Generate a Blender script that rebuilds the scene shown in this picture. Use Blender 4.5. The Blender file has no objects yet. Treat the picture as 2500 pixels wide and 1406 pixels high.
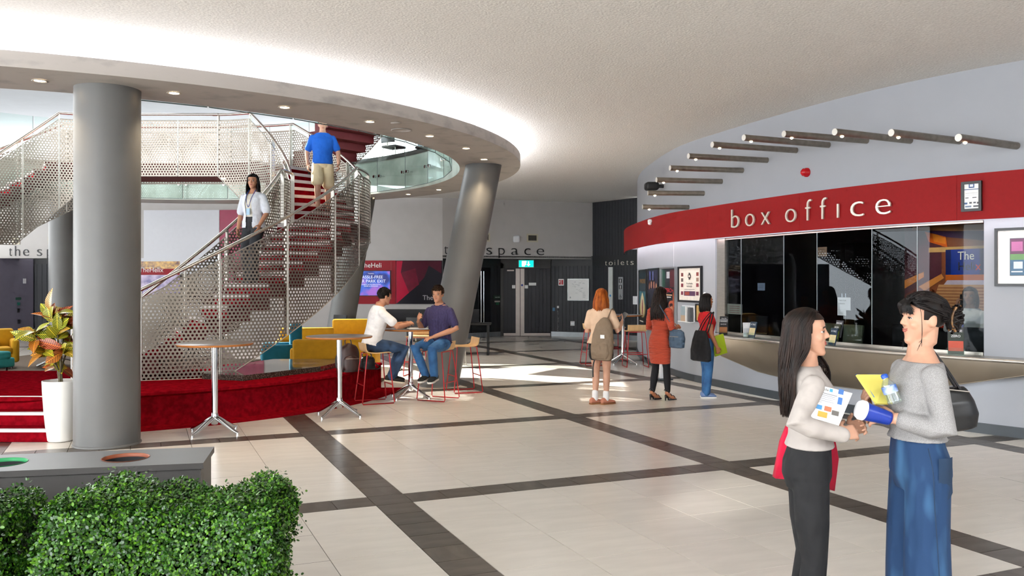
import bpy, bmesh, math, random
import numpy as np
from mathutils import Vector, Matrix, Quaternion, kdtree
random.seed(7)
PI = math.pi
SC = bpy.context.scene
COL = SC.collection

# ------------------------------------------------------------------ camera, world, sun, exposure
F, Y0, H = 2125.0, 687.0, 1.76
cam_d = bpy.data.cameras.new('camera')
cam = bpy.data.objects.new('camera', cam_d); COL.objects.link(cam)
cam.location = (0, 0, H); cam.rotation_euler = (PI/2, 0, 0)
cam_d.sensor_width = 36.0; cam_d.lens = F/2500*36.0
cam_d.shift_y = (Y0-703.0)/2500.0
cam_d.clip_end = 300
SC.camera = cam
W = bpy.data.worlds.new('daylight'); SC.world = W; W.use_nodes = True
bgn = W.node_tree.nodes['Background']; bgn.inputs[0].default_value = (0.93, 0.97, 1.0, 1); bgn.inputs[1].default_value = 7.0
sun_d = bpy.data.lights.new('sun', 'SUN'); sun_d.energy = 13.0; sun_d.angle = 0.009; sun_d.color = (1.0, 0.95, 0.86)
sun = bpy.data.objects.new('sun', sun_d); COL.objects.link(sun)
sun.rotation_euler = Vector((1.7, -1.0, -1.3)).to_track_quat('-Z', 'Y').to_euler()
vs = SC.view_settings
vs.view_transform = 'Standard'; vs.look = 'None'; vs.gamma = 1.0; vs.use_curve_mapping = False
vs.exposure = 0.66
SC.cycles.transparent_max_bounces = 14
SC.cycles.max_bounces = 5; SC.cycles.diffuse_bounces = 3; SC.cycles.glossy_bounces = 2; SC.cycles.transmission_bounces = 2
SC.cycles.use_adaptive_sampling = True; SC.cycles.adaptive_threshold = 0.08; SC.cycles.light_sampling_threshold = 0.05; SC.cycles.adaptive_min_samples = 10
SC.cycles.sample_clamp_indirect = 6.0
SC.cycles.caustics_reflective = False; SC.cycles.caustics_refractive = False

# ------------------------------------------------------------------ geometry helpers
def at(px, py, Y):
    return Vector(((px-1250)/F*Y, Y, H+(Y0-py)/F*Y))
def atz(px, py, z):
    Y = (z-H)*F/(Y0-py); return at(px, py, Y)
def fl(px, py): return atz(px, py, 0.0)

class MB:
    """collects shapes, built as one mesh object"""
    def __init__(s): s.v = []; s.f = []; s.uv = {}; s.sm = []; s.mi = []
    def add(s, vs_, fs, smooth=False, uvs=None, mi=0):
        o = len(s.v); s.v += [tuple(p) for p in vs_]
        for k, f in enumerate(fs):
            if uvs is not None: s.uv[len(s.f)] = [uvs[i] for i in f]
            s.f.append([i+o for i in f]); s.sm.append(smooth); s.mi.append(mi)
        return s
    def box(s, x0, x1, y0, y1, z0, z1, M=None, mi=0):
        p = [Vector((x, y, z)) for z in (z0, z1) for y in (y0, y1) for x in (x0, x1)]
        if M is not None: p = [M @ q for q in p]
        return s.add(p, [(0, 2, 3, 1), (4, 5, 7, 6), (0, 1, 5, 4), (2, 6, 7, 3), (0, 4, 6, 2), (1, 3, 7, 5)], mi=mi)
    def bbox(s, x0, x1, y0, y1, z0, z1, b=0.01, M=None, n=2, mi=0, smooth=True):
        """box with rounded vertical-and-horizontal edges"""
        bm = bmesh.new(); bmesh.ops.create_cube(bm, size=1.0)
        for v in bm.verts:
            v.co = Vector(((x0+x1)/2+v.co.x*(x1-x0), (y0+y1)/2+v.co.y*(y1-y0), (z0+z1)/2+v.co.z*(z1-z0)))
        bmesh.ops.bevel(bm, geom=list(bm.edges), offset=b, segments=n, affect='EDGES', profile=0.5)
        bm.verts.ensure_lookup_table(); bm.verts.index_update()
        p = [v.co.copy() for v in bm.verts]
        if M is not None: p = [M @ q for q in p]
        s.add(p, [[v.index for v in f.verts] for f in bm.faces], smooth, mi=mi); bm.free(); return s
    def tube(s, pts, r, n=10, caps=True, closed=False, mi=0, flat=1.0):
        """swept circle; r a number or list"""
        pts = [Vector(p) for p in pts]; N = len(pts)
        rr = r if isinstance(r, (list, tuple)) else [r]*N
        ring = []; up = None
        for i in range(N):
            if closed: t = pts[(i+1) % N]-pts[i-1]
            else: t = pts[min(i+1, N-1)]-pts[max(i-1, 0)]
            t.normalize()
            if up is None:
                up = Vector((0, 0, 1)) if abs(t.z) < 0.95 else Vector((1, 0, 0))
            a = t.cross(up)
            if a.length < 1e-6: a = t.cross(Vector((0, 1, 0.1)))
            a.normalize(); b = a.cross(t).normalized(); up = b
            ring.append([pts[i]+(a*math.cos(2*PI*k/n)+b*math.sin(2*PI*k/n)*flat)*rr[i] for k in range(n)])
        v = [q for rg in ring for q in rg]; f = []
        for i in range(N if closed else N-1):
            j = (i+1) % N
            for k in range(n):
                f.append((i*n+k, i*n+(k+1) % n, j*n+(k+1) % n, j*n+k))
        s.add(v, f, True, mi=mi)
        if caps and not closed:
            s.add(ring[0], [list(range(n))[::-1]], mi=mi); s.add(ring[-1], [list(range(n))], mi=mi)
        return s
    def lathe(s, prof, cx=0, cy=0, n=32, M=None, mi=0, smooth=True, cap=True):
        v = []; f = []
        for r, z in prof:
            for k in range(n):
                a = 2*PI*k/n; p = Vector((cx+r*math.cos(a), cy+r*math.sin(a), z)); v.append(M @ p if M is not None else p)
        for i in range(len(prof)-1):
            for k in range(n):
                f.append((i*n+k, i*n+(k+1) % n, (i+1)*n+(k+1) % n, (i+1)*n+k))
        s.add(v, f, smooth, mi=mi)
        if cap:
            if prof[0][0] > 1e-5: s.add(v[:n], [list(range(n))[::-1]], mi=mi)
            if prof[-1][0] > 1e-5: s.add(v[-n:], [list(range(n))], mi=mi)
        return s
    def prism(s, poly, z0, z1, M=None, mi=0):
        n = len(poly); p = [Vector((x, y, z0)) for x, y in poly]+[Vector((x, y, z1)) for x, y in poly]
        if M is not None: p = [M @ q for q in p]
        f = [list(range(n))[::-1], list(range(n, 2*n))]+[(i, (i+1) % n, n+(i+1) % n, n+i) for i in range(n)]
        return s.add(p, f, mi=mi)
    def quad(s, a, b, c, d, uvs=None, mi=0):
        return s.add([a, b, c, d], [(0, 1, 2, 3)], uvs=uvs, mi=mi)
    def ell(s, c, r, M=None, nu=16, nv=10, mi=0):
        v = []; f = []
        for j in range(nv+1):
            ph = PI*j/nv
            for i in range(nu):
                a = 2*PI*i/nu
                p = Vector((r[0]*math.sin(ph)*math.cos(a), r[1]*math.sin(ph)*math.sin(a), r[2]*math.cos(ph)))
                if M is not None: p = M @ p
                v.append(p+Vector(c))
        for j in range(nv):
            for i in range(nu):
                f.append((j*nu+i, (j+1)*nu+i, (j+1)*nu+(i+1) % nu, j*nu+(i+1) % nu))
        return s.add(v, f, True, mi=mi)
    def sheet(s, rows, uvs=None, smooth=True, mi=0):
        """grid of points rows[i][j]"""
        m = len(rows[0]); v = [p for r in rows for p in r]
        f = [(i*m+j, i*m+j+1, (i+1)*m+j+1, (i+1)*m+j) for i in range(len(rows)-1) for j in range(m-1)]
        u = [q for r in uvs for q in r] if uvs else None
        return s.add(v, f, smooth, uvs=u, mi=mi)
    def mesh(s, name, mats):
        me = bpy.data.meshes.new(name); me.from_pydata(s.v, [], s.f)
        if s.uv:
            ul = me.uv_layers.new(name='UVMap'); k = 0
            for i, f in enumerate(s.f):
                u = s.uv.get(i)
                for j in range(len(f)):
                    ul.data[k].uv = u[j] if u else (0, 0); k += 1
        me.polygons.foreach_set('use_smooth', s.sm); me.polygons.foreach_set('material_index', s.mi)
        for m in (mats if isinstance(mats, (list, tuple)) else [mats]): me.materials.append(m)
        me.update(); return me
    def build(s, name, mats, parent=None, loc=None):
        return ob(name, s.mesh(name, mats), parent, loc)

def ob(name, data, parent=None, loc=None):
    o = bpy.data.objects.new(name, data); COL.objects.link(o)
    if parent is not None: o.parent = parent
    if loc is not None: o.location = loc
    return o
def tag(o, label=None, cat=None, group=None, kind=None):
    if label: o['label'] = label
    if cat: o['category'] = cat
    if group: o['group'] = group
    if kind: o['kind'] = kind
    return o
def thing(name, loc, label, cat, rz=0, group=None, kind=None):
    o = ob(name, None, None, loc); o.rotation_euler = (0, 0, rz); o.empty_display_size = 0.2
    return tag(o, label, cat, group, kind)
def struct(o): o['kind'] = 'structure'; return o
def copy_tree(o, parent=None):
    c = o.copy(); COL.objects.link(c)
    if parent is not None: c.parent = parent
    for ch in o.children: copy_tree(ch, c)
    return c
def RZ(a): return Matrix.Rotation(a, 4, 'Z')
def RX(a): return Matrix.Rotation(a, 4, 'X')
def RY(a): return Matrix.Rotation(a, 4, 'Y')
def TR(x, y, z): return Matrix.Translation((x, y, z))
def spline(P, n=8):
    """Catmull-Rom through points"""
    P = [Vector(p) for p in P]; out = []
    for i in range(len(P)-1):
        p0 = P[i-1] if i > 0 else P[0]*2-P[1]
        p1, p2 = P[i], P[i+1]
        p3 = P[i+2] if i+2 < len(P) else P[-1]*2-P[-2]
        for k in range(n):
            t = k/n
            out.append(0.5*((2*p1)+(p2-p0)*t+(2*p0-5*p1+4*p2-p3)*t*t+(3*p1-p0-3*p2+p3)*t**3))
    out.append(P[-1]); return out
def lerp(a, b, t): return a+(b-a)*t
def interp(x, xs, ys):
    return float(np.interp(x, xs, ys))

# ------------------------------------------------------------------ materials
MATS = {}
def hexc(h):
    c = [int(h[i:i+2], 16)/255 for i in (0, 2, 4)]
    return tuple((x/12.92 if x <= 0.04045 else ((x+0.055)/1.055)**2.4) for x in c)
def mat(name, col, rough=0.5, metal=0.0, var=0.0, scale=8.0, bump=0.0, bscale=60.0, spec=0.5, emis=0.0, coat=0.0, stretch=None, col2=None, sheen=0.0, sss=0.0, obvar=0.0, detail=2.0, band=(0.35, 0.65), ecol=None, bdist=0.01):
    if name in MATS: return MATS[name]
    m = bpy.data.materials.new(name); m.use_nodes = True; nt = m.node_tree; N = nt.nodes; L = nt.links
    b = N['Principled BSDF']
    c = hexc(col) if isinstance(col, str) else col
    b.inputs['Base Color'].default_value = (*c, 1); b.inputs['Roughness'].default_value = rough; b.inputs['Metallic'].default_value = metal
    b.inputs['Specular IOR Level'].default_value = spec
    if coat: b.inputs['Coat Weight'].default_value = coat; b.inputs['Coat Roughness'].default_value = 0.06
    if sheen: b.inputs['Sheen Weight'].default_value = sheen
    if sss:
        b.inputs['Subsurface Weight'].default_value = sss; b.inputs['Subsurface Radius'].default_value = (0.02, 0.008, 0.004); b.inputs['Subsurface Scale'].default_value = 0.5
    if emis:
        b.inputs['Emission Color'].default_value = (*(ecol or c), 1); b.inputs['Emission Strength'].default_value = emis
    tc = N.new('ShaderNodeTexCoord'); mp = N.new('ShaderNodeMapping'); L.new(tc.outputs['Object'], mp.inputs[0])
    if stretch: mp.inputs['Scale'].default_value = stretch
    if var or col2:
        nz = N.new('ShaderNodeTexNoise'); nz.inputs['Scale'].default_value = scale; nz.inputs['Detail'].default_value = detail
        L.new(mp.outputs[0], nz.inputs['Vector'])
        rp = N.new('ShaderNodeValToRGB'); L.new(nz.outputs['Fac'], rp.inputs[0])
        c2 = (hexc(col2) if isinstance(col2, str) else col2) if col2 else tuple(min(1, x*(1+var)) for x in c)
        c1 = c if col2 else tuple(x*(1-var) for x in c)
        rp.color_ramp.elements[0].position = band[0]; rp.color_ramp.elements[1].position = band[1]
        rp.color_ramp.elements[0].color = (*c1, 1); rp.color_ramp.elements[1].color = (*c2, 1)
        src = rp.outputs[0]
        if obvar:
            oi = N.new('ShaderNodeObjectInfo'); hs = N.new('ShaderNodeHueSaturation'); mr = N.new('ShaderNodeMapRange')
            L.new(oi.outputs['Random'], mr.inputs[0]); mr.inputs[3].default_value = 1-obvar; mr.inputs[4].default_value = 1+obvar
            L.new(mr.outputs[0], hs.inputs['Value']); L.new(src, hs.inputs['Color']); src = hs.outputs[0]
        L.new(src, b.inputs['Base Color'])
    if bump:
        nb = N.new('ShaderNodeTexNoise'); nb.inputs['Scale'].default_value = bscale; nb.inputs['Detail'].default_value = 1.5
        L.new(mp.outputs[0], nb.inputs['Vector'])
        bp = N.new('ShaderNodeBump'); bp.inputs['Strength'].default_value = bump; bp.inputs['Distance'].default_value = bdist
        L.new(nb.outputs['Fac'], bp.inputs['Height']); L.new(bp.outputs[0], b.inputs['Normal'])
    MATS[name] = m; return m
def perf_mat(name, col, rough=0.35, metal=0.85, p=0.056, r=0.0165):
    """perforated sheet: staggered round holes laid out in the sheet's own metres"""
    m = mat(name, col, rough, metal, var=0.06, scale=3.0); nt = m.node_tree; N = nt.nodes; L = nt.links
    b = N['Principled BSDF']; out = N['Material Output']
    uv = N.new('ShaderNodeUVMap'); sp = N.new('ShaderNodeSeparateXYZ'); L.new(uv.outputs[0], sp.inputs[0])
    q = p*1.732
    def mth(op, a, bb=None):
        n = N.new('ShaderNodeMath'); n.operation = op
        for i, x in enumerate((a, bb)):
            if x is None: continue
            if isinstance(x, (int, float)): n.inputs[i].default_value = x
            else: L.new(x, n.inputs[i])
        return n.outputs[0]
    ds = []
    for off in (0.0, 0.5):
        a = mth('MULTIPLY', mth('SUBTRACT', mth('FRACT', mth('ADD', mth('DIVIDE', sp.outputs[0], p), off)), 0.5), p)
        c = mth('MULTIPLY', mth('SUBTRACT', mth('FRACT', mth('ADD', mth('DIVIDE', sp.outputs[1], q), off)), 0.5), q)
        ds.append(mth('ADD', mth('MULTIPLY', a, a), mth('MULTIPLY', c, c)))
    hole = mth('LESS_THAN', mth('MINIMUM', ds[0], ds[1]), r*r)
    tr = N.new('ShaderNodeBsdfTransparent'); mx = N.new('ShaderNodeMixShader')
    L.new(hole, mx.inputs[0]); L.new(b.outputs[0], mx.inputs[1]); L.new(tr.outputs[0], mx.inputs[2]); L.new(mx.outputs[0], out.inputs[0])
    return m
def glass_mat(name, tint=(0.93, 0.98, 0.96), refl=0.12, gain=0.6, rough=0.0, power=1.0):
    m = bpy.data.materials.new(name); m.use_nodes = True; nt = m.node_tree; N = nt.nodes; L = nt.links
    N.remove(N['Principled BSDF']); out = N['Material Output']
    tr = N.new('ShaderNodeBsdfTransparent'); tr.inputs[0].default_value = (*tint, 1)
    gl = N.new('ShaderNodeBsdfGlossy'); gl.inputs['Roughness'].default_value = rough; gl.inputs[0].default_value = (0.95, 0.97, 1, 1)
    lw = N.new('ShaderNodeLayerWeight'); lw.inputs[0].default_value = 0.25
    mr = N.new('ShaderNodeMapRange'); L.new(lw.outputs['Facing'], mr.inputs[0]); mr.inputs[3].default_value = refl; mr.inputs[4].default_value = min(1, refl+gain)
    mr.inputs[1].default_value = 0.0
    mx = N.new('ShaderNodeMixShader'); L.new(mr.outputs[0], mx.inputs[0]); L.new(tr.outputs[0], mx.inputs[1]); L.new(gl.outputs[0], mx.inputs[2])
    L.new(mx.outputs[0], out.inputs[0]); MATS[name] = m; return m
def emit(name, col, s):
    m = mat(name, (0, 0, 0), 0.5, emis=s, ecol=(hexc(col) if isinstance(col, str) else col))
    if name not in ('cove_tube', 'led_strip', 'led_soft'): m.cycles.emission_sampling = 'NONE'
    return m

# text as mesh
def text_mesh(s, size, ext=0.004, thin=0.0, align='LEFT', space=1.0):
    c = bpy.data.curves.new('lettering', 'FONT'); c.body = s; c.size = size; c.extrude = ext; c.offset = thin; c.align_x = align; c.space_character = space
    c.resolution_u = 4
    o = bpy.data.objects.new('lettering', c); COL.objects.link(o)
    me = bpy.data.meshes.new_from_object(o.evaluated_get(bpy.context.evaluated_depsgraph_get()))
    bpy.data.objects.remove(o); bpy.data.curves.remove(c); return me
def text(name, s, size, m, loc, rot=(PI/2, 0, 0), parent=None, ext=0.004, thin=0.0, align='LEFT', space=1.0, sx=1.0):
    me = text_mesh(s, size, ext, thin, align, space); me.materials.clear(); me.materials.append(m)
    o = ob(name, me, parent, loc); o.rotation_euler = rot; o.scale = (sx, 1, 1); return o
# ------------------------------------------------------------------ shared materials
m_tile = mat('beige_stone_tile', 'dcd5cb', 0.24, var=0.035, scale=2.2, stretch=(1, 4, 1), obvar=0.035, spec=0.55)
m_band = mat('slate_tile', '4a423b', 0.30, col2='6a6259', scale=3.5, stretch=(1, 3, 1), band=(0.42, 0.85), obvar=0.12, detail=5, spec=0.5)
m_grout = mat('grout', '2e2924', 0.9, spec=0.1, var=0.05)
m_ceil = mat('stucco_ceiling', 'e6e3df', 0.9, var=0.07, scale=45, bump=0.55, bscale=38, detail=2, stretch=(1, 1, 1))
m_ring = mat('polished_plaster', 'ada7a2', 0.55, col2='8c8885', scale=2.6, stretch=(1, 1, 2.2), detail=5, band=(0.52, 0.75), bump=0.08, bscale=30)
m_conc = mat('green_grey_plaster', 'b4bab1', 0.5, col2='d6dad2', scale=2.2, detail=4)
m_white = mat('white_paint', 'eceef2', 0.6, var=0.015, scale=2)
m_grey = mat('grey_wall_paint', 'b6b3b1', 0.75, var=0.02, scale=3)
m_bo = mat('pale_wall_paint', 'a4a7ae', 0.6, var=0.012, scale=3)
m_black = mat('black_board', '1f2126', 0.55, var=0.18, scale=6, stretch=(1, 1, 0.1))
m_col = mat('grey_column_paint', '636362', 0.45, var=0.03, scale=3, bump=0.05, bscale=180)
m_red = mat('red_fascia', '8f1114', 0.6, spec=0.2, var=0.03, scale=25, bump=0.03, bscale=150)
m_steel = mat('brushed_steel', 'b6b1a9', 0.32, 0.9, var=0.05, scale=6, stretch=(1, 1, 8))
m_steel_d = mat('dull_steel_panel', '9a9082', 0.42, 0.85, var=0.06, scale=2.5)
m_chrome = mat('chrome', 'dfe1e4', 0.08, 1.0, var=0.01)
m_carpet = mat('red_carpet', '780914', 1.0, spec=0.0, col2='960e1c', scale=14, bump=0.5, bscale=400, detail=3)
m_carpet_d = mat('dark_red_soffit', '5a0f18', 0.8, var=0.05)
m_nosing = mat('pale_nosing_strip', 'd9d0cd', 0.5, var=0.05)
m_base = mat('dark_skirting', '3a4147', 0.4, var=0.05)
m_perf = perf_mat('perforated_steel', '8f877d')
m_glass = glass_mat('clear_glass', (0.92, 0.97, 0.955), 0.02, 0.2)
m_bglass = glass_mat('window_glass', (0.66, 0.70, 0.72), 0.005, 0.07)
m_lamp = emit('warm_lamp', (1.0, 0.72, 0.42), 30.0)
m_cove = emit('cove_tube', (0.93, 0.95, 1.0), 55.0)
m_dark = mat('near_black', '121316', 0.5, var=0.1)
m_wood = mat('pale_ply', 'd8b07c', 0.45, var=0.07, scale=4, stretch=(1, 10, 1))
m_paper = mat('white_paper', 'eeeeec', 0.7, var=0.01)
m_letter_b = mat('black_letter', '15161a', 0.5, var=0.05)
m_letter_w = mat('silver_letter', 'd8d2c6', 0.35, 0.3, var=0.03)

# ------------------------------------------------------------------ floor: grout bed, tiles one by one
TH = math.radians(23.1); AV = Vector((-math.sin(TH), math.cos(TH), 0)); BV = Vector((math.cos(TH), math.sin(TH), 0))
floor = struct(MB().quad((-24, -8, -0.012), (16, -8, -0.012), (16, 32, -0.012), (-24, 32, -0.012)).build('floor', m_grout))
floor['label'] = 'hall floor of beige tiles crossed by dark slate bands'
PC = (-6.6, 14.4); PR = 4.42
cells = []
def seg_list(o, lo, hi):
    out = []; k0 = int((lo-o)//3.3)-1
    for k in range(k0, int((hi-o)//3.3)+2):
        b0 = o+k*3.3; out.append((b0, b0+0.3, True))
        for j in range(5): out.append((b0+0.3+j*0.6, b0+0.9+j*0.6, False))
    return [s for s in out if s[0] >= lo and s[1] <= hi]
bs = seg_list(1.7, -22, 26); as_ = seg_list(6.7, -14, 36)
for b0, b1, bd in bs:
    for a0, a1, ad in as_:
        p = BV*((b0+b1)/2)+AV*((a0+a1)/2)
        if not (-21 < p.x < 12 and -6 < p.y < 29.5): continue
        if (p.x-PC[0])**2+(p.y-PC[1])**2 < (PR-0.7)**2 and p.y < 12.4: continue
        if bd or ad:
            nb = max(1, round((b1-b0)/0.3)); na = max(1, round((a1-a0)/0.3))
            for i in range(nb):
                for j in range(na):
                    q = BV*(b0+0.3*i+0.15)+AV*(a0+0.3*j+0.15); cells.append((q, 0.3, True))
        else: cells.append((p, 0.6, False))
def seen(q):
    if q.y < 4.6: return False
    x = 1250+q.x/q.y*F; y = Y0+H/q.y*F
    if not (-60 < x < 2560 and y < 1440): return False
    if x < 730 and y > 1120: return False
    return True
def tile_mesh(s, m, n):
    h = s/2-0.0022; g = 0.0004
    b = MB().add([(-h, -h, -0.01), (h, -h, -0.01), (h, h, -0.01), (-h, h, -0.01), (-h+g, -h+g, 0), (h-g, -h+g, 0), (h-g, h-g, 0), (-h+g, h-g, 0)],
                 [(4, 5, 6, 7), (0, 1, 5, 4), (1, 2, 6, 5), (2, 3, 7, 6), (3, 0, 4, 7)])
    return b.mesh(n, m)
me_t, me_b = tile_mesh(0.6, m_tile, 'floor_tile'), tile_mesh(0.3, m_band, 'band_tile')
vis = sorted([c for c in cells if seen(c[0])], key=lambda c: c[0].y)
near = {}
for dark in (False, True):
    for c in [c for c in vis if c[2] == dark][:298]:
        o = ob('band_tile' if dark else 'floor_tile', me_b if dark else me_t, floor, (c[0].x, c[0].y, 0)); o.rotation_euler = (0, 0, TH+(PI/2 if random.random() < .3 else 0)*dark)
        near[id(c)] = 1
for dark in (False, True):
    mb = MB()
    for c in cells:
        if c[2] != dark or id(c) in near: continue
        h = c[1]/2-0.002; p = c[0]; mb.quad(p-BV*h-AV*h, p+BV*h-AV*h, p+BV*h+AV*h, p-BV*h+AV*h)
    o = mb.build('far_band_tiles' if dark else 'far_floor_tiles', m_band if dark else m_tile, floor); o['kind'] = 'stuff'

# ------------------------------------------------------------------ ceiling, ring, upper floor
RC = Vector((-7.55, 15.65, 0)); RO, RI = 7.7, 6.6
def pol(r, deg, z=0.0, c=RC): return Vector((c.x+r*math.cos(math.radians(deg)), c.y+r*math.sin(math.radians(deg)), z))
def revolve(prof, n=144, c=RC, a0=0, a1=360, smooth=True):
    b = MB(); full = (a1-a0) >= 360
    rows = [[pol(r, a0+(a1-a0)*k/n, z, c) for k in range(n+1)] for r, z in prof]
    b.sheet(rows, smooth=smooth); return b
CZ = 4.24
def rect_hole(R, x0, x1, y0, y1, z, n=240):
    ang = sorted([2*PI*k/n-PI for k in range(n)]+[math.atan2(y-RC.y, x-RC.x) for x in (x0, x1) for y in (y0, y1)]); ang.append(ang[0]+2*PI); a_, c_ = [], []
    for t in ang:
        c, q = math.cos(t), math.sin(t); k = min(((x1-RC.x) if c > 0 else (RC.x-x0))/max(1e-9, abs(c)), ((y1-RC.y) if q > 0 else (RC.y-y0))/max(1e-9, abs(q)))
        a_.append(Vector((RC.x+R*c, RC.y+R*q, z))); c_.append(Vector((RC.x+k*c, RC.y+k*q, z)))
    return MB().sheet([a_, c_], smooth=False)
b = revolve([(6.95, CZ+0.45), (6.95, CZ)], smooth=True); b2 = rect_hole(6.95, -30, 16, -2.2, 40, CZ)
b.add(b2.v, b2.f, False); ceil = struct(b.build('ceiling', m_ceil)); ceil['label'] = 'stippled beige ceiling around the round stair void'
ring = struct(MB().build('ceiling_ring', m_ring)); COL.objects.unlink(ring); bpy.data.objects.remove(ring)
b = MB()
for prof in ([(RI, 3.84), (RO, 3.84)], [(RO, 3.84), (RO, 4.0)], [(RO, 4.0), (RO-0.06, 4.0)], [(RO-0.06, 4.0), (RO-0.06, 3.94)], [(RO-0.06, 3.94), (RI+0.1, 3.94)]):
    q = revolve(prof); b.add(q.v, q.f, True)
ring = struct(b.build('ceiling_ring', m_ring)); ring['label'] = 'suspended plaster ring with small downlights around the stair void'
b = MB()
q = revolve([(RI+0.003, 3.84), (RI+0.003, 4.62)]); b.add(q.v, q.f, True)
fas = struct(b.build('wall_void', m_conc)); fas['label'] = 'mottled green-grey plaster upstand inside the void'
b = MB(); q = revolve([(RI-0.02, 4.60), (RI-0.02, 4.70)]); b.add(q.v, q.f, False); q = rect_hole(RI-0.02, -30, 16, -2.2, 40, 4.70); b.add(q.v, q.f, False)
upf = struct(b.build('floor_upper', mat('dark_floor_edge', '3c3a38', 0.6, var=0.05))); upf['label'] = 'upper floor slab with dark edge around the void'
# upper roof, opening sized to gate the sun; unseen wall added against frontal light
RZ0 = 7.8; ax0, ax1, ay0, ay1 = -20.0, -8.3, 18.8, 26.0
b = MB()
for x0, x1, y0, y1 in ((-30, ax0, -2.2, 40), (ax1, 16, -2.2, 40), (ax0, ax1, -2.2, ay0), (ax0, ax1, ay1, 40)): b.box(x0, x1, y0, y1, RZ0, RZ0+0.2)
o = struct(b.build('ceiling_upper', m_white)); o['label'] = 'white roof of the upper storey with an opening shaped for the sun patch'
o = struct(MB().box(-4.0, 12.2, -6.3, -6.0, 0, CZ).build('wall_front', m_grey)); o['label'] = 'unseen grey wall added behind the viewer to block frontal light'
o = struct(MB().box(-3.2, 14, 29.5, 29.7, 4.7, RZ0).build('wall_upper', mat('upper_wall', 'aab6c6', 0.7, var=0.02))); o['label'] = 'pale blue-grey wall of the upper storey'
b = MB(); q = revolve([(6.90, 3.935), (6.90, CZ+0.2)]); b.add(q.v, q.f, True); b.build('cove_back', m_white, ring)
# cove tube hidden behind the lip of the ring
b = MB(); b.tube([pol(7.36, a, 3.985) for a in range(-140, 131, 6)], 0.02, 4)
tag(b.build('cove_light_tube', m_cove), 'white cove light lying on top of the plaster ring', 'cove light')

# downlights in the ring
dl_px = [(97, 197), (425, 227), (695, 262), (903, 297), (1049, 332), (1138, 362), (1182, 389), (1071, 463), (997, 474), (909, 483)]
def downlight(p, lab, power=55.0):
    t = thing('downlight', p, lab, 'downlight', group='downlights in the plaster ring')
    MB().lathe([(0.075, 0.0), (0.078, -0.006), (0.066, -0.008), (0.056, -0.002)], n=24, cap=False).build('trim_ring', m_ring, t)
    MB().lathe([(0.052, -0.003), (0.035, -0.005), (0.0, -0.006)], n=20, cap=False).build('bulb', m_lamp, t)
    ld = bpy.data.lights.new('downlight_spot', 'SPOT'); ld.energy = power; ld.spot_size = 1.9; ld.spot_blend = 0.8; ld.color = (1, 0.78, 0.52); ld.shadow_soft_size = 0.04
    l = ob('downlight_spot', ld, t, (0, 0, -0.02))
names = ['leftmost of the downlights, left of the upright grey column', 'second from the left, right of the upright grey column', 'third from the left on the near side', 'fourth from the left on the near side', 'fifth from the left, beyond the round speaker', 'sixth from the left, near the leaning column', 'right above the leaning column', 'on the far side nearest the leaning column', 'middle one on the far side', 'on the far side beside the stair']
for (px, py), nm in zip(dl_px, names):
    downlight(atz(px, py, 3.838), 'round warm downlight, '+nm)
t = thing('ceiling_speaker', atz(980, 317, 3.838), 'flat round ceiling speaker set in the ring soffit', 'speaker')
MB().lathe([(0.14, 0.0), (0.145, -0.008), (0.12, -0.010), (0.12, -0.004), (0.0, -0.004)], n=32, cap=False).build('grille', m_ring, t)
t = thing('smoke_detector', atz(967, 300, 3.838), 'small flat disc beside the ceiling speaker', 'detector')
MB().lathe([(0.07, 0.0), (0.07, -0.006), (0.0, -0.010)], n=24, cap=False).build('cover', m_ring, t)
t = thing('emergency_light', pol(7.5, -22, 4.0), 'small white emergency lamp on top of the ring edge', 'lamp')
MB().bbox(-0.06, 0.06, -0.05, 0.05, 0, 0.09, 0.015).build('housing', m_white, t)

# columns
def column(name, p0, p1, r, lab):
    b = MB(); p0 = Vector(p0); p1 = Vector(p1)
    rows = [[lerp(p0, p1, t)+Vector((r*math.cos(2*PI*k/48), r*math.sin(2*PI*k/48), 0)) for k in range(49)] for t in (0, 0.02, 0.5, 1)]
    b.sheet(rows); o = struct(b.build(name, m_col)); o['label'] = lab
    MB().lathe([(r+0.012, 0.0), (r+0.012, 0.012), (r, 0.02)], p0.x, p0.y, 48, cap=False).build('base_seal', m_col, o)
    return o
column('column', (-4.40, 9.46, 0), (-4.385, 9.44, 3.84), 0.335, 'thick upright grey column beside the white planter')
column('column', (-1.23, 14.72, 0), (-0.51, 15.6, 3.84), 0.325, 'grey column leaning right beside the seated men')
column('column', (-11.4, 22.1, 0), (-11.4, 22.1, 3.84), 0.33, 'far grey column behind the croton plant')
column('column', (-4.25, 21.05, 0), (-3.75, 21.75, 3.84), 0.33, 'dark leaning column under the stair behind the sofas')

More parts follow.
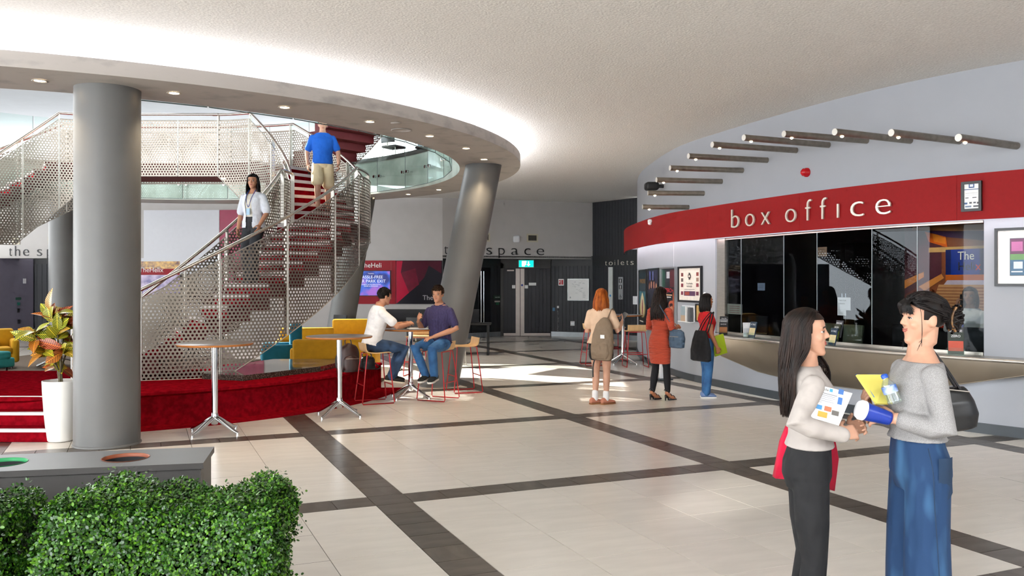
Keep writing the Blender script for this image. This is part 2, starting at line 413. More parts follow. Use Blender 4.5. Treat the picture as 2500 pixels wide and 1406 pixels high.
# ------------------------------------------------------------------ void glass: panes and point fixings
gv = thing('void_balustrade', (RC.x, RC.y, 3.86), 'faceted glass balustrade hung inside the round void', 'balustrade')
gr = 6.46
for k in range(-7, 15):
    a0, a1 = 7+k*10, 17+k*10
    p0, p1 = pol(gr, a0+0.12, 0, Vector((0, 0, 0))), pol(gr, a1-0.12, 0, Vector((0, 0, 0)))
    d = (p1-p0).normalized(); n_ = Vector((d.y, -d.x, 0))*0.006
    b = MB()
    P = [p0, p1, p1+Vector((0, 0, 1.85)), p0+Vector((0, 0, 1.85))]
    b.add([p+n_ for p in P]+[p-n_ for p in P], [(0, 1, 2, 3), (7, 6, 5, 4), (0, 4, 5, 1), (2, 6, 7, 3)]); b.build('pane', m_glass, gv)
    MB().tube([p0, p0+Vector((0, 0, 1.85))], 0.006, 6).build('pane_edge', mat('glass_edge', '4c5a58', 0.3, var=0.05), gv)
    MB().tube([p0, p1], 0.007, 6).build('pane_edge', MATS['glass_edge'], gv)
    for s in (-0.09, 0.09):
        c = p0+d*s+Vector((0, 0, 0.36)); out = Vector((c.x, c.y, 0)).normalized()
        f_ = MB().tube([c-out*0.03, c+out*0.14], 0.014, 8); f_.tube([c-out*0.035, c-out*0.012], 0.034, 14); f_.tube([c+out*0.01, c+out*0.03], 0.03, 12)
        f_.build('fixing', m_chrome, gv)
# ------------------------------------------------------------------ box office wall (curved)
BWP = spline([(3.75, 25.6, 0), (3.25, 22.6, 0), (2.96, 20.2, 0), (2.93, 18.2, 0), (3.07, 16.0, 0), (3.47, 14.45, 0), (3.97, 12.97, 0), (4.48, 11.7, 0), (5.05, 10.65, 0), (5.74, 9.74, 0), (6.6, 8.9, 0), (8.0, 7.8, 0), (10.5, 6.2, 0), (12.0, 3.0, 0), (12.0, -6.0, 0)], 12)
class Curve2:
    def __init__(s, P, off=0.0):
        s.P = []
        for i, p in enumerate(P):
            t = (P[min(i+1, len(P)-1)]-P[max(i-1, 0)]).normalized(); n = Vector((t.y, -t.x, 0))  # left-hand side (hall)
            s.P.append(p+n*off)
        s.L = [0]
        for i in range(1, len(s.P)): s.L.append(s.L[-1]+(s.P[i]-s.P[i-1]).length)
        s.px = [1250+F*p.x/p.y if p.y > 2 else 9999 for p in s.P]
    def pos(s, l):
        return Vector((interp(l, s.L, [p.x for p in s.P]), interp(l, s.L, [p.y for p in s.P]), 0))
    def l_px(s, px):
        i0 = min(range(len(s.px)), key=lambda i: s.px[i])
        return interp(px, s.px[i0:], s.L[i0:])
    def at_px(s, px): return s.pos(s.l_px(px))
    def frame(s, l):
        t = (s.pos(l+0.02)-s.pos(l-0.02)).normalized(); return t, Vector((t.y, -t.x, 0))
    def strip(s, l0, l1, z0, z1, step=0.12, off=0.0):
        n = max(2, int((l1-l0)/step)); rows = [[], []]
        for k in range(n+1):
            l = lerp(l0, l1, k/n); p = s.pos(l)
            if off: p = p+s.frame(l)[1]*off
            rows[0].append(Vector((p.x, p.y, z0(l) if callable(z0) else z0))); rows[1].append(Vector((p.x, p.y, z1(l) if callable(z1) else z1)))
        return rows
hallside = -1
BW = Curve2(BWP)
# make sure normals face the hall (towards -x)
HN = -1.0 if BW.frame(BW.l_px(2000))[1].x > 0 else 1.0
def bw_off(o): return Curve2(BWP, o*HN)
LW0, LW1 = BW.l_px(1746), BW.l_px(2402); LE = BW.L[-1]
ZS, ZH = 0.90, 2.47
b = MB()
b.sheet(BW.strip(0, LW0, 0, CZ)); b.sheet(BW.strip(LW1, LE, 0, CZ)); b.sheet(BW.strip(LW0, LW1, 0, ZS)); b.sheet(BW.strip(LW0, LW1, ZH, CZ))
IN = bw_off(-0.16)
for l in (LW0, LW1):
    p, q = BW.pos(l), IN.pos(IN.l_px(1250+F*BW.pos(l).x/BW.pos(l).y) if False else l*IN.L[-1]/BW.L[-1])
    b.quad(Vector((p.x, p.y, ZS)), Vector((q.x, q.y, ZS)), Vector((q.x, q.y, ZH)), Vector((p.x, p.y, ZH)))
wall_bo = struct(b.build('wall_right', m_bo)); wall_bo['label'] = 'curved pale wall of the box office'
b = MB()
SK = bw_off(0.02); k = SK.L[-1]/BW.L[-1]
b.sheet(SK.strip(0, SK.L[-1], 0, 0.12)); r = SK.strip(0, SK.L[-1], 0.12, 0.12); r[0] = [p-SK.frame(0)[1]*0 for p in r[0]]
rows = [r[1], [Vector((p.x, p.y, 0.12)) for p in BW.strip(0, BW.L[-1], 0, 0.12, step=BW.L[-1]/max(2, int(SK.L[-1]/0.12)))[1]][:len(r[1])]]
b.sheet(rows)
o = struct(b.build('baseboard_right', m_base)); o['label'] = 'dark skirting along the curved box office wall'

# red fascia band
RB = bw_off(0.33); l0 = RB.l_px(1541); lend = RB.L[-1]-9
ZB0, ZB1 = 2.46, 2.98
lb = l0-3.0
seams = [lb]+[RB.l_px(x) for x in (1728, 1952, 2336)]+[lend]
fband = struct(MB().sheet([[p for p in RB.strip(lb, lend, ZB1-0.012, 0)[0]], [p-Vector((0, 0, 0)) for p in BW.strip(lb, lend, ZB1-0.012, 0)[0]][:len(RB.strip(lb, lend, 0, 0)[0])]]).build('trim_1', m_white))
fband['label'] = 'red fascia band above the box office window'
for i in range(len(seams)-1):
    g = 0.0015; b = MB(); out = RB.strip(seams[i]+g, seams[i+1]-g, ZB0, ZB1); inn = RB.strip(seams[i]+g, seams[i+1]-g, ZB0, ZB1, off=-0.03*HN)
    b.sheet(out); b.sheet(inn); b.sheet([out[0], inn[0]]); b.sheet([out[1], inn[1]])
    b.quad(out[0][0], inn[0][0], inn[1][0], out[1][0]); b.quad(out[0][-1], inn[0][-1], inn[1][-1], out[1][-1])
    b.build('panel', m_red, fband)
# soffit between band and wall, LED strip behind the lower edge
S1, S2 = RB.strip(lb, lend, 2.56, 0, off=-0.03*HN), None
b = MB(); n = len(S1[0]); b.sheet([S1[0], [Vector((p.x, p.y, 2.56)) for p in [BW.pos(BW.L[-1]*(lb+(lend-lb)*i/(n-1))/RB.L[-1]) for i in range(n)]]])
b.build('soffit', m_white, fband)
b = MB(); pts = [p for p in RB.strip(lb, lend, 2.535, 0, off=-0.06*HN)[0]]
led = emit('led_strip', (0.92, 0.95, 1.0), 14.0)
b.tube(pts[::5], 0.012, 4); tag(b.build('led_strip', led), 'white light strip tucked behind the red fascia band', 'light strip')

# window: frame, panes, sill
G = bw_off(-0.06)
gl0, gl1 = G.l_px(1752), G.l_px(2402)
win = thing('window_1', (0, 0, 0), 'long box office window with frameless glass panes', None, kind='structure')
jx = [1774, 1810, 1914, 1995, 2129, 2240, 2402]
js = [G.l_px(x) for x in jx]
def pane(P, Q, z0, z1, name, m, parent, th=0.008):
    d = (Q-P).normalized(); n = Vector((d.y, -d.x, 0))*th/2; b = MB(); p = [P+n, Q+n, P-n, Q-n]
    V = [Vector((q.x, q.y, z)) for z in (z0, z1) for q in p]
    b.add(V, [(0, 1, 5, 4), (3, 2, 6, 7), (4, 5, 7, 6), (0, 2, 3, 1), (0, 4, 6, 2), (1, 3, 7, 5)]); return b.build(name, m, parent)
for i in range(len(js)-1):
    pane(G.pos(js[i]+0.003), G.pos(js[i+1]-0.003), ZS+0.03, ZH-0.02, 'pane', m_bglass, win)
    if i: pane(G.pos(js[i]-0.004), G.pos(js[i]+0.004), ZS+0.03, ZH-0.02, 'joint', mat('glass_joint', '8d9698', 0.3, var=0.05), win, 0.012)
pane(G.pos(gl0), G.pos(js[0]), ZS, ZH, 'frame', m_steel, win, 0.07)
pane(G.pos(gl0-0.2), G.pos(gl0), ZS, ZH, 'frame', m_white, win, 0.05)
b = MB()
for zz, hh in ((ZS, 0.035), (ZH-0.025, 0.03)):
    A = G.strip(js[0], js[-1], zz, zz+hh, off=0.02*HN); B = G.strip(js[0], js[-1], zz, zz+hh, off=-0.02*HN)
    b.sheet(A); b.sheet(B); b.sheet([A[1], B[1]]); b.sheet([A[0], B[0]])
b.build('rail', m_steel, win)

# counter: ledge, rolled lip, curved steel front in sheets
ctr = thing('counter', (0, 0, 0), 'curved stainless steel counter under the box office window', 'counter')
CT = bw_off(0.36); CI = bw_off(-0.04)
cl0, cl1 = CT.l_px(1718), CT.L[-1]-8.5
n = 60; top = []; inn = []
for i in range(n+1):
    l = lerp(cl0, cl1, i/n); p = CT.pos(l); top.append(Vector((p.x, p.y, ZS)))
    px = 1250+F*p.x/p.y; li = l/CT.L[-1]
    # nearest inner point along normal
    t, nn = CT.frame(l); q = p-nn*HN*(0.42 if i > 1 else 0.36); inn.append(Vector((q.x, q.y, ZS)))
b = MB(); b.sheet([top, inn]); b.sheet([[p-Vector((0, 0, 0.03)) for p in top], [p-Vector((0, 0, 0.03)) for p in inn]])
b.build('ledge', m_steel, ctr)
MB().tube([p+Vector((0, 0, -0.015)) for p in top], 0.022, 10).build('lip', m_steel, ctr)
zb_px = [1722, 1740, 1816, 1902, 2068, 2200, 2320, 2410, 2500, 2700]; zb_py = [822, 868, 908, 931, 953, 951, 940, 928, 916, 895]
def zbot(l):
    p = CT.pos(l); px = 1250+F*p.x/p.y; return min(ZS-0.05, H+(Y0-interp(px, zb_px, zb_py))/F*(p.y+0.05))
sj = [cl0]+[CT.l_px(x) for x in (1826, 1950, 2114, 2327, 2560)]+[cl1]
for i in range(len(sj)-1):
    rows = []
    m_ = 10
    for j in range(m_+1):
        t = j/m_; row = []
        for k in range(13):
            l = lerp(sj[i]-0.0008, sj[i+1]+0.0008, k/12); zb = zbot(l); z = lerp(ZS-0.03, zb, t)
            p = CT.pos(l); nn = CT.frame(l)[1]*HN; depth = (ZS-z)
            q = p-nn*(0.02+0.30*(depth/0.6)**1.6 if depth > 0 else 0.02); row.append(Vector((q.x, q.y, z)))
        rows.append(row)
    b = MB(); b.sheet(rows); b.tube(rows[-1], 0.006, 6); b.build('front_panel', m_steel_d, ctr)

# light under the counter panel (photo shows the wall below brightly lit)
U = bw_off(0.06); b = MB(); b.tube([Vector((p.x, p.y, 0.80)) for p in U.strip(U.l_px(1760), U.l_px(2480), 0, 0)[0]][::4], 0.010, 4)
tag(b.build('under_counter_strip', emit('led_soft', (0.9, 0.95, 1.0), 28.0)), 'white light strip hidden under the counter front', 'light strip')

# tube spotlights on the wall
TB = [(1569, 505, 1681), (1582, 471, 1718), (1603, 439, 1762), (1636, 410, 1813), (1681, 381, 1873), (1739, 353, 1944), (1816, 336, 2023), (1914, 327, 2116), (2038, 322, 2222), (2176, 324, 2342), (2340, 336, 2481)]
TBr = [506, 472, 443, 416, 391, 367, 354, 343, 343, 344, 356]
ordn = ['first', 'second', 'third', 'fourth', 'fifth', 'sixth', 'seventh', 'eighth', 'ninth', 'tenth', 'eleventh']
m_tube = mat('dull_tube_steel', '8f877d', 0.42, 0.85, var=0.12, scale=12)
for i, (lx, ly, rx) in enumerate(TB):
    P = BW.at_px(rx); z = H+(Y0-TBr[i])/F*P.y; Q = atz(lx, ly, z); P = Vector((P.x, P.y, z)); Q.z = z
    d = (P-Q).normalized()
    t = thing('tube_light', P, 'steel tube spotlight, %s from the dark panelled corner' % ordn[i], 'wall light', group='row of steel tube lights above the box office')
    b = MB().tube([Q-P, d*0.02], 0.042, 20); b.build('tube', m_tube, t)
    MB().tube([Q-P-d*0.004, Q-P+d*0.003], 0.0405, 20).build('end_cap', mat('pale_cap', 'dcd8d0', 0.35, 0.4, var=0.03), t)
    bp = Q-P+d*0.12+Vector((0, 0, -0.044))
    MB().ell(bp, (0.02, 0.02, 0.014)).build('bulb', m_lamp, t)
    ld = bpy.data.lights.new('tube_spot', 'SPOT'); ld.energy = 10.0; ld.spot_size = 1.7; ld.spot_blend = 0.9; ld.color = (1, 0.8, 0.58); ld.shadow_soft_size = 0.03
    l = ob('tube_spot', ld, t, bp+Vector((0, 0, -0.03)))

# box office lettering on the band
sign = thing('box_office_sign', (0, 0, 0), 'silver raised letters reading box office on the red band', 'sign')
LT = [('b', 1789, 1808), ('o', 1823, 1845), ('x', 1862, 1883), ('o', 1921, 1947), ('f', 1970, 1985), ('f', 2006, 2022), ('ı', 2046, 2052), ('c', 2080, 2112), ('e', 2141, 2178)]
for ch, x0, x1 in LT:
    l0_, l1_ = RB.l_px(x0), RB.l_px(x1); pc = RB.pos((l0_+l1_)/2); t_, n_ = RB.frame((l0_+l1_)/2); n_ = n_*HN
    me = text_mesh(ch, 0.43, 0.012, -0.0065); xs = [v.co.x for v in me.vertices]; w = max(xs)-min(xs); cx = (max(xs)+min(xs))/2
    sx = (l1_-l0_)/w if ch != 'ı' else 1.0
    for v in me.vertices: v.co.x = (v.co.x-cx)*sx
    me.materials.clear(); me.materials.append(m_letter_w)
    ang = math.atan2(t_.y, t_.x); o = ob('letter', me, sign, (pc.x+n_.x*0.02, pc.y+n_.y*0.02, 2.585)); o.rotation_euler = (PI/2, 0, ang)
    if (RX(0) and (Matrix.Rotation(ang, 4, 'Z') @ Vector((0, -1, 0))).dot(n_) < 0): o.rotation_euler = (PI/2, 0, ang+PI)

# frame on the curved wall: local x along wall, local -y out of the wall, z up
def wall_frame(px0, px1, py0, py1, curve=BW, out=0.0):
    a, c = curve.at_px(px0), curve.at_px(px1); d = (c-a); w = d.length; ang = math.atan2(d.y, d.x)
    Yc = (a.y+c.y)/2; pyc0, pyc1 = py0, py1
    z0, z1 = H+(Y0-py1)/F*Yc, H+(Y0-py0)/F*Yc
    M = TR(a.x, a.y, z0) @ RZ(ang)
    o = (M.to_3x3() @ Vector((0, -1, 0)))*out
    return TR(*o) @ M, w, z1-z0
def place(o, M): o.matrix_world = M; return o
# ------------------------------------------------------------------ back of the hall
class Seg:
    """vertical plane through P,Q; local x along it, local -y towards the viewer"""
    def __init__(s, P, Q):
        s.P = Vector((P[0], P[1], 0)); s.Q = Vector((Q[0], Q[1], 0)); d = s.Q-s.P; s.w = d.length; s.ang = math.atan2(d.y, d.x); s.d = d.normalized()
        s.M = TR(s.P.x, s.P.y, 0) @ RZ(s.ang)
    def loc(s, px, py):
        k = (px-1250)/F; n = Vector((-s.d.y, s.d.x, 0)); Y = (s.P.dot(n))/(k*n.x+n.y); p = Vector((k*Y, Y, 0))
        return (p-s.P).dot(s.d), H+(Y0-py)/F*Y
    def rect(s, x0, x1, y0, y1):
        a, z1 = s.loc(x0, y0); c, z0 = s.loc(x1, y1); _, za = s.loc((x0+x1)/2, y0); _, zb = s.loc((x0+x1)/2, y1)
        return a, c, zb, za
    def wall(s, name, m, z0, z1, th=0.1):
        o = MB().box(0, s.w, 0, th, z0, z1).build(name, m); o.matrix_world = s.M; return struct(o)
    def item(s, b, name, m, parent=None):
        o = b.build(name, m); o.matrix_world = s.M
        if parent is not None: o.parent = parent; o.matrix_parent_inverse = parent.matrix_world.inverted()
        return o
    def thing(s, name, r, lab, cat, out=0.0, group=None):
        """an Empty at the lower left of rect r on the wall"""
        o = ob(name, None); o.matrix_world = s.M @ TR(r[0], -out, r[2]); tag(o, lab, cat, group); return o
def child(b, name, m, t): return b.build(name, m, t)

GL = Seg((-9.3, 26.1), (-2.06, 25.8)); GM = Seg((-2.06, 25.8), (2.66, 27.45)); GW = Seg((-17.5, 26.3), (-9.3, 26.1)); GF = Seg((-24, 20), (-17.5, 26.3))
ZG = 2.46
w = GL.wall('wall_back', m_grey, 0, 4.3); w['label'] = 'light grey back wall with the mural board'
w = GM.wall('wall_back', m_grey, ZG, 4.3, 0.5); w['label'] = 'light grey wall over the dark door recess'
w = GW.wall('wall_back', m_grey, ZG, 4.3, 0.5); w['label'] = 'light grey wall over the far left door recess'
# white panel and magenta strip on the wall behind the stair
a, c, z0, z1 = GL.rect(340, 536, 500, 642); a = GL.loc(336, 600)[0]
o = MB().box(-3.2, c, -0.03, 0.0, 1.95, 3.9).build('wall_panel', mat('pale_screen', 'c9cbd2', 0.35, var=0.01)); o.matrix_world = GL.M; tag(o, 'smooth pale grey panel high on the wall behind the stair', 'panel')
o = MB().box(c+0.01, c+1.35, -0.025, 0.0, 0.9, 3.9).build('wall_panel', mat('magenta_panel', '8e1440', 0.4, var=0.06)); o.matrix_world = GL.M; tag(o, 'dark magenta panel beside the pale one behind the stair', 'panel')

# recess: black door walls
D0 = Seg((-2.2, 26.3), (-0.37, 28.0)); D1 = Seg((-0.37, 28.0), (1.25, 28.0)); D2 = Seg((1.25, 28.0), (2.55, 27.4)); D3 = Seg((2.55, 27.4), (3.78, 25.75))
for s, n, lab, zt in ((D0, 'wall_recess', 'black wall left of the double doors', ZG+0.1), (D1, 'wall_recess', 'black wall over the double doors', ZG+0.1), (D2, 'wall_recess', 'black boarded wall with the site map', ZG+0.1), (D3, 'wall_toilets', 'tall black boarded wall by the toilets', CZ)):
    w = s.wall(n, m_dark, 0, zt, 0.08); w['label'] = lab
    s.o = w
def boards(seg, x0, x1, z0, z1, pitch, parent, m=m_black, th=0.02, base=None):
    n = max(1, round((x1-x0)/pitch)); p = (x1-x0)/n; me = MB().box(0.004, p-0.004, -th, 0, z0, z1).mesh('board', m)
    for i in range(n):
        o = ob('board', me); o.matrix_world = seg.M @ TR(x0+i*p, 0, 0); o.parent = parent; o.matrix_parent_inverse = parent.matrix_world.inverted()
boards(D2, 0.02, D2.w, 0.16, 2.25, 0.125, D2.o); boards(D3, 0, D3.w, 0.16, 2.25, 0.125, D3.o); boards(D3, 0, D3.w, 2.56, CZ, 0.125, D3.o)
boards(D0, 0.0, D0.w, 0.16, 2.25, 0.16, D0.o)
for s in (D0, D2, D3):
    o = s.item(MB().box(0, s.w, -0.03, 0, 0.0, 0.15), 'kick_plate', mat('kick_plate', '8b8f92', 0.35, 0.5, var=0.04), s.o)
# flat black header band between z 2.25 and 2.56
for s in (D0, D2, D3): s.item(MB().box(0, s.w, -0.03, 0, 2.25, 2.56), 'header', m_dark, s.o)
# recess ceiling
rc = MB(); P = [D0.P, D0.Q, D1.Q, D2.Q, D3.Q, Vector((2.66, 27.45, 0)), Vector((-2.06, 25.8, 0))]
o = struct(MB().prism([(p.x, p.y) for p in (D0.P, GM.P, GM.Q, D2.Q, D1.Q, D1.P)], ZG+0.02, ZG+0.08).build('ceiling_recess', m_dark)); o['label'] = 'black ceiling of the door recess'

# double door
dr = thing('door_1', (0, 0, 0), 'black boarded double doors with pale metal stiles', None, kind='structure')
fx0, fx1 = D1.loc(1229, 700)[0], D1.loc(1344, 700)[0]; mid = D1.loc(1270, 700)[0]; zt = D1.loc(1280, 655)[1]
m_stile = mat('pale_door_stile', 'cfc4be', 0.4, 0.2, var=0.03); m_fr = mat('dark_door_frame', '3b3a39', 0.5, var=0.06)
D1.item(MB().box(0, fx0, -0.05, 0.0, 0, 2.35).box(fx1, D1.w, -0.05, 0, 0, 2.35).box(0, D1.w, -0.05, 0, zt, 2.5), 'door_frame', m_fr, dr)
def leaf(x0, x1, sx0, sx1, ex0, ex1):
    lf = D1.item(MB().box(sx0, sx1, -0.06, -0.01, 0.012, zt-0.01), 'stile', m_stile, dr)
    D1.item(MB().box(x0, x1, -0.058, -0.008, 0.012, 0.10), 'bottom_rail', m_stile, dr)
    boards(D1, ex0, ex1, 0.10, zt-0.01, 0.125, dr, mat('door_board', '2a2b31', 0.5, var=0.15, scale=6, stretch=(1, 1, .1)), 0.045)
s0, s1, s2 = D1.loc(1259, 700)[0], D1.loc(1269.3, 700)[0], D1.loc(1280, 700)[0]
leaf(fx0+0.01, s1, s0, s1, fx0+0.01, s0); leaf(mid+0.008, fx1-0.01, mid+0.008, s2, s2, fx1-0.01)
D1.item(MB().box(fx0+0.12, fx0+0.34, -0.12, -0.06, zt-0.09, zt-0.05), 'door_closer', m_stile, dr)
for x, y, w_, h_, mm in ((1250, 696, 8, 8, m_paper), (1281, 696, 8, 8, m_paper), (1291, 690, 18, 7, m_paper)):
    r = D1.rect(x, x+w_, y, y+h_); D1.item(MB().box(r[0], r[1], -0.066, -0.055, r[2], r[3]), 'door_plate', mm, dr)
r = D1.rect(1272, 1277, 693, 699); D1.item(MB().tube([((r[0]+r[1])/2, -0.066, (r[2]+r[3])/2), ((r[0]+r[1])/2, -0.058, (r[2]+r[3])/2)], 0.035, 16), 'door_disc', mat('blue_disc', '2a3f8a', 0.5, var=0.03), dr)
# pull-handle door at the left
pd = thing('door_2', (0, 0, 0), 'dark glazed door with two long steel pull bars', None, kind='structure')
for x in (1170, 1176.5):
    a, zt_ = D0.loc(x, 662); _, zb_ = D0.loc(x, 788)
    b = MB().tube([(a, -0.09, zb_), (a, -0.09, zt_)], 0.018, 10)
    for zz in (zb_+0.25, zt_-0.25): b.tube([(a, -0.09, zz), (a, 0, zz)], 0.01, 8)
    D0.item(b, 'pull_bar', m_chrome, pd)
r = D0.rect(1163, 1196, 655, 826); D0.item(MB().box(r[0]-0.25, r[1], -0.03, -0.021, 0.16, 2.2), 'glazing', mat('dark_glass', '15171b', 0.12, var=0.05), pd)

# exit sign
def board_sign(seg, name, rect, lab, cat, m, th=0.03, out=0.0, frame=None):
    r = seg.rect(*rect); t = seg.thing(name, r, lab, cat, out); w_, h_ = r[1]-r[0], r[3]-r[2]
    child(MB().box(0, w_, -th, 0, 0, h_), 'board', m, t)
    return t, w_, h_, th
t, w_, h_, th = board_sign(D1, 'exit_sign', (1267, 1302, 636, 652), 'lit green exit sign over the double doors', 'sign', emit('exit_green', (0.0, 0.55, 0.36), 1.6), 0.05, 0.12)
child(MB().box(-0.02, w_+0.02, -0.045, 0.12, -0.02, h_+0.02), 'housing', mat('sign_grey', '8d9696', 0.4, var=0.03), t)
m_ew = emit('exit_white', (0.85, 1.0, 0.93), 2.4)
child(MB().box(0.20*w_, 0.40*w_, -th-0.004, -th, 0.1*h_, 0.9*h_), 'door_mark', m_ew, t)
b = MB().box(0.62*w_, 0.70*w_, -th-0.004, -th, 0.35*h_, 0.85*h_); b.add([(0.54*w_, -th-0.004, 0.42*h_), (0.66*w_, -th-0.004, 0.1*h_), (0.78*w_, -th-0.004, 0.42*h_)], [(0, 1, 2)]); child(b, 'arrow', m_ew, t)
child(MB().ell((0.46*w_, -th-0.004, 0.78*h_), (0.03, 0.002, 0.03)).box(0.43*w_, 0.49*w_, -th-0.004, -th, 0.3*h_, 0.7*h_), 'running_figure', m_ew, t)

# letters: the space, toilets
def wall_letters(seg, name, letters, py_base, size, m, lab, thin=-0.006, ext=0.008, out=0.012, zbase=None):
    t = seg.thing(name, (seg.loc(letters[0][1], py_base)[0], 0, seg.loc(letters[0][1], py_base)[1] if zbase is None else zbase, 0), lab, 'sign')
    x_0 = seg.loc(letters[0][1], py_base)[0]
    for ch, x0, x1 in letters:
        me = text_mesh(ch, size, ext, thin); xs = [v.co.x for v in me.vertices]; w = max(xs)-min(xs)
        a, c = seg.loc(x0, py_base)[0], seg.loc(x1, py_base)[0]; sx = (c-a)/w if ch not in 'iıl' else 1
        for v in me.vertices: v.co.x = (v.co.x-min(xs))*sx
        me.materials.clear(); me.materials.append(m); o = ob('letter', me, t, (a-x_0, -out, 0)); o.rotation_euler = (PI/2, 0, 0)
    return t
wall_letters(GM, 'space_sign', [('t', 1084, 1094), ('h', 1106, 1121), ('e', 1135, 1150), ('s', 1187, 1201), ('p', 1217, 1232), ('a', 1248, 1265), ('c', 1280, 1295), ('e', 1310, 1328)], 620.5, 0.46, m_letter_b, 'black raised letters reading the space, half behind the leaning column')
wall_letters(GW, 'space_sign', [('t', 23, 29), ('h', 37, 49), ('e', 57, 71), ('s', 91, 103), ('p', 115, 128), ('a', 140, 153), ('c', 164, 177), ('e', 189, 202)], 625, 0.46, m_letter_b, 'black raised letters reading the space, cut off by the far grey column')
wall_letters(D3, 'toilets_sign', [('t', 1480, 1484), ('o', 1489, 1498), ('i', 1503, 1505), ('l', 1511, 1513), ('e', 1518, 1526), ('t', 1532, 1536), ('s', 1542, 1549)], 648, 0.25, m_letter_w, 'thin pale letters reading toilets on black boards', -0.003, out=0.04)

# vents and small wall boxes
def vent(seg, rect, lab):
    r = seg.rect(*rect); t = seg.thing('wall_vent', r, lab, 'vent', 0, 'square wall vents'); w_, h_ = r[1]-r[0], r[3]-r[2]; f_ = 0.045
    mf = mat('vent_frame', 'b9b29c', 0.5, var=0.03)
    child(MB().box(0, w_, -0.02, 0, 0, f_).box(0, w_, -0.02, 0, h_-f_, h_).box(0, f_, -0.02, 0, f_, h_-f_).box(w_-f_, w_, -0.02, 0, f_, h_-f_), 'frame', mf, t)
    child(MB().box(f_, w_-f_, -0.004, 0, f_, h_-f_), 'backing', m_dark, t)
    for k in range(6):
        z = f_+(h_-2*f_)*(k+0.5)/6; child(MB().box(f_, w_-f_, -0.016, -0.006, z-0.008, z+0.008), 'slat', mat('vent_slat', '57534a', 0.5, var=0.05), t)
vent(GM, (1286, 1313, 571, 591), 'square louvred vent right of the round white sensor')
vent(GM, (1186, 1196, 569, 590), 'louvred vent half hidden by the leaning column')
vent(GW, (31, 49, 580, 597), 'small louvred vent over the far letters at the left')
vent(GW, (118, 134, 578, 595), 'small louvred vent half hidden by the far column')
r = GM.rect(1252, 1268, 575, 592); t = GM.thing('wall_sensor', r, 'rounded white sensor on the grey wall above the letters', 'sensor'); w_ = r[1]-r[0]
child(MB().bbox(0, w_, -0.06, 0, 0, r[3]-r[2], 0.05, n=4), 'cover', m_white, t)
# site map board
t, w_, h_, th = board_sign(D2, 'site_map', (1389, 1438, 682, 732), 'white site map board on the black boarded wall', 'board', m_paper, 0.03, 0.03)
fr = mat('alu_frame', 'a9adab', 0.35, 0.6, var=0.03)
child(MB().box(-.02, w_+.02, -.04, 0, -.02, 0).box(-.02, w_+.02, -.04, 0, h_, h_+.02).box(-.02, 0, -.04, 0, 0, h_).box(w_, w_+.02, -.04, 0, 0, h_), 'frame', fr, t)
b = MB(); rnd = random.Random(3)
for k in range(26):
    x, z = 0.12+rnd.random()*(w_-0.3), 0.2+rnd.random()*(h_-0.28); b.box(x, x+0.02+rnd.random()*0.07, -th-0.002, -th, z, z+0.006)
for k in range(9): b.box(w_*0.72, w_*0.72+0.05+0.06*rnd.random(), -th-0.002, -th, 0.07+k*0.022, 0.075+k*0.022)
b.box(0.05, 0.09, -th-0.002, -th, 0.05, 0.1)
child(b, 'map_lines', mat('map_ink', 'a3a6a8', 0.7, var=0.1), t)
# fire notice, extinguisher lettering, door notices, socket, hand sanitiser, toilet pictograms
t, w_, h_, th = board_sign(D2, 'fire_notice', (1364.5, 1377.5, 681, 697), 'small red and white fire notice beside the double doors', 'sign', m_paper, 0.02, 0.02)
child(MB().box(0.02, 0.45*w_, -th-.003, -th, 0.03, h_-0.03).box(0.55*w_, w_-0.02, -th-.003, -th, 0.03, h_-0.03), 'red_print', mat('notice_red', 'b01422', 0.6, var=0.05), t)
text('print', 'F', 0.1, m_paper, (0.06*w_+0.01, -th-0.004, 0.08), parent=t, ext=0.001)
a, z = D2.loc(1362, 752); t = D2.thing('extinguisher_sign', (a, 0, z, 0), 'vertical white lettering reading extinguisher on the black boards', 'sign', 0.03)
for k, ch in enumerate('EXTINGUISHER'): text('letter', ch, 0.05, mat('white_letter', 'd9d9d6', 0.6, var=0.02), (0, 0, -0.055*k-0.12), parent=t, ext=0.001)
child(MB().box(-0.02, 0.05, -0.004, 0, 0.0, 0.07), 'pictogram', MATS['white_letter'], t)
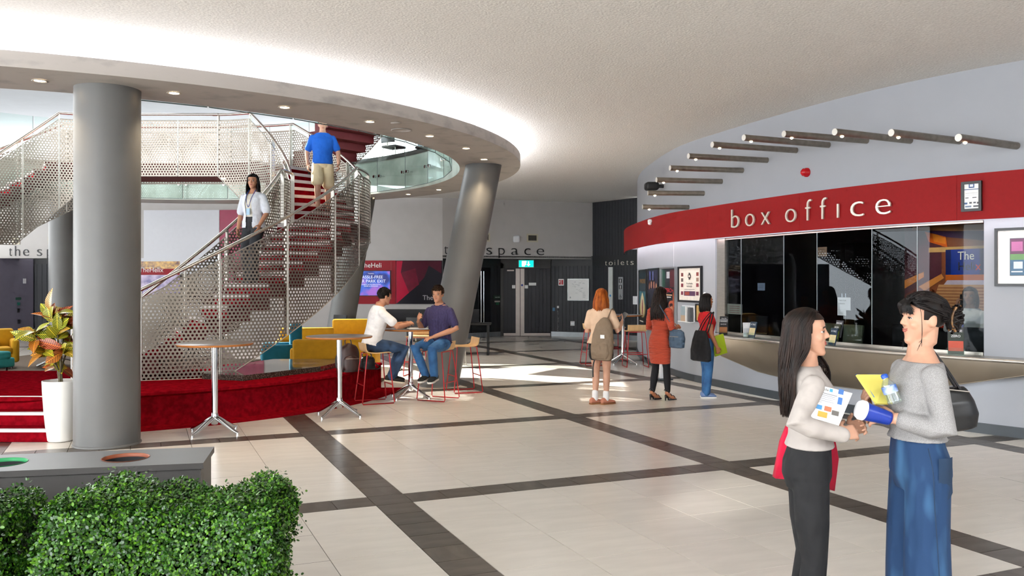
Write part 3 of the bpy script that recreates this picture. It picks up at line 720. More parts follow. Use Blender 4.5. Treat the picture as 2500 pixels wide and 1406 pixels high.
for seg, rc_, lab, cat, col in ((D0, (1203, 1220, 721, 729), 'green framed notice left of the double doors', 'sign', '233b2e'), (D0, (1206, 1218, 734, 737.5), 'small pale label under the green notice', 'label', 'a7a39b'), (D0, (1209, 1216, 738, 744), 'small green release box left of the double doors', 'switch box', '0f5a3c'), (D2, (1350.5, 1356, 751, 759), 'small blue door button right of the double doors', 'switch', '3c6f93'), (D2, (1394, 1404, 784, 795), 'white wall socket low on the black boards', 'socket', 'd5d6d6'), (D3, (1488, 1498, 652, 826), 'pale vertical strip of the toilets door', 'door strip', 'c9cdca'), (D3, (1512.5, 1523, 676, 731), 'grey toilets sign with pictograms', 'sign', '8f9294'), (D3, (1548, 1557, 723, 743), 'white hand sanitiser dispenser by the toilets', 'dispenser', 'eceef0')):
    t, w_, h_, th = board_sign(seg, cat.replace(' ', '_'), rc_, lab, cat, mat('sign_'+col, col, 0.5, var=0.04), 0.03, 0.022)
    if 'pictograms' in lab:
        mw = MATS['white_letter']
        child(MB().box(0.03, w_-0.03, -th-.004, -th, 0.74*h_, 0.92*h_).box(0.03, w_-0.03, -th-.004, -th, 0.46*h_, 0.64*h_), 'pictogram_ground', m_letter_b, t)
        b = MB()
        for zc in (0.83*h_, 0.55*h_):
            b.ell((w_/2, -th-.006, zc+0.042), (0.012, 0.002, 0.012)).box(w_/2-0.018, w_/2+0.018, -th-.007, -th-.004, zc-0.02, zc+0.03).box(w_/2-0.011, w_/2+0.011, -th-.007, -th-.004, zc-0.055, zc-0.02)
        child(b, 'figures', mw, t)
        b = MB(); b.tube([(w_/2+0.035*math.cos(a_), -th-.004, 0.11*h_+0.035*math.sin(a_)) for a_ in [k*PI/8 for k in range(9, 24)]], 0.006, 6); b.box(w_/2-0.012, w_/2-0.002, -th-.006, -th, 0.12*h_, 0.2*h_).ell((w_/2-0.007, -th-.004, 0.225*h_), (0.012, 0.003, 0.012)); child(b, 'wheelchair', m_letter_b, t)
    if 'door strip' == cat:
        child(MB().tube([(w_*0.5, -th-0.004, h_*0.60), (w_*0.5, -th, h_*0.60)], 0.035, 16), 'blue_disc', mat('sky_disc', '2f86c9', 0.5, var=0.02), t)
    if 'socket' == cat:
        child(MB().box(.02, w_-.02, -th-.01, -th, .04, h_-.05), 'cover', m_white, t)
    if 'green framed' in lab:
        text('print', 'PUSH BAR', 0.045, MATS['white_letter'], (0.05, -th-0.003, 0.03), parent=t, ext=0.001)

# mural board on the grey wall: faceted red print, screen, lettering
r = GL.rect(840, 1080, 636, 742); mu = GL.thing('mural_board', r, 'glossy red and black mural board on the back wall', 'mural'); w_, h_ = r[1]-r[0], r[3]-r[2]
m_mr = mat('mural_red', '93051c', 0.35, spec=0.15, var=0.05, scale=1.5); m_mc = mat('mural_crimson', 'ad0a35', 0.35, spec=0.15, var=0.12, scale=2); m_md = mat('mural_dark', '4a0a22', 0.35, spec=0.15, var=0.1, scale=2); m_mk = mat('mural_black', '14111c', 0.35, spec=0.15, var=0.1)
xj = GL.loc(967, 690)[0]-r[0]
child(MB().box(0, xj-0.006, -0.03, 0, 0, h_), 'panel', m_mr, mu); child(MB().box(xj+0.006, w_, -0.03, 0, 0, h_), 'panel', m_mk, mu)
def facet(pts, m, y): child(MB().add([(xj+0.01+x*(w_-xj-0.02), y, z*h_) for x, z in pts], [tuple(range(len(pts)))]), 'print_facet', m, mu)
facet([(0, 0.99), (0.75, 0.99), (0.62, 0.62), (0.45, 0.42), (0.12, 0.7), (0.02, 0.5)], m_md, -0.0305)
facet([(0, 0.99), (0.14, 0.99), (0.1, 0.72), (0.28, 0.26), (0.02, 0.02), (0, 0.02)], m_mc, -0.031)
facet([(0.55, 0.99), (0.99, 0.99), (0.99, 0.7), (0.75, 0.86)], m_md, -0.0305)
facet([(0.1, 0.72), (0.28, 0.26), (0.5, 0.45), (0.42, 0.82)], mat('mural_mid', '6b0f2a', 0.35, spec=0.15, var=0.12), -0.0312)
b = MB().box(xj-0.16, xj-0.12, -0.032, -0.03, h_*0.1, h_*0.98); child(b, 'print_facet', mat('mural_salmon', '9a2a34', 0.35, spec=0.15, var=0.08), mu)
text('lettering', 'TheHeli', 0.20, m_paper, (GL.loc(880, 653)[0]-r[0], -0.034, GL.loc(880, 653)[1]-r[2]), parent=mu, ext=0.001)
text('lettering', 'The', 0.20, mat('pale_print', 'b9b4ba', 0.5, var=0.02), (GL.loc(1032, 732)[0]-r[0], -0.034, GL.loc(1032, 732)[1]-r[2]), parent=mu, ext=0.001)
r2 = GL.rect(861, 953, 662, 721); sc = GL.thing('wall_screen', r2, 'bright blue screen reading hassle-free car park exit on the mural', 'screen', 0.03); sw, sh = r2[1]-r2[0], r2[3]-r2[2]
child(MB().box(-0.02, sw+0.02, -0.04, 0, -0.02, sh+0.02), 'bezel', m_dark, sc)
ms = bpy.data.materials.new('screen_image'); ms.use_nodes = True; nt = ms.node_tree; bb = nt.nodes['Principled BSDF']; tcn = nt.nodes.new('ShaderNodeTexCoord'); nz = nt.nodes.new('ShaderNodeTexNoise'); nz.inputs['Scale'].default_value = 2.6
rp = nt.nodes.new('ShaderNodeValToRGB'); nt.links.new(tcn.outputs['Object'], nz.inputs[0]); nt.links.new(nz.outputs[0], rp.inputs[0])
e = rp.color_ramp.elements; e[0].position = 0.35; e[0].color = (0.01, 0.02, 0.18, 1); e[1].position = 0.5; e[1].color = (0.03, 0.12, 0.62, 1); e2 = e.new(0.62); e2.color = (0.35, 0.12, 0.55, 1)
nt.links.new(rp.outputs[0], bb.inputs['Emission Color']); bb.inputs['Emission Strength'].default_value = 0.7; bb.inputs['Base Color'].default_value = (0.01, 0.01, 0.03, 1)
child(MB().box(0, sw, -0.045, -0.04, 0, sh), 'display', ms, sc)
m_sl = emit('screen_white', (0.75, 0.78, 0.95), 0.8)
for s_, zz, sz in (('HASSLE-FREE', 0.70, 0.125), ('CAR PARK EXIT', 0.53, 0.125), ('QUEENS & POCAHONTAS', 0.43, 0.05), ('SHREK & ALADDIN', 0.36, 0.05), ('TheHelix', 0.88, 0.05)):
    text('lettering', s_, sz, m_sl, (sw*0.5, -0.047, sh*zz), parent=sc, ext=0.0005, align='CENTER')
# low picture behind the stair at the left
r = GL.rect(336, 440, 638, 720); t = GL.thing('wall_picture', r, 'colourful printed board seen behind the stair rail', 'picture'); w_, h_ = r[1]-r[0], r[3]-r[2]
child(MB().box(0, w_, -0.03, 0, 0, h_), 'board', mat('violet_print', '5b4f8f', 0.3, col2='c9b7d6', scale=4), t)
child(MB().box(0, w_, -0.033, -0.03, h_*0.78, h_), 'print_strip', mat('crowd_print', '6a3a2a', 0.3, col2='d9a84a', scale=9), t)
child(MB().box(0, w_, -0.033, -0.03, h_*0.60, h_*0.78), 'print_strip', m_mr, t)
text('lettering', 'TheHelix', 0.2, m_paper, (0.06, -0.036, h_*0.68), parent=t, ext=0.001)

# far left recess: slate wall with switches, dark boarded door
L0 = Seg((-18.5, 21.0), (-14.9, 27.1)); L1 = Seg((-15.6, 27.2), (-11.5, 27.0))
w = L0.wall('wall_recess', mat('slate_paint', '5b5766', 0.7, var=0.03), 0, ZG); w['label'] = 'dull violet-grey wall at the far left'
w = L1.wall('wall_recess', m_dark, 0, ZG+0.1); w['label'] = 'black boarded wall under the far letters'
boards(L1, 0, L1.w, 0.1, 2.3, 0.16, w)
w = Seg((-11.5, 27.0), (-9.3, 26.1)).wall('wall_recess', m_grey, 0, ZG+0.1); w['label'] = 'grey return wall of the far left recess'
for rc_, lab, cat, col in (((38, 50, 726, 732), 'small green notice on the violet-grey wall', 'notice', '0d3a2e'), ((42, 47, 738, 745), 'small teal box under the green notice', 'switch box', '0c5a50'), ((42, 46, 753, 763), 'black switch on the violet-grey wall', 'switch', '14151a'), ((43, 48, 780, 790), 'black socket low on the violet-grey wall', 'socket', '1b1b20'), ((56, 62, 680, 692), 'pale box at the edge of the violet-grey wall', 'wall box', 'b9b8bd')):
    board_sign(L0, cat.replace(' ', '_'), rc_, lab, cat, mat('sign_'+col, col, 0.5, var=0.04), 0.04)
# ------------------------------------------------------------------ red carpeted platform and front steps
ZP = 0.42
def hull_arc(r, n=60):
    out = []
    for k in range(n+1):
        a = math.radians(0-180*k/n); cx = -6.6 if a > -PI/2 else -7.4
        out.append((cx+r*math.cos(a), 14.4+r*math.sin(a)))
    return out
plat = thing('platform', (0, 0, 0), 'curved platform in red carpet carrying the stair', None, kind='structure')
A_, B_ = hull_arc(4.38), hull_arc(4.45); tail = [(-9.5, 14.4), (-9.0, 13.06), (-5.0, 13.06), (-4.5, 14.4)]
b = MB(); n = len(A_)
rows = [[Vector((x, y, 0)) for x, y in A_], [Vector((x, y, ZP-0.07)) for x, y in A_], [Vector((x, y, ZP-0.04)) for x, y in B_], [Vector((x, y, ZP-0.008)) for x, y in B_], [Vector((x, y, ZP)) for x, y in hull_arc(4.435)]]
b.sheet(rows, smooth=False)
top = [Vector((x, y, ZP)) for x, y in hull_arc(4.435)]+[Vector((x, y, ZP)) for x, y in tail]; b.add(top, [tuple(range(len(top)))])
back = [hull_arc(4.435)[-1]]+tail+[hull_arc(4.435)[0]]
b.sheet([[Vector((x, y, 0)) for x, y in back], [Vector((x, y, ZP)) for x, y in back]], smooth=False)
b.build('riser_and_top', m_carpet, plat)
c0, c1 = hull_arc(4.36), hull_arc(4.78)
b = MB(); b.sheet([[Vector((x, y, 0.006)) for x, y in c0], [Vector((x, y, 0.006)) for x, y in c1]], smooth=False); b.sheet([[Vector((x, y, 0.006)) for x, y in c1], [Vector((x, y, 0.0)) for x, y in c1]])
b.build('carpet_strip', m_carpet, plat)
m_sn = mat('metal_nosing', 'b9b5b2', 0.35, 0.5, var=0.05)
for k in range(3):
    y0 = 9.52+0.30*k; z1 = 0.14*(k+1)
    st = MB().bbox(-9.1, -4.93, y0, 10.9, 0.002 if k == 0 else 0.14*k-0.01, z1+(0.003 if k == 2 else 0), 0.008).build('step', m_carpet, plat)
    MB().box(-9.1, -4.93, y0-0.012, y0+0.05, z1-0.028, z1+0.004).build('nosing', m_sn, st)

# granite slab under the stair
m_gran = mat('polished_granite', '2b2724', 0.07, col2='6e665e', scale=55, band=(0.45, 0.72), detail=6)
sl = MB(); poly = [(-4.25, 11.95), (-3.62, 11.72), (-2.85, 12.95), (-2.58, 14.25), (-3.9, 14.2), (-4.35, 13.0)]
sl.prism(poly, ZP, ZP+0.075)
tag(sl.build('granite_slab', m_gran), 'polished dark granite slab on the red platform under the stair', 'slab')

# ------------------------------------------------------------------ helical stairs
SRo, SRi = 3.5, 2.1
def fz(t): return interp(t, [-80, -9, 22, 65], [ZP, 2.72, 2.72, 4.10])
def railz(t): return interp(t, [-92, -84, -10, 22, 66], [1.28, 1.32, 3.65, 3.65, 5.06])
def botz(t): return interp(t, [-55.5, 3, 45.5, 85], [ZP, 2.46, 2.46, 3.84])
def stair(mirror, lab):
    C = Vector((-6.0, 15.1, 0))
    def P(r, t, z):
        x, y = C.x+r*math.cos(math.radians(t)), C.y+r*math.sin(math.radians(t))
        return Vector((-14.0-x if mirror else x, y, z))
    st = thing('spiral_staircase', (C.x if not mirror else -8.0, C.y, ZP), lab, 'staircase'); inv = TR(-st.location.x, -st.location.y, -st.location.z)
    def put(b, name, m, parent=None):
        b.v = [tuple(inv @ Vector(p)) for p in b.v]; o = b.build(name, m); o.parent = parent or st; return o
    def wedge(t0, t1, z0, z1, n=3):
        b = MB(); ts = [lerp(t0, t1, k/n) for k in range(n+1)]
        ro, ri = SRo-0.03, SRi+0.03
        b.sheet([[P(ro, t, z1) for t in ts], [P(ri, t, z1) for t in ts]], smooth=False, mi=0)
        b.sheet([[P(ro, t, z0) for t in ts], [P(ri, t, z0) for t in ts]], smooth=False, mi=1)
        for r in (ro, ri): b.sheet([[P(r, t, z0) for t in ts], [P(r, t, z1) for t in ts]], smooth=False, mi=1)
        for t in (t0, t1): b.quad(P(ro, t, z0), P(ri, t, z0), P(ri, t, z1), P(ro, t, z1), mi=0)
        return b
    def nosing(t, z, par):
        b = MB(); d = 0.9
        for (za, zb, ta, tb) in ((z-0.055, z+0.004, t-0.25, t-0.25), (z+0.004, z+0.004, t-0.25, t+1.0)):
            b.quad(P(SRo-0.04, ta, za), P(SRi+0.04, ta, za), P(SRi+0.04, tb, zb), P(SRo-0.04, tb, zb))
        b.quad(P(SRo-0.04, t-0.25, z-0.055), P(SRi+0.04, t-0.25, z-0.055), P(SRi+0.04, t+0.2, z-0.055), P(SRo-0.04, t+0.2, z-0.055))
        put(b, 'nosing', m_nosing, par)
    flights = [(-80, -9, 14, ZP), (22, 65, 8, 2.72)]
    for t0, t1, n, z0 in flights:
        rise = ((2.72-ZP)/14 if n == 14 else (4.10-2.72)/8); dt = (t1-t0)/n
        for i in range(n):
            z1 = z0+rise*(i+1); zb = max(ZP-0.0, z1-rise-0.06) if z0 == ZP else z1-rise-0.06
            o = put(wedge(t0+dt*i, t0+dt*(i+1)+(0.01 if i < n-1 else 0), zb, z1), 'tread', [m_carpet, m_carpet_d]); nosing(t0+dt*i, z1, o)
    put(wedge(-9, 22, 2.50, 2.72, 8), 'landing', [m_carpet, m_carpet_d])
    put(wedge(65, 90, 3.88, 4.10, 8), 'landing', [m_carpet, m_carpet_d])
    if not mirror:   # bridge between the two stairs
        b = MB(); b.box(-8.0, -6.0, 15.1+SRi+0.03, 15.1+SRo-0.03, 3.88, 4.10); put(b, 'bridge', m_carpet_d)
        MB()
    # balustrade sheets between posts
    def panel(r, t0, t1, extra=None):
        n = 10; ts = [lerp(t0+0.15*3.5/r, t1-0.15*3.5/r, k/n) for k in range(n+1)]
        # insert kinks
        for kk in (-10, 22, 66, -55.5, 3, 45.5, 85):
            if t0 < kk < t1: ts.append(kk)
        ts.sort(); b = MB(); lo = [P(r, t, botz(t)) for t in ts]; hi = [P(r, t, railz(t)-0.12) for t in ts]
        b.sheet([lo, hi], uvs=[[(math.radians(t)*r, botz(t)) for t in ts], [(math.radians(t)*r, railz(t)-0.12) for t in ts]])
        o = put(b, 'balustrade_panel', m_perf)
        b = MB(); b.tube(hi, 0.008, 6); b.tube(lo, 0.008, 6); b.tube([lo[0], hi[0]], 0.007, 6); b.tube([lo[-1], hi[-1]], 0.007, 6); put(b, 'edge_strip', m_steel, o)
    def post(r, t, rr):
        b = MB(); tn = (P(r, t+1, 0)-P(r, t-1, 0)).normalized(); rd = Vector((tn.y, -tn.x, 0)); 
        p = P(rr, t, 0); z0, z1 = botz(t)+0.02, railz(t)-0.02
        c = [p+tn*sx*0.012+rd*sy*0.03 for sx, sy in ((-1, -1), (1, -1), (1, 1), (-1, 1))]
        b.add([Vector((q.x, q.y, z)) for z in (z0, z1) for q in c], [(0, 1, 5, 4), (1, 2, 6, 5), (2, 3, 7, 6), (3, 0, 4, 7), (4, 5, 6, 7)]); put(b, 'post', m_steel)
    outs = [-88, -73.6, -56.7, -39.8, -23.2, -9.5, 6, 22, 37, 52, 67, 90]
    inns = [-84, -61, -44, -27, -10, 6, 22, 34, 49, 66, 85]
    for r, tl, ro in ((SRo, outs, SRo-0.05), (SRi, inns, SRi+0.05)):
        for i in range(len(tl)-1): panel(r, tl[i], tl[i+1])
        for t in tl: post(r, t, ro)
    for r, a0, a1 in ((SRo-0.035, -91, 90), (SRi+0.035, -88, 88)):
        ts = sorted([a0+(a1-a0)*k/90 for k in range(91)]+[-84, -10, 22, 66]); b = MB().tube([P(r, t, railz(t)) for t in ts], 0.025, 10); put(b, 'handrail', m_chrome if False else mat('rail_steel', 'cfc6bb', 0.16, 1.0, var=0.03))
    b = MB().tube([P(SRo-0.035, -91, ZP), P(SRo-0.035, -91, 1.28)], 0.03, 12).tube([P(SRi+0.035, -88, ZP), P(SRi+0.035, -88, 1.29)], 0.03, 12); put(b, 'newel_post', m_chrome)
    if not mirror:
        for Yb, x0, x1 in ((15.1+SRi, -8.19, -5.81), (15.1+SRo, -8.0, -6.0)):
            k = 3
            for i in range(k):
                xa, xb = lerp(x0, x1, i/k)+0.01, lerp(x0, x1, (i+1)/k)-0.01; b = MB(); lo = [Vector((x, Yb, 3.84)) for x in (xa, xb)]; hi = [Vector((x, Yb, 4.94)) for x in (xa, xb)]
                b.sheet([lo, hi], uvs=[[(p.x, p.z) for p in lo], [(p.x, p.z) for p in hi]]); o = put(b, 'balustrade_panel', m_perf)
                b = MB(); b.tube(hi, 0.008, 6).tube(lo, 0.008, 6).tube([lo[0], hi[0]], 0.007, 6).tube([lo[-1], hi[-1]], 0.007, 6); put(b, 'edge_strip', m_steel, o)
            put(MB().tube([(x0, Yb, 5.06), (x1, Yb, 5.06)], 0.025, 10), 'handrail', MATS['rail_steel'])
        # soffit lamp of the bridge
        put(MB().ell((-5.95, 17.9, 3.875), (0.05, 0.05, 0.012)), 'soffit_lamp', m_lamp)
    return st
stair(False, 'spiral stair in perforated steel and red carpet, starting beside the croton plant')
stair(True, 'second spiral stair in perforated steel, rising behind the upright grey column at the left')

# upper flight seen through the void
us = thing('upper_staircase', (-3.65, 20.4, 4.3), 'upper stair flight with dark red stepped underside above the void edge', 'staircase')
KP = spline([(-4.5, 20.9, 3.95), (-3.65, 20.4, 4.52), (-2.98, 19.8, 5.04), (-2.4, 19.0, 5.65), (-2.05, 18.0, 6.35)], 6); n0 = us.location
rows = [[p-n0 for p in KP], [p-n0+Vector((0, 0, 1.5)) for p in KP]]; ul = [0]
for i in range(1, len(KP)): ul.append(ul[-1]+((KP[i]-KP[i-1]).xy).length)
b = MB().sheet(rows, uvs=[[(u, p.z) for u, p in zip(ul, KP)], [(u, p.z+1.5) for u, p in zip(ul, KP)]]); b.build('balustrade_panel', m_perf, us)
MB().tube(rows[0], 0.01, 6).build('edge_strip', m_steel, us); MB().tube([p+Vector((0, 0, 0.1)) for p in rows[1]], 0.025, 8).build('handrail', MATS['rail_steel'], us)
for i in range(0, len(KP)-2, 2):
    a, c = KP[i]-n0, KP[i+2]-n0; t = (c-a); t.z = 0; t.normalize(); nn = Vector((t.y, -t.x, 0)); nn = nn if nn.y < 0 else -nn
    w = nn*1.4; z = a.z+0.35
    V = [a, a+t*((c-a).xy.length+0.02), a+t*((c-a).xy.length+0.02)+w, a+w]; b = MB(); b.add([Vector((p.x, p.y, zz)) for zz in (z-0.12, z+0.2) for p in V], [(0, 1, 2, 3), (7, 6, 5, 4), (0, 4, 5, 1), (1, 5, 6, 2), (2, 6, 7, 3), (3, 7, 4, 0)])
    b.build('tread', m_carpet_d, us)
# ------------------------------------------------------------------ bar tables
m_ttop = mat('grey_laminate', '6f6a68', 0.28, var=0.03); m_tedge = mat('ply_edge', 'b06a2c', 0.5, var=0.12, scale=20, stretch=(1, 1, 6))
def bar_table(x, y, rz, lab):
    t = thing('bar_table', (x, y, 0), lab, 'table', rz, 'tall round bar tables'); R, Z = 0.43, 1.045
    top = MB().lathe([(0.0, Z), (R-0.004, Z), (R, Z-0.003)], n=64, cap=False).lathe([(R-0.01, Z-0.026), (0, Z-0.026)], n=64, cap=False).build('table_top', m_ttop, t)
    MB().lathe([(R, Z-0.003), (R+0.002, Z-0.014), (R-0.01, Z-0.026)], n=64, cap=False).build('edge_band', m_tedge, top)
    MB().lathe([(0.045, Z-0.05), (0.12, Z-0.03), (0.15, Z-0.0262)], n=32, cap=False).build('collar', m_steel, t)
    MB().lathe([(0.036, 0.13), (0.036, Z-0.05)], n=24, cap=False).lathe([(0.0, 0.09), (0.036, 0.10), (0.046, 0.16), (0.046, 0.20), (0.036, 0.235)], n=24, cap=False).build('pole', m_chrome, t)
    for k in range(4):
        a = PI/4+k*PI/2; d = Vector((math.cos(a), math.sin(a), 0))
        pts = [d*0.03+Vector((0, 0, 0.17)), d*0.09+Vector((0, 0, 0.145)), d*0.2+Vector((0, 0, 0.085)), d*0.3+Vector((0, 0, 0.035)), d*0.36+Vector((0, 0, 0.018))]
        MB().tube(spline(pts, 4), [lerp(0.032, 0.016, i/16) for i in range(17)], 10).tube([d*0.345, d*0.345+Vector((0, 0, 0.02))], 0.02, 10).build('leg', m_chrome, t)
    return t
bar_table(-3.46, 10.13, 0.35, 'tall round bar table standing nearest, right of the upright column')
bar_table(-2.27, 11.44, 0.30, 'tall round bar table in front of the yellow sofas')
bar_table(-1.54, 13.24, 0.25, 'tall round bar table between the two seated men')
bar_table(2.38, 18.7, 0.1, 'tall round bar table by the toilets with stools around it')

# ------------------------------------------------------------------ bar stools
m_rf = mat('red_wire', 'b3141c', 0.35, var=0.04)
def make_stool(x, y, rz, lab, group='red framed bar stools'):
    """front = local +x"""
    t = thing('bar_stool', (x, y, 0), lab, 'stool', rz, group); Z = 0.74
    prof = spline([(0.20, 0, Z-0.012), (0.16, 0, Z), (0.0, 0, Z-0.008), (-0.12, 0, Z), (-0.165, 0, Z+0.03), (-0.185, 0, Z+0.13)], 5)
    b = MB(); up = []; dn = []
    for i, p in enumerate(prof):
        tg = (prof[min(i+1, len(prof)-1)]-prof[max(i-1, 0)]).normalized(); n = Vector((tg.z, 0, -tg.x))*0.006
        hw = 0.20 if i > 2 else 0.185+0.005*i
        up.append([p+n+Vector((0, s*hw, 0)) for s in (-1, -0.5, 0, 0.5, 1)]); dn.append([p-n+Vector((0, s*hw, 0)) for s in (-1, -0.5, 0, 0.5, 1)])
    b.sheet(up); b.sheet(dn); b.sheet([[r[0] for r in up], [r[0] for r in dn]]); b.sheet([[r[-1] for r in up], [r[-1] for r in dn]]); b.sheet([up[0], dn[0]]); b.sheet([up[-1], dn[-1]])
    b.build('seat', m_wood, t)
    for s in (-1, 1):
        y0, y1 = s*0.17, s*0.225
        pts = [(0.17, y0, Z-0.02), (0.185, lerp(y0, y1, .3), Z-0.2), (0.235, y1, 0.03), (0.225, y1, 0.01), (-0.225, y1, 0.01), (-0.235, y1, 0.03), (-0.175, lerp(y0, y1, .3), Z-0.2), (-0.15, y0, Z-0.02)]
        MB().tube(pts, 0.0085, 8).build('side_frame', m_rf, t)
    MB().tube([(0.212, -0.20, 0.27), (0.212, 0.20, 0.27)], 0.0085, 8).build('footrest', m_rf, t)
    for xx, ww, zz in ((0.17, 0.17, Z-0.02), (-0.15, 0.17, Z-0.02), (-0.205, 0.20, 0.27)): MB().tube([(xx, -ww, zz), (xx, ww, zz)], 0.0075, 8).build('cross_bar', m_rf, t)
    return t
make_stool(-2.0, 12.66, math.radians(24), 'red framed stool under the man in the white shirt')
make_stool(-1.10, 12.98, math.radians(156), 'red framed stool under the man in the dark polo shirt')
make_stool(-1.75, 16.3, math.radians(-100), 'red framed stool standing empty behind the men\'s table')
make_stool(-0.76, 13.9, math.radians(200), 'red framed stool standing empty beside the leaning column')
make_stool(2.28, 19.45, math.radians(-70), 'red framed stool behind the far bar table')
make_stool(2.55, 18.0, math.radians(95), 'red framed stool in front of the far bar table')
make_stool(1.72, 18.35, math.radians(10), 'red framed stool half hidden behind the red-haired woman')

# ------------------------------------------------------------------ soft seats
def armchair(x, y, rz, w, hz, col, lab, cat='armchair', arms=True):
    """faces local -y"""
    m = mat('fabric_'+col, col, 0.85, var=0.05, scale=12, bump=0.15, bscale=300); t = thing(cat.replace(' ', '_'), (x, y, 0.0125), lab, cat, rz, 'low upholstered seats')
    d = 0.75
    MB().bbox(-w/2+0.02, w/2-0.02, -d/2+0.04, d/2-0.1, 0.12, 0.30, 0.03).build('base', m, t)
    MB().bbox(-w/2+0.13, w/2-0.13, -d/2, d/2-0.2, 0.28, 0.43, 0.05, n=3).build('seat_cushion', m, t)
    MB().bbox(-w/2+0.06, w/2-0.06, d/2-0.22, d/2, 0.14, hz, 0.05, n=3).build('backrest', m, t)
    if arms:
        for s in (-1, 1): MB().bbox(s*(w/2-0.07)-0.07, s*(w/2-0.07)+0.07, -d/2+0.02, d/2-0.06, 0.12, 0.58, 0.05, n=3).build('armrest', m, t)
    for sx in (-1, 1):
        for sy in (-1, 1): MB().tube([(sx*(w/2-0.12), sy*(d/2-0.14), 0), (sx*(w/2-0.12), sy*(d/2-0.14), 0.13)], [0.015, 0.022], 10).build('leg', m_dark, t)
    return t
YEL, TEAL = 'd09a10', '0f6a80'
armchair(-3.15, 15.55, PI, 1.5, 0.73, YEL, 'yellow two-seat sofa with its back to the granite slab', 'sofa')
armchair(-4.15, 17.6, 0.2, 1.2, 0.80, YEL, 'yellow seat half hidden behind the nearer yellow sofa')
armchair(-3.55, 19.0, 0.0, 0.95, 0.92, YEL, 'yellow high-backed seat beside the dark leaning column')
armchair(-4.35, 16.4, -1.3, 0.8, 0.95, TEAL, 'teal high-backed armchair seen past the stair panel')
armchair(-10.45, 17.6, 0.6, 0.8, 0.78, YEL, 'yellow armchair cut off by the picture edge')
armchair(-9.9, 16.4, 1.3, 0.7, 0.5, '3aa7a6', 'turquoise stool seat at the picture edge', 'ottoman', False)
# round coffee table by the croton
t = thing('coffee_table', (-9.35, 18.0, 0.0125), 'round low coffee table with splayed chrome legs behind the croton', 'table')
MB().lathe([(0.0, 0.45), (0.47, 0.45), (0.475, 0.435), (0.46, 0.425), (0.0, 0.425)], n=40, cap=False).build('table_top', mat('pale_table', 'b89f86', 0.4, var=0.05), t)
MB().tube([(0, 0, 0.1), (0, 0, 0.425)], 0.03, 12).build('pole', m_dark, t)
for k in range(4):
    a = k*PI/2+0.5; d = Vector((math.cos(a), math.sin(a), 0)); MB().tube(spline([d*0.02+Vector((0, 0, 0.17)), d*0.2+Vector((0, 0, 0.12)), d*0.42+Vector((0, 0, 0.015))], 4), 0.022, 8).build('leg', m_chrome, t)
o = MB().prism([(-12, 16.5), (-6.2, 15.6), (-5.6, 19.6), (-11.5, 20.8)], 0.001, 0.012).build('rug', mat('brown_rug', '57483a', 0.95, var=0.25, scale=90, bump=0.3, bscale=200)); tag(o, 'flat brown rug under the lounge seats', 'rug')
o = MB().prism([(-5.2, 15.0), (-2.3, 14.75), (-2.2, 17.5), (-5.0, 19.6)], 0.001, 0.012).build('rug', MATS['brown_rug']); tag(o, 'flat brown rug under the yellow sofas', 'rug')
# dark work desks and chairs behind the seated men
dk = thing('work_desk', (-2.1, 21.0, 0), 'long dark desk with raised screen against the back wall', 'desk')
MB().bbox(-1.6, 1.6, -0.35, 0.35, 0.72, 0.76, 0.008).build('desk_top', m_dark, dk); MB().box(-1.55, -1.5, -0.3, 0.3, 0, 0.72).build('leg', m_dark, dk); MB().box(1.5, 1.55, -0.3, 0.3, 0, 0.72).build('leg', m_dark, dk)
MB().bbox(-1.2, 1.3, 0.28, 0.34, 0.76, 1.08, 0.008).build('privacy_screen', mat('charcoal_felt', '2c2e33', 0.9, var=0.06), dk)
def office_chair(x, y, rz, lab, col='3a3c40'):
    m = mat('chair_'+col, col, 0.7, var=0.06); t = thing('desk_chair', (x, y, 0), lab, 'chair', rz)
    MB().bbox(-0.23, 0.23, -0.22, 0.22, 0.43, 0.49, 0.025, n=3).build('seat', m, t)
    rows = [[Vector((u*0.21, 0.22+0.05*(1-u*u)+0.04*v, 0.55+0.42*v)) for u in (-1, -.5, 0, .5, 1)] for v in (0, .33, .66, 1)]
    b = MB().sheet(rows); b.sheet([[p+Vector((0, 0.025, 0)) for p in r] for r in rows]); b.sheet([rows[-1], [p+Vector((0, .025, 0)) for p in rows[-1]]]); b.build('backrest', m, t)
    for sx in (-1, 1):
        for sy in (-1, 1): MB().tube([(sx*0.22, sy*0.2, 0), (sx*0.19, sy*0.18, 0.44)], 0.011, 8).build('leg', m_steel, t)
    MB().tube([(0, 0.24, 0.46), (0, 0.27, 0.6)], 0.02, 8).build('back_support', m_steel, t)
    return t
office_chair(-2.05, 19.3, 2.9, 'dark desk chair behind the white-shirted man')
office_chair(-1.25, 18.2, 0.7, 'pale grey desk chair seen under the men\'s table', '8d9194')
office_chair(-4.2, 20.3, -0.6, 'dark curved chair beside the dark leaning column', '2a2b2e')

for x_, y_, r_, l_ in ((-3.0, 22.1, 2.6, 'dark chair on the upper floor behind the glass, nearer the stair'), (-2.2, 22.3, 2.9, 'dark chair on the upper floor behind the glass, further from the stair')):
    c_ = office_chair(x_, y_, r_, l_, '1c1d22'); c_.location.z = 4.705

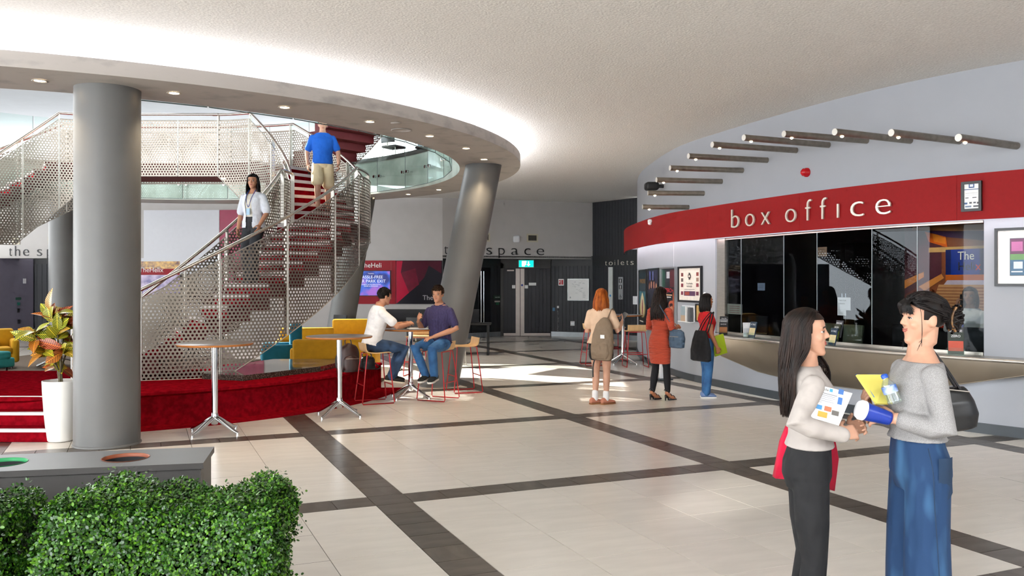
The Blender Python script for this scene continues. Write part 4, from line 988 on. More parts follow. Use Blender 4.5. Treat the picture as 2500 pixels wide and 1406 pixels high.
# ------------------------------------------------------------------ leather backpack and black bag on the platform
m_lea = mat('brown_leather', '3a2420', 0.38, var=0.18, scale=10, bump=0.12, bscale=120)
t = thing('leather_backpack', (-2.42, 12.95, ZP), 'dark brown leather backpack standing on the red platform', 'backpack', 0.5)
def loaf(w, d, h, n=14, m=16, pw=0.8, taper=0.8):
    rows = []
    for i in range(n+1):
        v = i/n; z = h*v; s = (1-(max(0, v-0.55)/0.45)**2.4)**0.5 if v > 0.55 else 1.0; s = max(s, 0.02)*(0.9+0.1*math.sin(min(1, v*6)*PI/2)); row = []
        for k in range(m+1):
            a = 2*PI*k/m; cx, sy = math.cos(a), math.sin(a)
            row.append(Vector((w/2*math.copysign(abs(cx)**pw, cx)*s, d/2*math.copysign(abs(sy)**pw, sy)*(1-0.25*v), z)))
        rows.append(row)
    return rows
b = MB().sheet(loaf(0.30, 0.2, 0.42)); b.build('body', m_lea, t)
b = MB().sheet([[Vector((p.x, p.y-0.08, p.z+0.03)) for p in r] for r in loaf(0.24, 0.12, 0.22)]); b.build('front_pocket', m_lea, t)
MB().tube(spline([(-0.05, 0.05, 0.40), (-0.04, 0.06, 0.47), (0.03, 0.06, 0.47), (0.05, 0.05, 0.40)], 5), 0.009, 8).build('top_handle', m_lea, t)
for s in (-1, 1): MB().tube(spline([(s*0.07, 0.09, 0.36), (s*0.15, 0.15, 0.22), (s*0.16, 0.12, 0.06), (s*0.15, 0.02, 0.015), (s*0.17, -0.12, 0.012)], 5), 0.011, 8).build('shoulder_strap', m_dark, t)
MB().tube([(-0.10, -0.146, 0.2), (0.10, -0.146, 0.2)], 0.004, 6).build('zip', m_steel, t)
t = thing('black_bag', (-2.22, 13.35, ZP), 'small crumpled black bag beside the leather backpack', 'bag', 0.4)
rows = loaf(0.24, 0.16, 0.2, 12, 20); rn = random.Random(5)
rows = [[p+Vector((rn.uniform(-1, 1), rn.uniform(-1, 1), rn.uniform(-1, 1)))*0.010 for p in r[:-1]] for r in rows]; rows = [r+[r[0]] for r in rows]
MB().sheet(rows).build('body', mat('black_nylon', '14151a', 0.4, var=0.1), t)
MB().tube(spline([(-0.08, 0, 0.17), (-0.05, 0.05, 0.25), (0.05, 0.04, 0.24), (0.08, 0, 0.16)], 5), 0.009, 8).build('handle', MATS['black_nylon'], t)
MB().tube(spline([(0.1, -0.02, 0.1), (0.17, -0.1, 0.03), (0.1, -0.2, 0.012), (-0.02, -0.17, 0.012)], 5), 0.008, 8).build('strap', MATS['black_nylon'], t)

# ------------------------------------------------------------------ croton in a white planter
pot = thing('planter', (-4.99, 9.62, 0), 'tall tapered glossy white planter beside the upright column', 'planter')
m_pot = mat('white_gloss', 'f2efe9', 0.18, var=0.01, coat=0.3)
MB().lathe([(0.0, 0.004), (0.128, 0.004), (0.138, 0.02), (0.165, 0.3), (0.182, 0.55), (0.186, 0.655), (0.186, 0.668), (0.174, 0.668), (0.17, 0.60), (0.0, 0.60)], n=48, cap=False).build('pot', m_pot, pot)
MB().lathe([(0.171, 0.605), (0.0, 0.62)], n=32, cap=False).build('soil', mat('soil', '2a211a', 0.95, var=0.3, scale=40), pot)
pl = thing('croton_plant', (-4.99, 9.62, 0.62), 'croton plant with yellow, green and red veined leaves', 'plant')
ml = bpy.data.materials.new('croton_leaf'); ml.use_nodes = True; nt = ml.node_tree; N = nt.nodes; L = nt.links; bs_ = N['Principled BSDF']; bs_.inputs['Roughness'].default_value = 0.35
tc = N.new('ShaderNodeTexCoord'); sp = N.new('ShaderNodeSeparateXYZ'); L.new(tc.outputs['Object'], sp.inputs[0])
def mth(op, a, c=None):
    n = N.new('ShaderNodeMath'); n.operation = op
    for i, x in enumerate((a, c)):
        if x is None: continue
        if isinstance(x, (int, float)): n.inputs[i].default_value = x
        else: L.new(x, n.inputs[i])
    return n.outputs[0]
ay = mth('ABSOLUTE', sp.outputs[1]); ph = mth('MULTIPLY', mth('SUBTRACT', sp.outputs[0], mth('MULTIPLY', ay, 0.8)), 340.0); vein = mth('MAXIMUM', mth('MULTIPLY', mth('SUBTRACT', mth('SINE', ph), 0.25), 2.0), mth('LESS_THAN', ay, 0.0035))
oi = N.new('ShaderNodeObjectInfo'); r1 = N.new('ShaderNodeValToRGB'); r2 = N.new('ShaderNodeValToRGB')
for r_, cols in ((r1, [(0, '2f4a12'), (0.35, '4f6a16'), (0.6, '6d4a1c'), (0.8, '7a2a1c'), (1, '5d1a18')]), (r2, [(0, 'd8d23a'), (0.4, 'e6c83c'), (0.65, 'e0902e'), (1, 'd9652e')])):
    e = r_.color_ramp.elements
    while len(e) < len(cols): e.new(0.5)
    for k, (p, c) in enumerate(cols): e[k].position = p; e[k].color = (*hexc(c), 1)
    L.new(oi.outputs['Random'], r_.inputs[0])
mix = N.new('ShaderNodeMix'); mix.data_type = 'RGBA'; cl = N.new('ShaderNodeClamp'); L.new(vein, cl.inputs[0]); L.new(cl.outputs[0], mix.inputs[0]); L.new(r1.outputs[0], mix.inputs[6]); L.new(r2.outputs[0], mix.inputs[7])
L.new(mix.outputs[2], bs_.inputs['Base Color'])
def leaf_mesh(l, w, bend, fold):
    rows = []; n = 9
    for i in range(n+1):
        u = i/n; ww = w*(math.sin(PI*min(1, u*0.93+0.05))**0.75)*(0.75+0.5*u if u < 0.6 else 1.05-(u-0.6)*0.6); x = l*u; z = -bend*l*u*u
        if i == n: ww = 0.001
        rows.append([Vector((x, s*ww, z+fold*abs(s)*ww)) for s in (-1, -0.5, 0, 0.5, 1)])
    return MB().sheet(rows).mesh('leaf', ml)
lms = [leaf_mesh(0.21, 0.048, 0.25, 0.25), leaf_mesh(0.25, 0.052, 0.45, 0.3), leaf_mesh(0.18, 0.056, 0.15, 0.15)]
rn = random.Random(11); stems = []
def cl_at(px, py, dy=0.0): p = at(px, py, 9.62+dy)-pl.location; return p
for (px, py, dy, nl, sz, up) in ((130, 775, 0.0, 18, 1.15, 0.8), (84, 820, -0.08, 14, 1.1, 0.45), (160, 795, 0.10, 12, 1.05, 0.5), (112, 862, -0.06, 14, 1.05, 0.25), (150, 858, -0.1, 14, 1.05, 0.2), (138, 885, 0.08, 10, 0.95, 0.0), (98, 845, 0.14, 10, 1.0, 0.4), (172, 842, 0.14, 10, 1.0, 0.3), (140, 815, -0.05, 12, 1.05, 0.5)):
    c = cl_at(px, py, dy); stems.append(c)
    for k in range(nl):
        a = 2*PI*(k+rn.uniform(-0.3, 0.3))/nl; el = up+rn.uniform(-0.5, 0.6)-(0.3 if k % 2 else 0)
        o = ob('leaf', rn.choice(lms), pl, c+Vector((rn.uniform(-.02, .02), rn.uniform(-.02, .02), rn.uniform(-0.06, 0.05)))); d = Vector((math.cos(a)*math.cos(el), math.sin(a)*math.cos(el), math.sin(el)))
        nz_ = Vector((0, -0.75, 0.65))+Vector((rn.uniform(-.5, .5), rn.uniform(-.4, .4), rn.uniform(-.4, .4))); yv = nz_.cross(d).normalized(); zv = d.cross(yv).normalized()
        o.rotation_euler = Matrix((d, yv, zv)).transposed().to_euler(); s = sz*rn.uniform(0.8, 1.15)*0.92; o.scale = (s, s*1.1, s)
for i, c in enumerate(stems):
    base = Vector((0.02*math.cos(i*2.4), 0.02*math.sin(i*2.4), 0.0)); MB().tube(spline([base, Vector((c.x*0.2, c.y*0.2, c.z*0.5)), Vector((c.x*0.6, c.y*0.6, c.z*0.8)), c], 4), 0.009, 7).build('stem', mat('croton_stem', '5b5138', 0.7, var=0.15), pl)

# ------------------------------------------------------------------ box hedges in black troughs
m_hl = bpy.data.materials.new('box_leaf'); m_hl.use_nodes = True; nt = m_hl.node_tree; b_ = nt.nodes['Principled BSDF']; b_.inputs['Roughness'].default_value = 0.32; b_.inputs['Specular IOR Level'].default_value = 0.5
g = nt.nodes.new('ShaderNodeNewGeometry'); rr = nt.nodes.new('ShaderNodeValToRGB'); nt.links.new(g.outputs['Random Per Island'], rr.inputs[0]); nt.links.new(rr.outputs[0], b_.inputs['Base Color'])
e = rr.color_ramp.elements; e[0].color = (*hexc('12300a'), 1); e[1].color = (*hexc('5a8a1a'), 1); x_ = e.new(0.55); x_.color = (*hexc('2a5a10'), 1)
MATS['box_leaf'] = m_hl
def hedge(x0, x1, y0, y1, z0, z1, ang, lab, seed, n):
    t = thing('box_hedge', ((x0+x1)/2, (y0+y1)/2, 0), lab, 'hedge', ang, 'clipped box hedges in troughs'); rn = np.random.RandomState(seed)
    hx, hy = (x1-x0)/2, (y1-y0)/2
    MB().bbox(-hx+0.04, hx-0.02, -hy+0.03, hy-0.03, 0.0, z0+0.06, 0.01).build('trough', mat('black_trough', '141519', 0.35, var=0.05), t)
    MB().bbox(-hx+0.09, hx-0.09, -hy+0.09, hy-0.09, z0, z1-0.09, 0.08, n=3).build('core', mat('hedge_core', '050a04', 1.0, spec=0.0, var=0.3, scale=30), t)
    V = []; Fc = []
    A = [(2*hx*2*hy, 0), (2*hx*(z1-z0), 1), (2*hx*(z1-z0)*0.4, 2), (2*hy*(z1-z0), 3), (2*hy*(z1-z0), 4)]; tot = sum(a for a, _ in A); pr = [a/tot for a, _ in A]
    ph = rn.uniform(0, 6.28, 6)
    for i in range(n):
        f = rn.choice(5, p=pr); u, v = rn.uniform(-1, 1), rn.uniform(0, 1); d = -0.10*rn.rand()**1.6+0.012
        if f == 0: p = Vector((u*hx, (v*2-1)*hy, z1)); nn = Vector((0, 0, 1))
        elif f == 1: p = Vector((u*hx, -hy, lerp(z0, z1, v))); nn = Vector((0, -1, 0))
        elif f == 2: p = Vector((u*hx, hy, lerp(z0, z1, v))); nn = Vector((0, 1, 0))
        else: s = 1 if f == 3 else -1; p = Vector((s*hx, u*hy, lerp(z0, z1, v))); nn = Vector((s, 0, 0))
        # round the long edges and let the face undulate
        q = Vector((max(-hx+0.1, min(hx-0.1, p.x)), max(-hy+0.12, min(hy-0.12, p.y)), min(z1-0.12, p.z))); dv = p-q
        if dv.length > 0.12: p = q+dv.normalized()*lerp(dv.length, 0.12, 0.75)
        und = 0.028*math.sin(p.x*9+ph[0])*math.sin(p.z*11+ph[1])+0.022*math.sin(p.x*21+ph[2]+p.y*13)*math.sin(p.z*17+ph[3])
        p = p+nn*(d+und)
        if rn.rand() < 0.035: p = p+nn*rn.uniform(0.01, 0.045)
        k = rn.randint(3, 6); R3 = rn.normal(0, 1, (k, 6))
        for j in range(k):
            nl = (nn+Vector(R3[j, :3])*0.45+Vector((0, 0, 0.25))).normalized(); dr = Vector(R3[j, 3:])+nn*0.5; dr = (dr-nl*dr.dot(nl)*0.7).normalized(); l = 0.011+0.009*rn.rand(); wd = nl.cross(dr).normalized()*l*0.30; o_ = len(V); q = p+Vector(R3[j, 3:])*0.006
            V += [q, q+dr*l*0.3+wd, q+dr*l*0.72+wd*0.9, q+dr*l, q+dr*l*0.72-wd*0.9, q+dr*l*0.3-wd]; Fc.append((o_, o_+1, o_+2, o_+3, o_+4, o_+5))
    me = bpy.data.meshes.new('foliage'); me.from_pydata([tuple(v) for v in V], [], Fc); me.materials.append(m_hl); o = ob('foliage', me, t); o['kind'] = 'stuff'
    return t
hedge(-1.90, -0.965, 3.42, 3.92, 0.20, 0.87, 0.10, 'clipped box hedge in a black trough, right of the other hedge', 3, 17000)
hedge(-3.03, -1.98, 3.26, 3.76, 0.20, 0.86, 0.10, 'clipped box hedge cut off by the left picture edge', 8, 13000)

# ------------------------------------------------------------------ recycling bin unit
m_bin = mat('grey_bin_board', '474443', 0.4, var=0.03)
bx = thing('recycling_bin', (-2.20, 4.45, 0), 'grey recycling unit with green and brown ringed openings', 'bin', 0.21)
ZT = 0.85; hw, hd = 0.62, 0.22
MB().box(-hw+.015, hw-.015, -hd+.015, -hd+.03, 0, ZT-.03).box(-hw+.015, hw-.015, hd-.03, hd-.015, 0, ZT-.03).box(-hw+.015, -hw+.03, -hd+.03, hd-.03, 0, ZT-.03).box(hw-.03, hw-.015, -hd+.03, hd-.03, 0, ZT-.03).box(-hw+.03, hw-.03, -hd+.03, hd-.03, 0, .02).build('cabinet', m_bin, bx)
b = MB(); cells_ = [(-hw, 0.0, -0.36), (0.0, hw, 0.13)]
b = MB()
for x0, x1, cx in ((-hw, -0.10, -0.37), (-0.10, hw, 0.21)):
    R = 0.115; n = 48; cir = []; rec = []; AL = sorted([2*PI*k/n-PI for k in range(n)]+[math.atan2(yy, xx-cx) for xx in (x0, x1) for yy in (-hd, hd)]); AL.append(AL[0]+2*PI)
    for a in AL:
        c, s = math.cos(a), math.sin(a); cir.append(Vector((cx+R*c, R*s, ZT)))
        tx = ((x1-cx) if c > 0 else (cx-x0))/max(1e-6, abs(c)); ty = hd/max(1e-6, abs(s)); q = min(tx, ty); rec.append(Vector((cx+q*c, q*s, ZT)))
    b.sheet([cir, rec], smooth=False)
    for cxx, cyy in ((x1, hd), (x1, -hd), (x0, hd), (x0, -hd)):
        pass
b.box(-hw, hw, -hd, -hd+0.0001, ZT-0.03, ZT).box(-hw, hw, hd-0.0001, hd, ZT-0.03, ZT).box(hw-0.0001, hw, -hd, hd, ZT-0.03, ZT).box(-hw, -hw+0.0001, -hd, hd, ZT-0.03, ZT)
b.build('lid', m_bin, bx)
for cx, col, nm in ((-0.37, '0f8f4f', 'green_ring'), (0.21, '8f4a2c', 'brown_ring')):
    MB().lathe([(0.117, ZT+0.002), (0.115, ZT+0.003), (0.112, ZT+0.001), (0.112, ZT-0.016)], cx, 0, 48, cap=False).build(nm, mat('ring_'+col, col, 0.5, var=0.08, scale=20), bx)
    MB().lathe([(0.113, ZT-0.016), (0.113, ZT-0.3), (0.0, ZT-0.3)], cx, 0, 32, cap=False).build('opening', m_letter_b, bx)
# ------------------------------------------------------------------ things on the box office wall
def pr(col, rough=0.35): return mat('print_'+col, col, rough, var=0.05, scale=14)
def poster(name, M, w, h, frame_m, fw, lab, prints, cat='poster', ground='10131c', mat_col=None, depth=0.03, mw=0.0):
    t = ob(name, None); t.matrix_world = M; tag(t, lab, cat)
    MB().box(fw, w-fw, -depth*0.5, -0.002, fw, h-fw).build('ground', pr(mat_col or ground), t)
    MB().box(0, w, -depth, 0, 0, fw).box(0, w, -depth, 0, h-fw, h).box(0, fw, -depth, 0, fw, h-fw).box(w-fw, w, -depth, 0, fw, h-fw).build('frame', frame_m, t)
    for i, (u0, u1, v0, v1, c) in enumerate(prints):
        y = -depth*0.5-0.001-0.0006*i
        if isinstance(c, str): MB().box(u0*w, u1*w, y, y+0.0005, v0*h, v1*h).build('print', pr(c), t)
        elif c[0] == 'ell': MB().add([((lerp(u0, u1, .5)+(u1-u0)/2*math.cos(a))*w, y, (lerp(v0, v1, .5)+(v1-v0)/2*math.sin(a))*h) for a in [k*PI/12 for k in range(24)]], [tuple(range(24))]).build('print', pr(c[1]), t)
        else:   # lettering: (text, colour)
            me = text_mesh(c[0], (v1-v0)*h*1.3, 0.0004, 0.0); xs = [v.co.x for v in me.vertices]; sx = (u1-u0)*w/(max(xs)-min(xs))
            for v in me.vertices: v.co.x = (v.co.x-min(xs))*sx
            me.materials.clear(); me.materials.append(pr(c[1])); o = ob('lettering', me, t, (u0*w, y, v0*h)); o.rotation_euler = (PI/2, 0, 0)
    return t
m_bf = mat('black_frame', '17181b', 0.35, var=0.04); m_sf = mat('silver_frame', 'b4b7ba', 0.3, 0.7, var=0.03)
def W(x0, x1, y0, y1, out=0.004): return wall_frame(x0, x1, y0, y1, BW, out)
M, w, h = W(1562, 1580, 658, 797)
poster('poster', M, w, h, m_bf, 0.02, 'narrow dark poster with a glowing gold figure, nearest the toilets', [(0.05, .95, .62, .95, '0f2430'), (0.05, .95, .35, .62, '2b6a78'), (.1, .9, .16, .46, ('ell', 'a8935f')), (.22, .78, .18, .56, ('ell', 'd9c894')), (.36, .64, .2, .6, ('ell', 'efe4c0')), (.44, .58, .16, .48, ('ell', '8a1712')), (.12, .88, .76, .84, ('WICKS', 'b5813a')), (.1, .9, .05, .16, '20160f'), (.15, .6, .08, .1, 'd9d5c6')])
M, w, h = W(1584, 1610, 655, 800)
poster('poster', M, w, h, m_bf, 0.02, 'dark violet poster with four faces, behind the woman in orange', [(.04, .96, .5, .97, '2a2444'), (.08, .27, .2, .70, ('ell', '20222e')), (.28, .48, .22, .72, ('ell', '2c2e3c')), (.52, .72, .22, .72, ('ell', '1b1c28')), (.73, .93, .2, .70, ('ell', '2a2a38')), (.09, .25, .64, .80, ('ell', '2a1a16')), (.29, .46, .66, .82, ('ell', '3a241c')), (.53, .70, .66, .82, ('ell', '1e1412')), (.74, .91, .63, .79, ('ell', '33201a')), (.11, .23, .64, .76, ('ell', 'a8705c')), (.31, .44, .66, .78, ('ell', 'b07a64')), (.55, .68, .66, .78, ('ell', 'a56a55')), (.76, .89, .63, .75, ('ell', 'b88068')), (.2, .3, .8, .95, '5a66b0'), (.5, .56, .8, .95, '7c86c8'), (.1, .7, .08, .12, 'c9c9d4')])
M, w, h = W(1617, 1654, 652, 814)
poster('poster', M, w, h, m_sf, 0.03, 'silver framed poster with red title and orange figure', [(.06, .30, .70, .96, '15483a'), (.30, .62, .78, .96, '2a2c36'), (.62, .94, .70, .96, '5a1f28'), (.40, .60, .83, .93, 'c9c9d0'), (.24, .86, .62, .69, ('ZERO+', 'd8202c')), (.26, .76, .57, .59, 'c9a080'), (.26, .7, .54, .555, 'd9d4d0'), (.50, .94, .10, .46, ('ell', '4a2020')), (.55, .93, .38, .50, ('ell', 'b8583a')), (.60, .88, .40, .46, ('ell', '3a1518')), (.60, .88, .12, .40, ('ell', 'a04a30')), (.66, .84, .28, .42, ('ell', 'c27a58')), (.82, .90, .30, .64, ('ell', 'b8583a')), (.1, .4, .40, .42, 'c9c9d0'), (.1, .36, .34, .36, 'c9c9d0'), (.1, .4, .28, .30, 'c9c9d0')], depth=0.05)
M, w, h = W(1659, 1716, 650, 738)
small = [(.12, .22, v, v+.1, c) for v, c in ((.72, '7a3a3a'), (.57, '6a5a5a'), (.42, '84303c'), (.2, '7a3448'))]+[(.78, .88, v, v+.1, c) for v, c in ((.73, '8a4038'), (.58, 'a08070'), (.43, '93404a'), (.2, '6a2c40'))]+[(.26, .74, .18, .31, '5a3a5a'), (.3, .5, .2, .29, 'a04a3c')]
poster('award_frame', M, w, h, m_bf, 0.035, 'black framed cream award print with small photographs around an emblem', small+[(.36, .64, .50, .55, ('TheHelix', '3a3434')), (.38, .62, .42, .47, ('WINNER', '4a4448')), (.28, .72, .35, .365, '8a8488'), (.47, .53, .63, .82, '4a4444'), (.44, .56, .68, .77, '3a3434'), (.465, .535, .70, .75, 'e6ddd2')], cat='picture', mat_col='efe6dc', depth=0.035)
M, w, h = W(1701, 1722, 742, 786)
poster('small_frame', M, w, h, m_bf, 0.025, 'small black framed gold certificate beside the leaflet rack', [(.2, .8, .2, .8, 'b08a4a'), (.4, .6, .6, .75, '4a3a20')], cat='picture', mat_col='c9a86a')
M, w, h = W(2431, 2570, 555, 699)
poster('framed_print', M, w, h, m_bf, 0.03, 'large black framed print with a wide white mount, right of the window', [(.27, .75, .18, .82, '23303c'), (.28, .74, .55, .81, '5b1a4a'), (.30, .5, .6, .76, 'b05a90'), (.28, .74, .45, .55, '5a8a4a'), (.28, .74, .19, .45, '2a5a7a'), (.34, .5, .3, .42, 'c8d4de'), (.55, .72, .22, .36, '8ab0c4'), (.30, .5, .24, .26, 'e6eaee')], cat='picture', mat_col='e9e7e4', depth=0.04)
M, w, h = W(2349.5, 2399, 443, 516)
M2, w, h = wall_frame(2349.5, 2399, 443, 516, RB, 0.006)
poster('certificate', M2, w, h, m_bf, 0.03, 'black framed certificate hanging on the red band', [(.36, .64, .78, .93, '2c4f86'), (.42, .58, .82, .90, 'd8dde8'), (.12, .88, .72, .745, '31507f'), (.2, .8, .60, .615, 'b8b8ba'), (.2, .8, .54, .55, 'c4c4c6'), (.2, .36, .44, .47, '5a5a5e'), (.55, .75, .44, .47, '5a5a5e'), (.15, .3, .24, .3, '3a5a8a'), (.4, .52, .26, .31, '303036'), (.6, .72, .26, .31, '50505a'), (.78, .9, .24, .3, '303036'), (.2, .5, .14, .19, '6a7a96'), (.6, .85, .14, .19, '40424a')], cat='certificate', mat_col='e9eaea')
# leaflet rack
M, w, h = W(1667, 1698, 746, 786); t = ob('leaflet_rack', None); t.matrix_world = M; tag(t, 'clear wall rack with grey leaflets under the award print', 'leaflet rack')
MB().box(0, w, -0.10, 0, 0, 0.01).box(0, w, -0.01, 0, 0, h).build('rack', m_white, t)
MB().box(0.03, w*0.5, -0.05, -0.015, 0.01, h*0.95, RX(0)).build('leaflet', pr('8fa0a8'), t); MB().box(0.03, w*0.5, -0.0505, -0.05, 0.01, h*0.4).build('leaflet_print', pr('b39a80'), t)
MB().box(w*0.58, w*0.70, -0.09, -0.02, 0.01, h*0.95).build('leaflet', pr('d6d8d8'), t); MB().box(w*0.76, w*0.9, -0.08, -0.02, 0.01, h*0.9).build('leaflet', pr('5b5f63'), t)
# alarm beacon, cameras, black fitting, switch
P_ = BW.at_px(1971); z = H+(Y0-421)/F*P_.y; tn, nn = BW.frame(BW.l_px(1971)); nn = nn*HN
def on_wall(px, py, curve=BW):
    l = curve.l_px(px); p = curve.pos(l); tn, nn = curve.frame(l); nn = nn*HN; M = Matrix((( -nn.y*-1, 0, 0, 0),)*1) if False else None
    ang = math.atan2(nn.y, nn.x)+PI/2   # local -y = out of the wall
    return TR(p.x, p.y, H+(Y0-py)/F*p.y) @ RZ(ang)
t = ob('alarm_beacon', None); t.matrix_world = on_wall(1971, 421); tag(t, 'round red alarm sounder on the pale wall above the band', 'alarm')
MB().lathe([(0.0, 0.10), (0.03, 0.098), (0.055, 0.07), (0.055, 0.03), (0.065, 0.025), (0.065, 0.0)], n=28, M=RX(PI/2), cap=False).build('housing', mat('alarm_red', 'c00d18', 0.25, var=0.03), t)
t = ob('security_camera', None); t.matrix_world = on_wall(1591, 543, RB); tag(t, 'small white dome camera on the far end of the red band', 'camera')
MB().bbox(-0.055, 0.055, -0.07, 0, -0.01, 0.06, 0.02, n=3).ell((0, -0.035, -0.015), (0.045, 0.04, 0.035)).build('housing', m_white, t)
t = ob('projector', None); t.matrix_world = on_wall(1620, 457); tag(t, 'black wall-mounted projector among the tube lights', 'projector')
MB().bbox(-0.17, 0.10, -0.36, -0.1, -0.06, 0.10, 0.05, n=3).build('housing', m_dark, t); MB().tube([(0, -0.12, 0.02), (0, 0, 0.02)], 0.035, 10).build('bracket', m_dark, t)
t = ob('wall_switch', None); t.matrix_world = on_wall(1721, 718); tag(t, 'small round white switch beside the window frame', 'switch'); MB().lathe([(0.0, 0.02), (0.03, 0.018), (0.034, 0.0)], n=20, M=RX(PI/2), cap=False).build('cover', m_white, t)
# seam in the white wall
b = MB(); p = BW.at_px(1645); tn, nn = BW.frame(BW.l_px(1645)); nn = nn*HN
for z0, z1 in ((2.0, 2.46),): b.box(-0.003, 0.003, -0.003, 0.001, z0, z1)
o = b.build('seam', mat('seam_white', 'f5f6f8', 0.5, var=0.01), wall_bo); o.matrix_world = TR(p.x, p.y, 0) @ RZ(math.atan2(nn.y, nn.x)+PI/2)

# leaflet floor stand behind the woman in orange
t = thing('leaflet_stand', (2.72, 15.55, 0), 'slim white floor stand with lime green leaflets', 'stand', 0.3)
MB().bbox(-0.13, 0.13, -0.09, 0.09, 0.0, 0.03, 0.006).build('base', m_base, t); MB().bbox(-0.09, 0.09, -0.02, 0.02, 0.03, 0.62, 0.006).build('body', m_white, t)
MB().box(-0.08, 0.08, -0.03, -0.021, 0.30, 0.55).build('leaflet', pr('b6d433'), t); MB().box(-0.06, 0.02, -0.032, -0.03, 0.34, 0.36).build('leaflet_print', pr('e9edc8'), t)

# ------------------------------------------------------------------ inside the box office
dch = Vector((0.415, -0.91, 0)); nin = Vector((0.91, 0.415, 0)); O = Vector((6.3, 16.0, 0))
BK = Seg(tuple((O-dch*4.6).xy), tuple((O+dch*5.5).xy))
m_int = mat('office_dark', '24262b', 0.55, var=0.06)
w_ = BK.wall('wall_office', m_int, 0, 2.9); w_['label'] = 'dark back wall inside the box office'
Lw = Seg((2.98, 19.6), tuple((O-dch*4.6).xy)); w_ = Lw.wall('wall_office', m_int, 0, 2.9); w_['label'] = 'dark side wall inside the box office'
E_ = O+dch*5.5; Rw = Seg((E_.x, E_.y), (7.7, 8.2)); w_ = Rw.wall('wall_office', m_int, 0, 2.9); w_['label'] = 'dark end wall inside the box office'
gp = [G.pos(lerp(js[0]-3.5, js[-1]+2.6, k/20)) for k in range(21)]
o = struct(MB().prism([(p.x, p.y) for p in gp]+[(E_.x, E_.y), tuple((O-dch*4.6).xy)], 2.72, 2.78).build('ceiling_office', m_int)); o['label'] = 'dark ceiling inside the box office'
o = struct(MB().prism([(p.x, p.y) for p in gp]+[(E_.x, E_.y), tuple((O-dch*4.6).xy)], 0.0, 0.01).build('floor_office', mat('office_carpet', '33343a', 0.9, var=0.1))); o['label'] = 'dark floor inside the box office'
# ceiling slats
for k, (s0, s1, dpt) in enumerate(((-3.0, 1.6, 0.9), (-1.5, 2.8, 1.5), (-0.5, 3.2, 2.2))):
    a, c = O-nin*(3.2-dpt)+dch*s0, O-nin*(3.2-dpt)+dch*s1; o = MB().box(0, (c-a).length, -0.05, 0.05, 2.66, 2.70).build('ceiling_slat', mat('gold_slat', 'b3924a', 0.5, var=0.1)); o.matrix_world = TR(a.x, a.y, 0) @ RZ(math.atan2(dch.y, dch.x)); tag(o, ['long gold slat nearest the glass under the office ceiling', 'middle gold slat under the office ceiling', 'gold slat furthest in under the office ceiling'][k], 'slat', 'gold ceiling slats in the box office')
# helix auditorium banner on the back wall
x0, z1 = BK.loc(2213, 543); x1, _ = BK.loc(2425, 545); z0 = BK.loc(2300, 800)[1]; bw_, bh_ = x1-x0, z1-z0
bn = ob('auditorium_banner', None); bn.matrix_world = BK.M @ TR(x0, -0.02, z0); tag(bn, 'large orange banner of an auditorium stage reading The Helix', 'banner')
def bp(u0, u1, v0, v1, c, i, em=None):
    MB().box(u0*bw_, u1*bw_, -0.02-0.0008*i, -0.0195-0.0008*i, v0*bh_, v1*bh_).build('print', pr(c), bn)
def poly(pts, c, i): MB().add([(u*bw_, -0.02-0.0008*i, v*bh_) for u, v in pts], [tuple(range(len(pts)))]).build('print', pr(c), bn)
MB().box(0, bw_, -0.018, 0, 0, bh_).build('sheet', pr('8a4a30'), bn)
poly([(0, .3), (.45, .5), (.45, .92), (0, 1)], '5a2f3c', 1); poly([(.1, .92), (1, .86), (1, .99), (.1, .99)], 'd98f5c', 2)
poly([(.3, .86), (1, .78), (1, .87), (.3, .9)], '4a2a5a', 3); poly([(.25, .90), (.5, .84), (.52, .74), (.3, .8)], 'e0641c', 4); poly([(.34, .88), (.5, .83), (.5, .77), (.36, .8)], 'f08a2a', 5)
bp(.3, 1, .70, .745, 'c9a06a', 6); bp(.5, 1, .46, .72, '12339a', 7); bp(.5, .56, .46, .72, '0c2060', 8); bp(.88, .94, .46, .72, '0c2060', 8); bp(.5, 1, .43, .49, 'c8641e', 9); poly([(.48, .40), (1, .40), (.97, .44), (.52, .44)], 'cfc0d8', 10)
poly([(0, .44), (.24, .52), (.24, .47), (0, .36)], 'e08a3a', 5); poly([(.18, .38), (.45, .50), (.48, .46), (.25, .34)], 'd98a44', 6); poly([(.0, .3), (.3, .44), (.36, .4), (.0, .2)], '7a3a34', 4)
poly([(.3, .12), (1, .12), (1, .40), (.42, .40)], 'cf9a6c', 7)
for r_ in range(9):
    v = .14+.028*r_; bp(.34+.008*r_, 1, v, v+.012, 'a86a44', 9)
bp(0, 1, 0.0, .085, 'c62a18', 12); 
text('lettering', 'The', 0.19, m_paper, (0.64*bw_, -0.034, 0.625*bh_), parent=bn, ext=0.001); text('lettering', 'Heli', 0.19, mat('print_ink', '0c1024', 0.5, var=0.02), (0.64*bw_, -0.034, 0.53*bh_), parent=bn, ext=0.001); text('lettering', 'x', 0.19, mat('print_x', 'd8202c', 0.5, var=0.02), (0.64*bw_+0.32, -0.034, 0.53*bh_), parent=bn, ext=0.001)
text('lettering', 'info@thehelix.ie', 0.075, m_paper, (0.35*bw_, -0.036, 0.02*bh_), parent=bn, ext=0.001)
